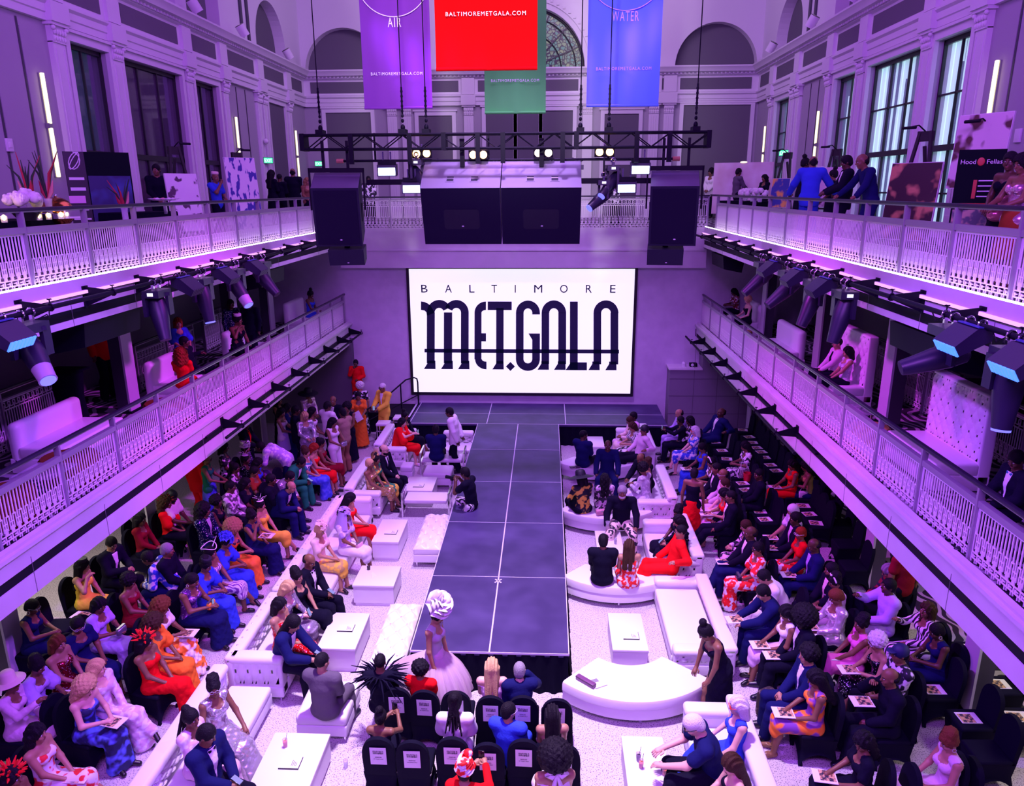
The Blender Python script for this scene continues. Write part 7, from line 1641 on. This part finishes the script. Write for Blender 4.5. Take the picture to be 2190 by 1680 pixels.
(1318,392,(ZU,25.0,'y'),-100,'I',0,'m4 crop/k suit:k*p t:k','','photographer in dark print on the back gallery right of the speakers'),
]
for row in T:
    u, v, z, h, pose, look, spec, ch, lab = row
    seat_z = z
    if spec.startswith('f') and pose == 'd' and False: pass
    o = person(u, v, z, h, pose, look, spec, lab)
    if ch == 'C':
        z = z[0] if isinstance(z, tuple) else z
        chair(o.location.x-.02*math.cos(math.radians(h)), o.location.y-.02*math.sin(math.radians(h)), h, 'black chair under the '+' '.join(lab.replace('-', ' ').split()[:12]), z)
# ------------------------------------------------------------------ empty chairs with programmes, right side
def rows(pts, h, where):
    for i, (u, v) in enumerate(pts):
        p = at(u, v, z=.485); chair(p.x, p.y, h, 'empty black chair, %s from the stage in %s' % (ORD[i], where), group='empty black covered chairs')
        programme(p.x-.02, p.y, .484, h+random.Random(i*7+u).uniform(-14, 14)+90, 'programme on the empty chair, %s in %s' % (ORD[i], where))
ORD = ['first', 'second', 'third', 'fourth', 'fifth', 'sixth', 'seventh', 'eighth', 'ninth', 'tenth']
rows([(1590,919), (1604,934), (1611,946), (1620,957), (1630,966), (1637,978), (1650,994), (1662,1006)], 182, 'the third row right')
rows([(1531,945), (1546,963), (1556,981)], 182, 'the far second row')
rows([(1580,1015), (1590,1033), (1597,1047)], 182, 'the second row by the red bag')
rows([(1627,1093), (1638,1110)], 182, 'the middle second row')
rows([(1720,1081), (1733,1099), (1747,1118)], 182, 'the outer row by the carpet')
rows([(2072,1386), (2138,1462), (2180,1532)], 182, 'the row behind the right columns')
rows([(2000,1474), (2074,1535)], 182, 'the near right row')
for i, (u, v) in enumerate(((1700,930), (1726,965), (1754,1010), (1775,1050), (1797,1092), (1812,1135), (1828,1180))):
    p = at(u, v, z=.75); chair(p.x, p.y, 180, 'bare empty black chair, %s from the stage along the right carpet' % ORD[i], group='bare chairs along the right carpet')
for u, v, h, lab in ((120,1300,5,'empty black covered chair with a programme by the near left column'), (300,1130,5,'empty black chair behind the left column base'), (2000,1640,180,'empty black chair at the bottom right corner'), (1900,1665,178,'empty black chair back at the bottom edge right of the black dress'), (2120,1560,182,'empty black chair right of the pale pink top'), (150,1520,-10,'empty black chair between the blonde curls and the lilac ruffles')):
    p = at(u, v, z=.8); chair(p.x, p.y, h, lab, group='single empty black chairs')
p = at(172, 1315, z=.49); programme(p.x, p.y, .485, 80, 'gala programme on the empty chair by the near left column')
# programmes, phones, purses held by people
def held(label, what, dx=0.0, dy=.10, dz=.02, lab='', rz=0, tilt=0.0, **kw):
    for o, S, sc, a, l in PEOPLE:
        if l == label:
            w = Vector((S.wri[0]+S.wri[1])/2)+Vector((dx, dy, dz)); w = Matrix.Rotation(a, 4, 'Z') @ (w*sc)+o.location
            if what == 'prog': return programme(w.x, w.y, w.z, math.degrees(a)+rz, lab, tilt, 'programmes held in laps')
            if what == 'phone': return phone(w, math.degrees(a)+180+rz, tilt, lab)
            if what == 'bag':
                b = empty('handbag', w, a, lab, 'bag'); m = principled('purse', kw.get('col', (.02, .02, .04)), .35, kw.get('metal', 0.0)); MB().rbox(-.10, -.04, -.06, .10, .04, .07, .03, 3).build('body', m, b); MB().bx(-.09, -.02, .065, .09, .02, .085).build('frame', M_STEEL, b); return b
            if what == 'sheet':
                b = put('paper_sheet', MB().bx(-.11, -.002, -.15, .11, .002, .15).mesh('paper_sheet', M_PAPER, 0)); b.location = w; b.rotation_euler = (.3, .5, a); return tag(b, lab, 'paper')
            if what == 'camera':
                b = empty('camera', w, a, lab, 'camera'); MB().rbox(-.07, -.03, -.05, .07, .04, .05, .012).build('body', M_BLACK, b); MB().cyl((0, .04, 0), (0, .18, 0), .035, .042, 14).build('lens', M_BLACK, b); return b
for i, (who, where) in enumerate(((T[5][8], 'woman in dark red strapless dress'), (T[14][8], 'lilac ruffled blouse'), (T[16][8], 'blonde in the blue watercolour gown'), (T[17][8], 'white and red ruffled dress'), (T[23][8], 'navy gown with a raised hand'),
    (T[9][8], 'orange flower print skirt'), (T[37][8], 'woman in blue in the dark left rows'))): held(who, 'prog', lab='gala programme in the lap of the %s' % where, dz=-.02, dy=.12)
for who, where in (('man in navy suit with an orange flower bending over a programme', 'navy suit with the orange flower'), ('woman in white sleeveless top and pink ruffled skirt', 'pink ruffled skirt'), ('person with a huge black afro in a black jacket, legs out', 'huge black afro'), ('woman with long black hair in purple and orange print dress', 'purple and orange print dress'),
    ('woman in black off-shoulder dress with programmes, bottom right', 'black off-shoulder dress'), ('bald man in black leather jacket holding programmes', 'bald man in black leather'), ('woman in white sequin dress with loose sleeves', 'white sequin dress'), ('bald man in navy suit with a pink pocket square', 'pink pocket square'), ('man in black jacket and pink shirt with papers on his knees', 'man in the pink shirt'),
    ('grey-haired man in patterned shirt, third row right', 'patterned shirt'), ('woman in long royal blue gown in the right front row', 'long royal blue gown'), ('dark-haired woman in red top, right front row', 'woman in the red top'), ('woman with short lilac-grey hair in black sequins', 'black sequins'), ('woman in hot pink gown with a curly updo', 'hot pink gown'), ('bald man in dark jacket and white shirt crossing his legs', 'bald man crossing his legs'), ('woman in red dress chatting in the third row right', 'red dress in the third row')):
    held(who, 'prog', lab='gala programme in the lap of the %s' % where, dz=.0, dy=.12)
for who, lab, kw in ((T[8][8], 'phone in the hands of the purple sequin top', {}), ('dark-haired woman in a red cape photographing with her phone', 'phone held up by the woman in the red cape', dict(tilt=0)), ('bald man in black tuxedo and bow tie looking at his phone', 'phone of the bald man in the tuxedo', dict(tilt=-60)), ('pale-blonde woman in gold sequins holding up her phone', 'white-framed phone of the pale-blonde woman', dict(tilt=-20)),
    ('man with long locs in navy suit bent over his phone', 'phone of the man with long locs', dict(tilt=-60)), ('woman in black holding her phone high, second row', 'phone held high in the second row', dict(tilt=0)), ('person in red patterned headwrap filming with a phone', 'phone held by the red headwrap', dict(tilt=0)), ('man in emerald green suit leaning over his phone', 'phone of the man in the green suit', dict(tilt=-60)), ('person in black holding a phone up before the lilac shirt', 'phone raised at the far right row', dict(tilt=0)), ('man in navy tuxedo in the bottom left corner of the lounge', 'phone on the knee of the man in the navy tuxedo', dict(tilt=-70)), ('woman in a big black ball gown beside the red suit', 'phone of the woman in the black ball gown', dict(tilt=-40))):
    held(who, 'phone', lab=lab, dz=.05, **kw)
for who, lab, col, me in ((T[4][8], 'silver beaded purse held by the lilac wrap dress', (.5, .5, .6), .8), ('woman in white halter jumpsuit holding a silver purse', 'silver purse held by the white jumpsuit', (.5, .5, .6), .8), ('woman in red plaid and polka-dot dress with a black bag', 'shiny black bag on the red plaid dress', (.01, .01, .03), 0), ('woman in lilac lace with a lilac flower hat and veil', 'pink purse on the lap of the lilac flower hat', (.7, .4, .5), 0),
    (T[8][8], 'orange cloth purse on the navy skirt', (.85, .30, .04), 0), ('woman with a braided bun in lilac tulle gown', 'pale clutch of the braided bun', (.6, .5, .6), .3), ('woman in pale pink top with a low bun, bottom right', 'red purse in the lap of the pale pink top', (.75, .01, .05), 0)): held(who, 'bag', lab=lab, col=col, metal=me, dz=.0, dy=.06)
held('woman in orange ruffled dress holding a white sheet', 'sheet', lab='white sheet held by the woman in orange')
for who, lab in (('crouching photographer in black tee with striped cloth at the runway edge', 'black camera of the crouching photographer'), ('man in dark grey filming with a camera, right upper gallery', 'black camera on the right upper gallery'), ('photographer in dark print on the back gallery right of the speakers', 'black camera on the back gallery')): held(who, 'camera', lab=lab)
held('man in pale yellow suit and dark glasses standing at the steps', 'phone', lab='dark microphone in the hand of the yellow suit', rz=60)
p = at(1588, 1018, z=.5); b = empty('tote_bag', (p.x, p.y-.05, .48), .2, 'black and white striped tote on a chair by the white lace dress', 'bag'); MB().rbox(-.15, -.06, 0, .15, .06, .26, .03).build('body', speckle(principled('striped_tote', (.5, .5, .5), .8), (.02, .02, .03), (.75, .72, .75), 9, .48, .52, kind='wave'), b); MB().tube([(-.08, 0, .25), (-.08, 0, .42), (.08, 0, .42), (.08, 0, .25)], .012, 6).build('handle', M_PAPER, b)
p = at(1598, 1025, z=.5); b = empty('bucket_bag', (p.x, p.y, .48), 0, 'small red bucket bag on the chair below the striped tote', 'bag'); MB().lathe([(0, 0), (.09, 0), (.11, .2), (.10, .2), (.08, .02)], n=16).build('body', principled('red_bag', (.55, .01, .03), .4), b); MB().tube([(-.1, 0, .2), (-.06, 0, .3), (.06, 0, .3), (.1, 0, .2)], .008, 6).build('handle', M_BLACK, b)
p = at(1717, 1062, z=.5); b = empty('handbag', (p.x, p.y, .48), 0, 'small white handbag in front of the navy skirt, third row right', 'bag'); MB().rbox(-.11, -.05, 0, .11, .05, .17, .03).build('body', M_PAPER, b); MB().tube([(-.09, 0, .16), (0, 0, .34), (.09, 0, .16)], .008, 6).build('strap', M_PAPER, b)
# ------------------------------------------------------------------ upper galleries: art, flowers, tables
M_WOOD = principled('dark_easel_wood', (.02, .015, .02), .6)
def easel(x, y, rz, w, h, zc, mat, label, lab2, lamp=True):
    o = empty('easel', (x, y, ZU), math.radians(rz), label, 'easel')
    m = MB()
    for s in (-1, 1): MB().bar((s*.38, .0, 0), (s*.10, .22, 2.15), .05).build('leg', M_WOOD, o)
    MB().bar((0, .75, 0), (0, .24, 1.9), .045).build('leg', M_WOOD, o); MB().bx(-.3, .02, zc-h/2-.06, .3, .16, zc-h/2-.02).build('shelf', M_WOOD, o); MB().bx(-.14, .2, 1.98, .14, .27, 2.15).build('head_block', M_WOOD, o)
    if lamp: MB().tube([(0, .2, 2.15), (0, .0, 2.24), (0, -.25, 2.20)], .012, 6).cyl((-.12, -.26, 2.19), (.12, -.26, 2.19), .025, n=8).build('picture_lamp', M_BLACK, o)
    c = empty('painting', (x, y, ZU), math.radians(rz), lab2, 'painting'); t = -.105
    b = MB(); b.M = Matrix.Translation((0, .045+.06*0, zc)) @ Matrix.Rotation(t, 4, 'X'); b.bx(-w/2, -.02, -h/2, w/2, .02, h/2); b.build('canvas', M_PAPER, c)
    b = MB(); b.M = Matrix.Translation((0, .045, zc)) @ Matrix.Rotation(t, 4, 'X'); b.bx(-w/2+.01, -.024, -h/2+.01, w/2-.01, -.02, h/2-.01); b.build('painted_face', mat, c); return c
A1 = speckle(principled('art_ink_strokes', (1, 1, 1), .6), (.80, .76, .82), (.06, .05, .35), 5.5, .52, .56, stretch=(1.6, 1, .6)); A2 = speckle(principled('art_figure', (1, 1, 1), .6), (.82, .78, .82), (.10, .05, .10), 4.0, .56, .60); A3 = speckle(principled('art_dark_portrait', (1, 1, 1), .6), (.05, .02, .03), (.60, .28, .14), 3.0, .52, .62)
A4 = speckle(principled('art_pale_figure', (1, 1, 1), .6), (.72, .60, .66), (.10, .04, .04), 2.6, .52, .58); A5 = speckle(principled('art_blue_yellow', (1, 1, 1), .6), (.04, .06, .30), (.75, .45, .10), 3.4, .5, .6)
def onrail(u, v, d, side):
    """floor spot d metres behind the rail on the sight line through (u, v)"""
    p = at(u, v, x=(XL-d) if side < 0 else (XR+d)); return p.x, p.y
x, y = onrail(397, 430, 1.5, -1); easel(x, y, 55, .75, 1.25, .95, A2, 'dark easel behind the small figure painting, left upper gallery', 'white painting of a dark sketched figure, left upper gallery')
x, y = onrail(522, 400, 1.3, -1); easel(x, y, 50, .85, 1.85, 1.10, A1, 'dark easel behind the tall brushstroke painting, left upper gallery', 'tall white painting with blue brushstrokes, left upper gallery')
x, y = onrail(1665, 420, 1.6, 1); easel(x, y, -55, .6, .8, 1.05, A5, 'dark easel by the exit sign, right upper gallery', 'blue and yellow painting on the easel by the exit sign')
x, y = onrail(1770, 400, 2.3, 1); easel(x, y, -55, .7, 1.0, 1.2, A4, 'dark easel behind the men in suits, right upper gallery', 'pale painting behind the men in suits')
x, y = onrail(1945, 420, 1.5, 1); easel(x, y, -58, .95, 1.35, .95, A3, 'tall dark easel in front of the wide right window', 'dark portrait painting in front of the wide right window')
x, y = onrail(2095, 300, 1.9, 1); easel(x, y, -60, .85, 1.15, 1.75, A4, 'dark easel behind the black poster, right upper gallery', 'pale figure painting above the black poster')
def board(x, y, rz, w, h, label):
    o = empty('poster', (x, y, ZU), math.radians(rz), label, 'poster'); MB().bx(-w/2, -.015, .05, w/2, .015, .05+h).build('board', principled('poster_black', (.006, .010, .014), .9, spec=.08), o)
    for s in (-.3, .3): MB().bar((s*w, .02, 0), (s*w, .3, .02), .03).bar((s*w, .28, 0), (s*w, .02, h*.6), .025).build('stand', M_BLACK, o)
    return o
M_WHITEINK = principled('white_ink', (.85, .83, .88), .5); M_PINKINK = principled('pink_ink', (.85, .45, .75), .5); M_REDINK = principled('red_ink', (.55, .06, .03), .5)
x, y = onrail(2084, 440, 1.0, 1); o = board(x, y, -24, .56, 1.65, 'black poster lettered Hood and Fellas behind the right rail'); t = MB(); write(t, 'Hood', .085, frameM((-.155, -.018, 1.51), (1, 0, 0), (0, 0, 1)), width=.18); write(t, 'Fellas', .085, frameM((.155, -.018, 1.51), (1, 0, 0), (0, 0, 1)), width=.18)
t.build('lettering', M_WHITEINK, o)
for k in range(4): MB().bx(.0, -.018, 1.28-.07*k, .22-.05*(k % 2), -.0155, 1.295-.07*k).build('text_line', M_WHITEINK, o)
MB().sph((-.005, -.016, 1.54), (.045, .004, .055)).build('red_emblem', M_REDINK, o); MB().bx(-.06, -.018, 1.05, -.015, -.0155, 1.30).build('red_bar', M_REDINK, o); MB().bx(-.26, -.018, .96, .2, -.0155, .985).build('red_rule', M_REDINK, o)
MB().bx(-.26, -.018, .12, .26, -.0155, .90).build('photo_collage', speckle(principled('food_photos', (1, 1, 1), .5), (.10, .12, .14), (.50, .38, .26), 9, .45, .6), o)
x, y = onrail(222, 440, 2.3, -1); o = board(x, y, 36, 1.15, 1.9, 'dark navy display board with white lettering, left upper gallery')
MB().bx(-.57, -.018, .06, -.22, -.0155, 1.94).build('black_column', M_FRAME, o); MB().bx(-.2, -.018, .1, .55, -.0155, 1.5).build('navy_picture', speckle(principled('navy_picture', (0, 0, 0), .4), (.006, .012, .10), (.03, .08, .30), 2.0, .5, .7), o)
t = MB().tube([(-.40+.10*math.sin(k*.55), -.02, 1.78+.16*math.cos(k*.5)) for k in range(26)], .010, 5); 
for k, (w, h) in enumerate(((.26, .05), (.26, .06), (.26, .06), (.30, .03))): t.bx(-.40-w/2, -.02, (1.42, 1.22, .84, .66)[k], -.40+w/2, -.016, (1.42, 1.22, .84, .66)[k]+h)
t.build('lettering', M_WHITEINK, o); MB().bx(-.58, -.02, .98, -.30, -.016, 1.12).build('pink_bar', M_PINKINK, o)
def cloth_table(x, y, rz, w, d, h, label, z=None):
    o = empty('buffet_table', (x, y, ZU), math.radians(rz), label, 'table'); MB().rbox(-w/2, -d/2, h-.03, w/2, d/2, h, .01).build('top', M_SKIRT, o); q = MB(); drape(q, (-w/2, -d/2, 0), (w/2, -d/2, 0), 0, h-.02, .02); drape(q, (w/2, -d/2, 0), (w/2, d/2, 0), 0, h-.02, .02); drape(q, (-w/2, d/2, 0), (-w/2, -d/2, 0), 0, h-.02, .02); q.build('cloth', M_SKIRT, o, smooth=3); return o
bx0, by0 = -8.55, 10.2
BT = cloth_table(-8.5, 10.3, 90, 3.6, .8, .78, 'black buffet table with candles and flowers, left upper gallery')
cloth_table(-8.2, 14.8, 70, 1.3, .7, .80, 'black table in front of the man in black, left upper gallery')
def blossoms(o, c, R, n, r, mat, seed, part='blossom'):
    rng = random.Random(seed); ms = {}
    for k in range(n):
        a = rng.uniform(0, 6.28); e = rng.uniform(-.1, 1.3); p = (c[0]+R*math.cos(a)*math.cos(e), c[1]+R*math.sin(a)*math.cos(e), c[2]+R*.6*math.sin(e)); m = MB(); m.sph(p, r, 10, 7)
        for q in range(10): b = rng.uniform(0, 6.28); f = rng.uniform(-.2, 1.4); m.sph((p[0]+r*.8*math.cos(b)*math.cos(f), p[1]+r*.8*math.sin(b)*math.cos(f), p[2]+r*.8*math.sin(f)), r*.42, 6, 5)
        m.build(part, mat, o)
M_PETW = principled('white_petals', (.78, .74, .76), .7); M_PETR = principled('red_petals', (.45, .02, .05), .6); M_LEAF = principled('dark_leaf', (.015, .04, .02), .6); M_PETP = principled('pink_petals', (.65, .25, .28), .6)
x, y = onrail(52, 425, 1.4, -1); o = empty('flower_arrangement', (x, y, ZU+.78), 0, 'white hydrangea arrangement on the left buffet table', 'flowers'); MB().lathe([(0, 0), (.12, 0), (.22, .14), (.20, .15), (.1, .02)], n=18).build('bowl', M_FRAME, o); blossoms(o, (0, 0, .26), .22, 11, .085, M_PETW, 3)
for k in range(8): MB().add([(0, 0, .18), (.2*math.cos(k*.8), .2*math.sin(k*.8), .14), (.34*math.cos(k*.8+.2), .34*math.sin(k*.8+.2), .10), (.2*math.cos(k*.8+.4), .2*math.sin(k*.8+.4), .17)], [(0, 1, 2, 3)]).build('leaf', M_LEAF, o)
def tropical(u, v, d, side, label, h, seed):
    x, y = onrail(u, v, d, side); o = empty('flower_arrangement', (x, y, ZU+(.78 if u < 150 else .6)), 0, label, 'flowers'); rng = random.Random(seed); MB().lathe([(0, 0), (.06, 0), (.05, .25), (.07, .32), (.06, .32), (.045, .02)], n=14).build('vase', M_CUP, o); u < 150 or MB().bx(-.15, -.15, -.6, .15, .15, 0).build('plinth', M_TRIM, o)
    for k in range(7): a = rng.uniform(0, 6.28); b = rng.uniform(.05, .28); MB().tube([(0, 0, .28), (b*.4*math.cos(a), b*.4*math.sin(a), .28+h*.5), (b*math.cos(a), b*math.sin(a), .28+h*rng.uniform(.7, 1))], [.012, .016, .004], 6).build('stem', M_LEAF if k % 5 else M_PETR, o)
    for k in range(4): a = rng.uniform(0, 6.28); MB().tube([(0, 0, .3), (.07*math.cos(a), .07*math.sin(a), .42), (.12*math.cos(a), .12*math.sin(a), .60)], [.02, .035, .005], 6).build('petal', M_PETR if k % 2 else M_PETP, o)
tropical(58, 400, 1.6, -1, 'tall red ginger flower arrangement behind the hydrangeas', .75, 1); tropical(98, 400, 1.5, -1, 'pink lily arrangement with dark twigs on the left buffet', .85, 2); tropical(262, 420, 1.2, -1, 'red tropical flowers beside the navy display board', .55, 5)
x, y = onrail(120, 430, 1.5, -1); o = empty('chafing_dish', (x, y, ZU+.78), 0, 'domed copper chafing dish on the left buffet table', 'dish'); M_COP = principled('copper', (.50, .20, .06), .2, 1.0); MB().sph((0, 0, .10), (.26, .22, .24), 20, 12).build('dome', M_COP, o); MB().lathe([(.27, 0), (.28, .08), (.26, .09)], n=24).build('rim', M_CHROME, o); MB().sph((0, 0, .36), .03).build('knob', M_CHROME, o)
M_CANDLE = principled('candle_glow', (1, .8, .4), .4, emit=(1.0, .68, .26), es=9.0)
for i, (u, v) in enumerate(((2, 460), (78, 459), (99, 459), (126, 459), (138, 458))):
    x, y = onrail(u, v-28, 1.25, -1); o = empty('candle', (x, y, ZU+.78-.0), 0, 'lit candle glass on the left buffet, %s' % ('at the photo edge', 'below the hydrangeas', 'second from the hydrangeas', 'before the copper dish', 'right of the copper dish')[i], 'candle', 'lit candles on the buffet'); MB().lathe([(0, 0), (.04, 0), (.045, .09), (.04, .09), (.0, .01)], n=14).build('glass', M_CUP, o); MB().sph((0, 0, .07), (.03, .03, .04), 10, 7).build('flame', M_CANDLE, o)
l = bpy.data.lights.new('candle_light', 'POINT'); l.energy = 14; l.color = (1, .6, .25); l.shadow_soft_size = .1; lo = bpy.data.objects.new('candle_light', l); COL.objects.link(lo); lo.location = (-8.2, 10.2, ZU+1.1)
x, y = onrail(150, 425, 1.2, -1); o = empty('picture_frame', (x, y, ZU+.78), math.radians(60), 'small white framed notice on the left buffet table', 'frame'); MB().bx(-.13, -.01, 0, .13, .01, .20).build('frame', M_PAPER, o); MB().bx(-.11, -.013, .03, .11, -.01, .17).build('picture', M_CLAD, o)
x, y = onrail(350, 415, .85, -1); o = empty('platter', (x, y, ZU+1.02), 0, 'glass platter of food held before the man in black, left upper gallery', 'dish'); MB().lathe([(0, 0), (.20, .0), (.30, .04), (.29, .05), (.19, .012)], n=24).build('dish', M_CUP, o)
for k in range(9): MB().sph((.17*math.cos(k*.7), .14*math.sin(k*.7), .035), (.04, .035, .025), 8, 5).build('morsel', M_PETP if k % 2 else M_PAPER, o)
MB().bar((0, 0, 0), (0, 0, -.25), .05).build('stand', M_CHROME, o)
# white flowers and board on the right upper gallery
cloth_table(6.35, 24.2, -70, 2.2, .8, .80, 'black table under the white flowers, right upper gallery')
for i, (u, v) in enumerate(((1597, 408), (1612, 412), (1628, 408))):
    x, y = onrail(u, v-18, 1.15, 1); o = empty('flower_arrangement', (x, y, ZU+.80), 0, 'white flower arrangement on the right upper table, %s' % ('left one', 'middle one', 'right one')[i], 'flowers', 'white flowers on the right table'); MB().lathe([(0, 0), (.06, 0), (.09, .2), (.08, .2), (.05, .02)], n=14).build('vase', M_CUP, o); blossoms(o, (0, 0, .22), .17, 9, .07, M_PETW, 10+i)
x, y = onrail(1752, 365, 2.3, 1); o = empty('flower_arrangement', (x, y, ZU+.9), 0, 'round white flower globe on a stand behind the blue suit', 'flowers'); MB().cyl((0, 0, -.9), (0, 0, .5), .02).build('stand', M_CHROME, o); blossoms(o, (0, 0, .62), .24, 14, .075, M_PETW, 21)
x, y = onrail(1590, 360, 1.9, 1); o = empty('backdrop_board', (x, y, ZU), math.radians(-20), 'big pale marbled board standing behind the white flowers', 'board'); MB().bx(-1.0, -.03, .3, 1.0, .03, 2.05).build('panel', speckle(principled('marbled_panel', (1, 1, 1), .5), (.60, .45, .44), (.78, .72, .74), 1.6, .3, .7), o); MB().bar((-.7, .1, 0), (-.7, .04, 1.6), .04).build('leg', M_BLACK, o); MB().bar((.7, .1, 0), (.7, .04, 1.6), .04).build('leg', M_BLACK, o); MB().sph((0, -.04, 2.06), (.12, .03, .03)).build('clip_lamp', M_WARMLED, o)
x, y = onrail(2172, 400, .8, 1); o = empty('gift_bag', (x, y, ZU+.95), 0, 'bunch of shiny pink wrapping held at the right edge, upper gallery', 'bag'); rng = random.Random(4)
mb = MB()
for k in range(12): a = rng.uniform(0, 6.28); mb.sph((.16*math.cos(a), .12*math.sin(a), rng.uniform(-.1, .14)), (rng.uniform(.07, .13), .09, .09), 10, 7)
mb.build('wrapping', principled('pink_foil', (.62, .20, .26), .2, .5), o)
# small fixtures
for i, (u, v, sd) in enumerate(((20, 310, -1), (270, 328, -1), (425, 340, -1), (2177, 290, 1))):
    p = at(u, v, x=WL+.03 if sd < 0 else WR-.03); o = empty('wall_switch', p, 0, 'small white wall plate, %s' % ('at the left photo edge', 'on the pilaster right of the navy board', 'on the pilaster right of the wide dark window', 'at the right photo edge')[i], 'switch'); MB().rbox(-.02, -.09, -.12, .02, .09, .12, .01).build('plate', M_TRIM, o); MB().rbox(.01*-sd, -.04, -.05, .01*-sd+.02, .04, .05, .005).build('rocker', M_PAPER, o)
p = at(569, 302, x=WL+.2); o = empty('security_camera', p, 0, 'small white security camera on the left double pilaster', 'camera'); MB().sph((0, 0, 0), (.09, .09, .09)).build('dome', M_TRIM, o); MB().bx(-.2, -.03, .03, 0, .03, .09).build('arm', M_TRIM, o)
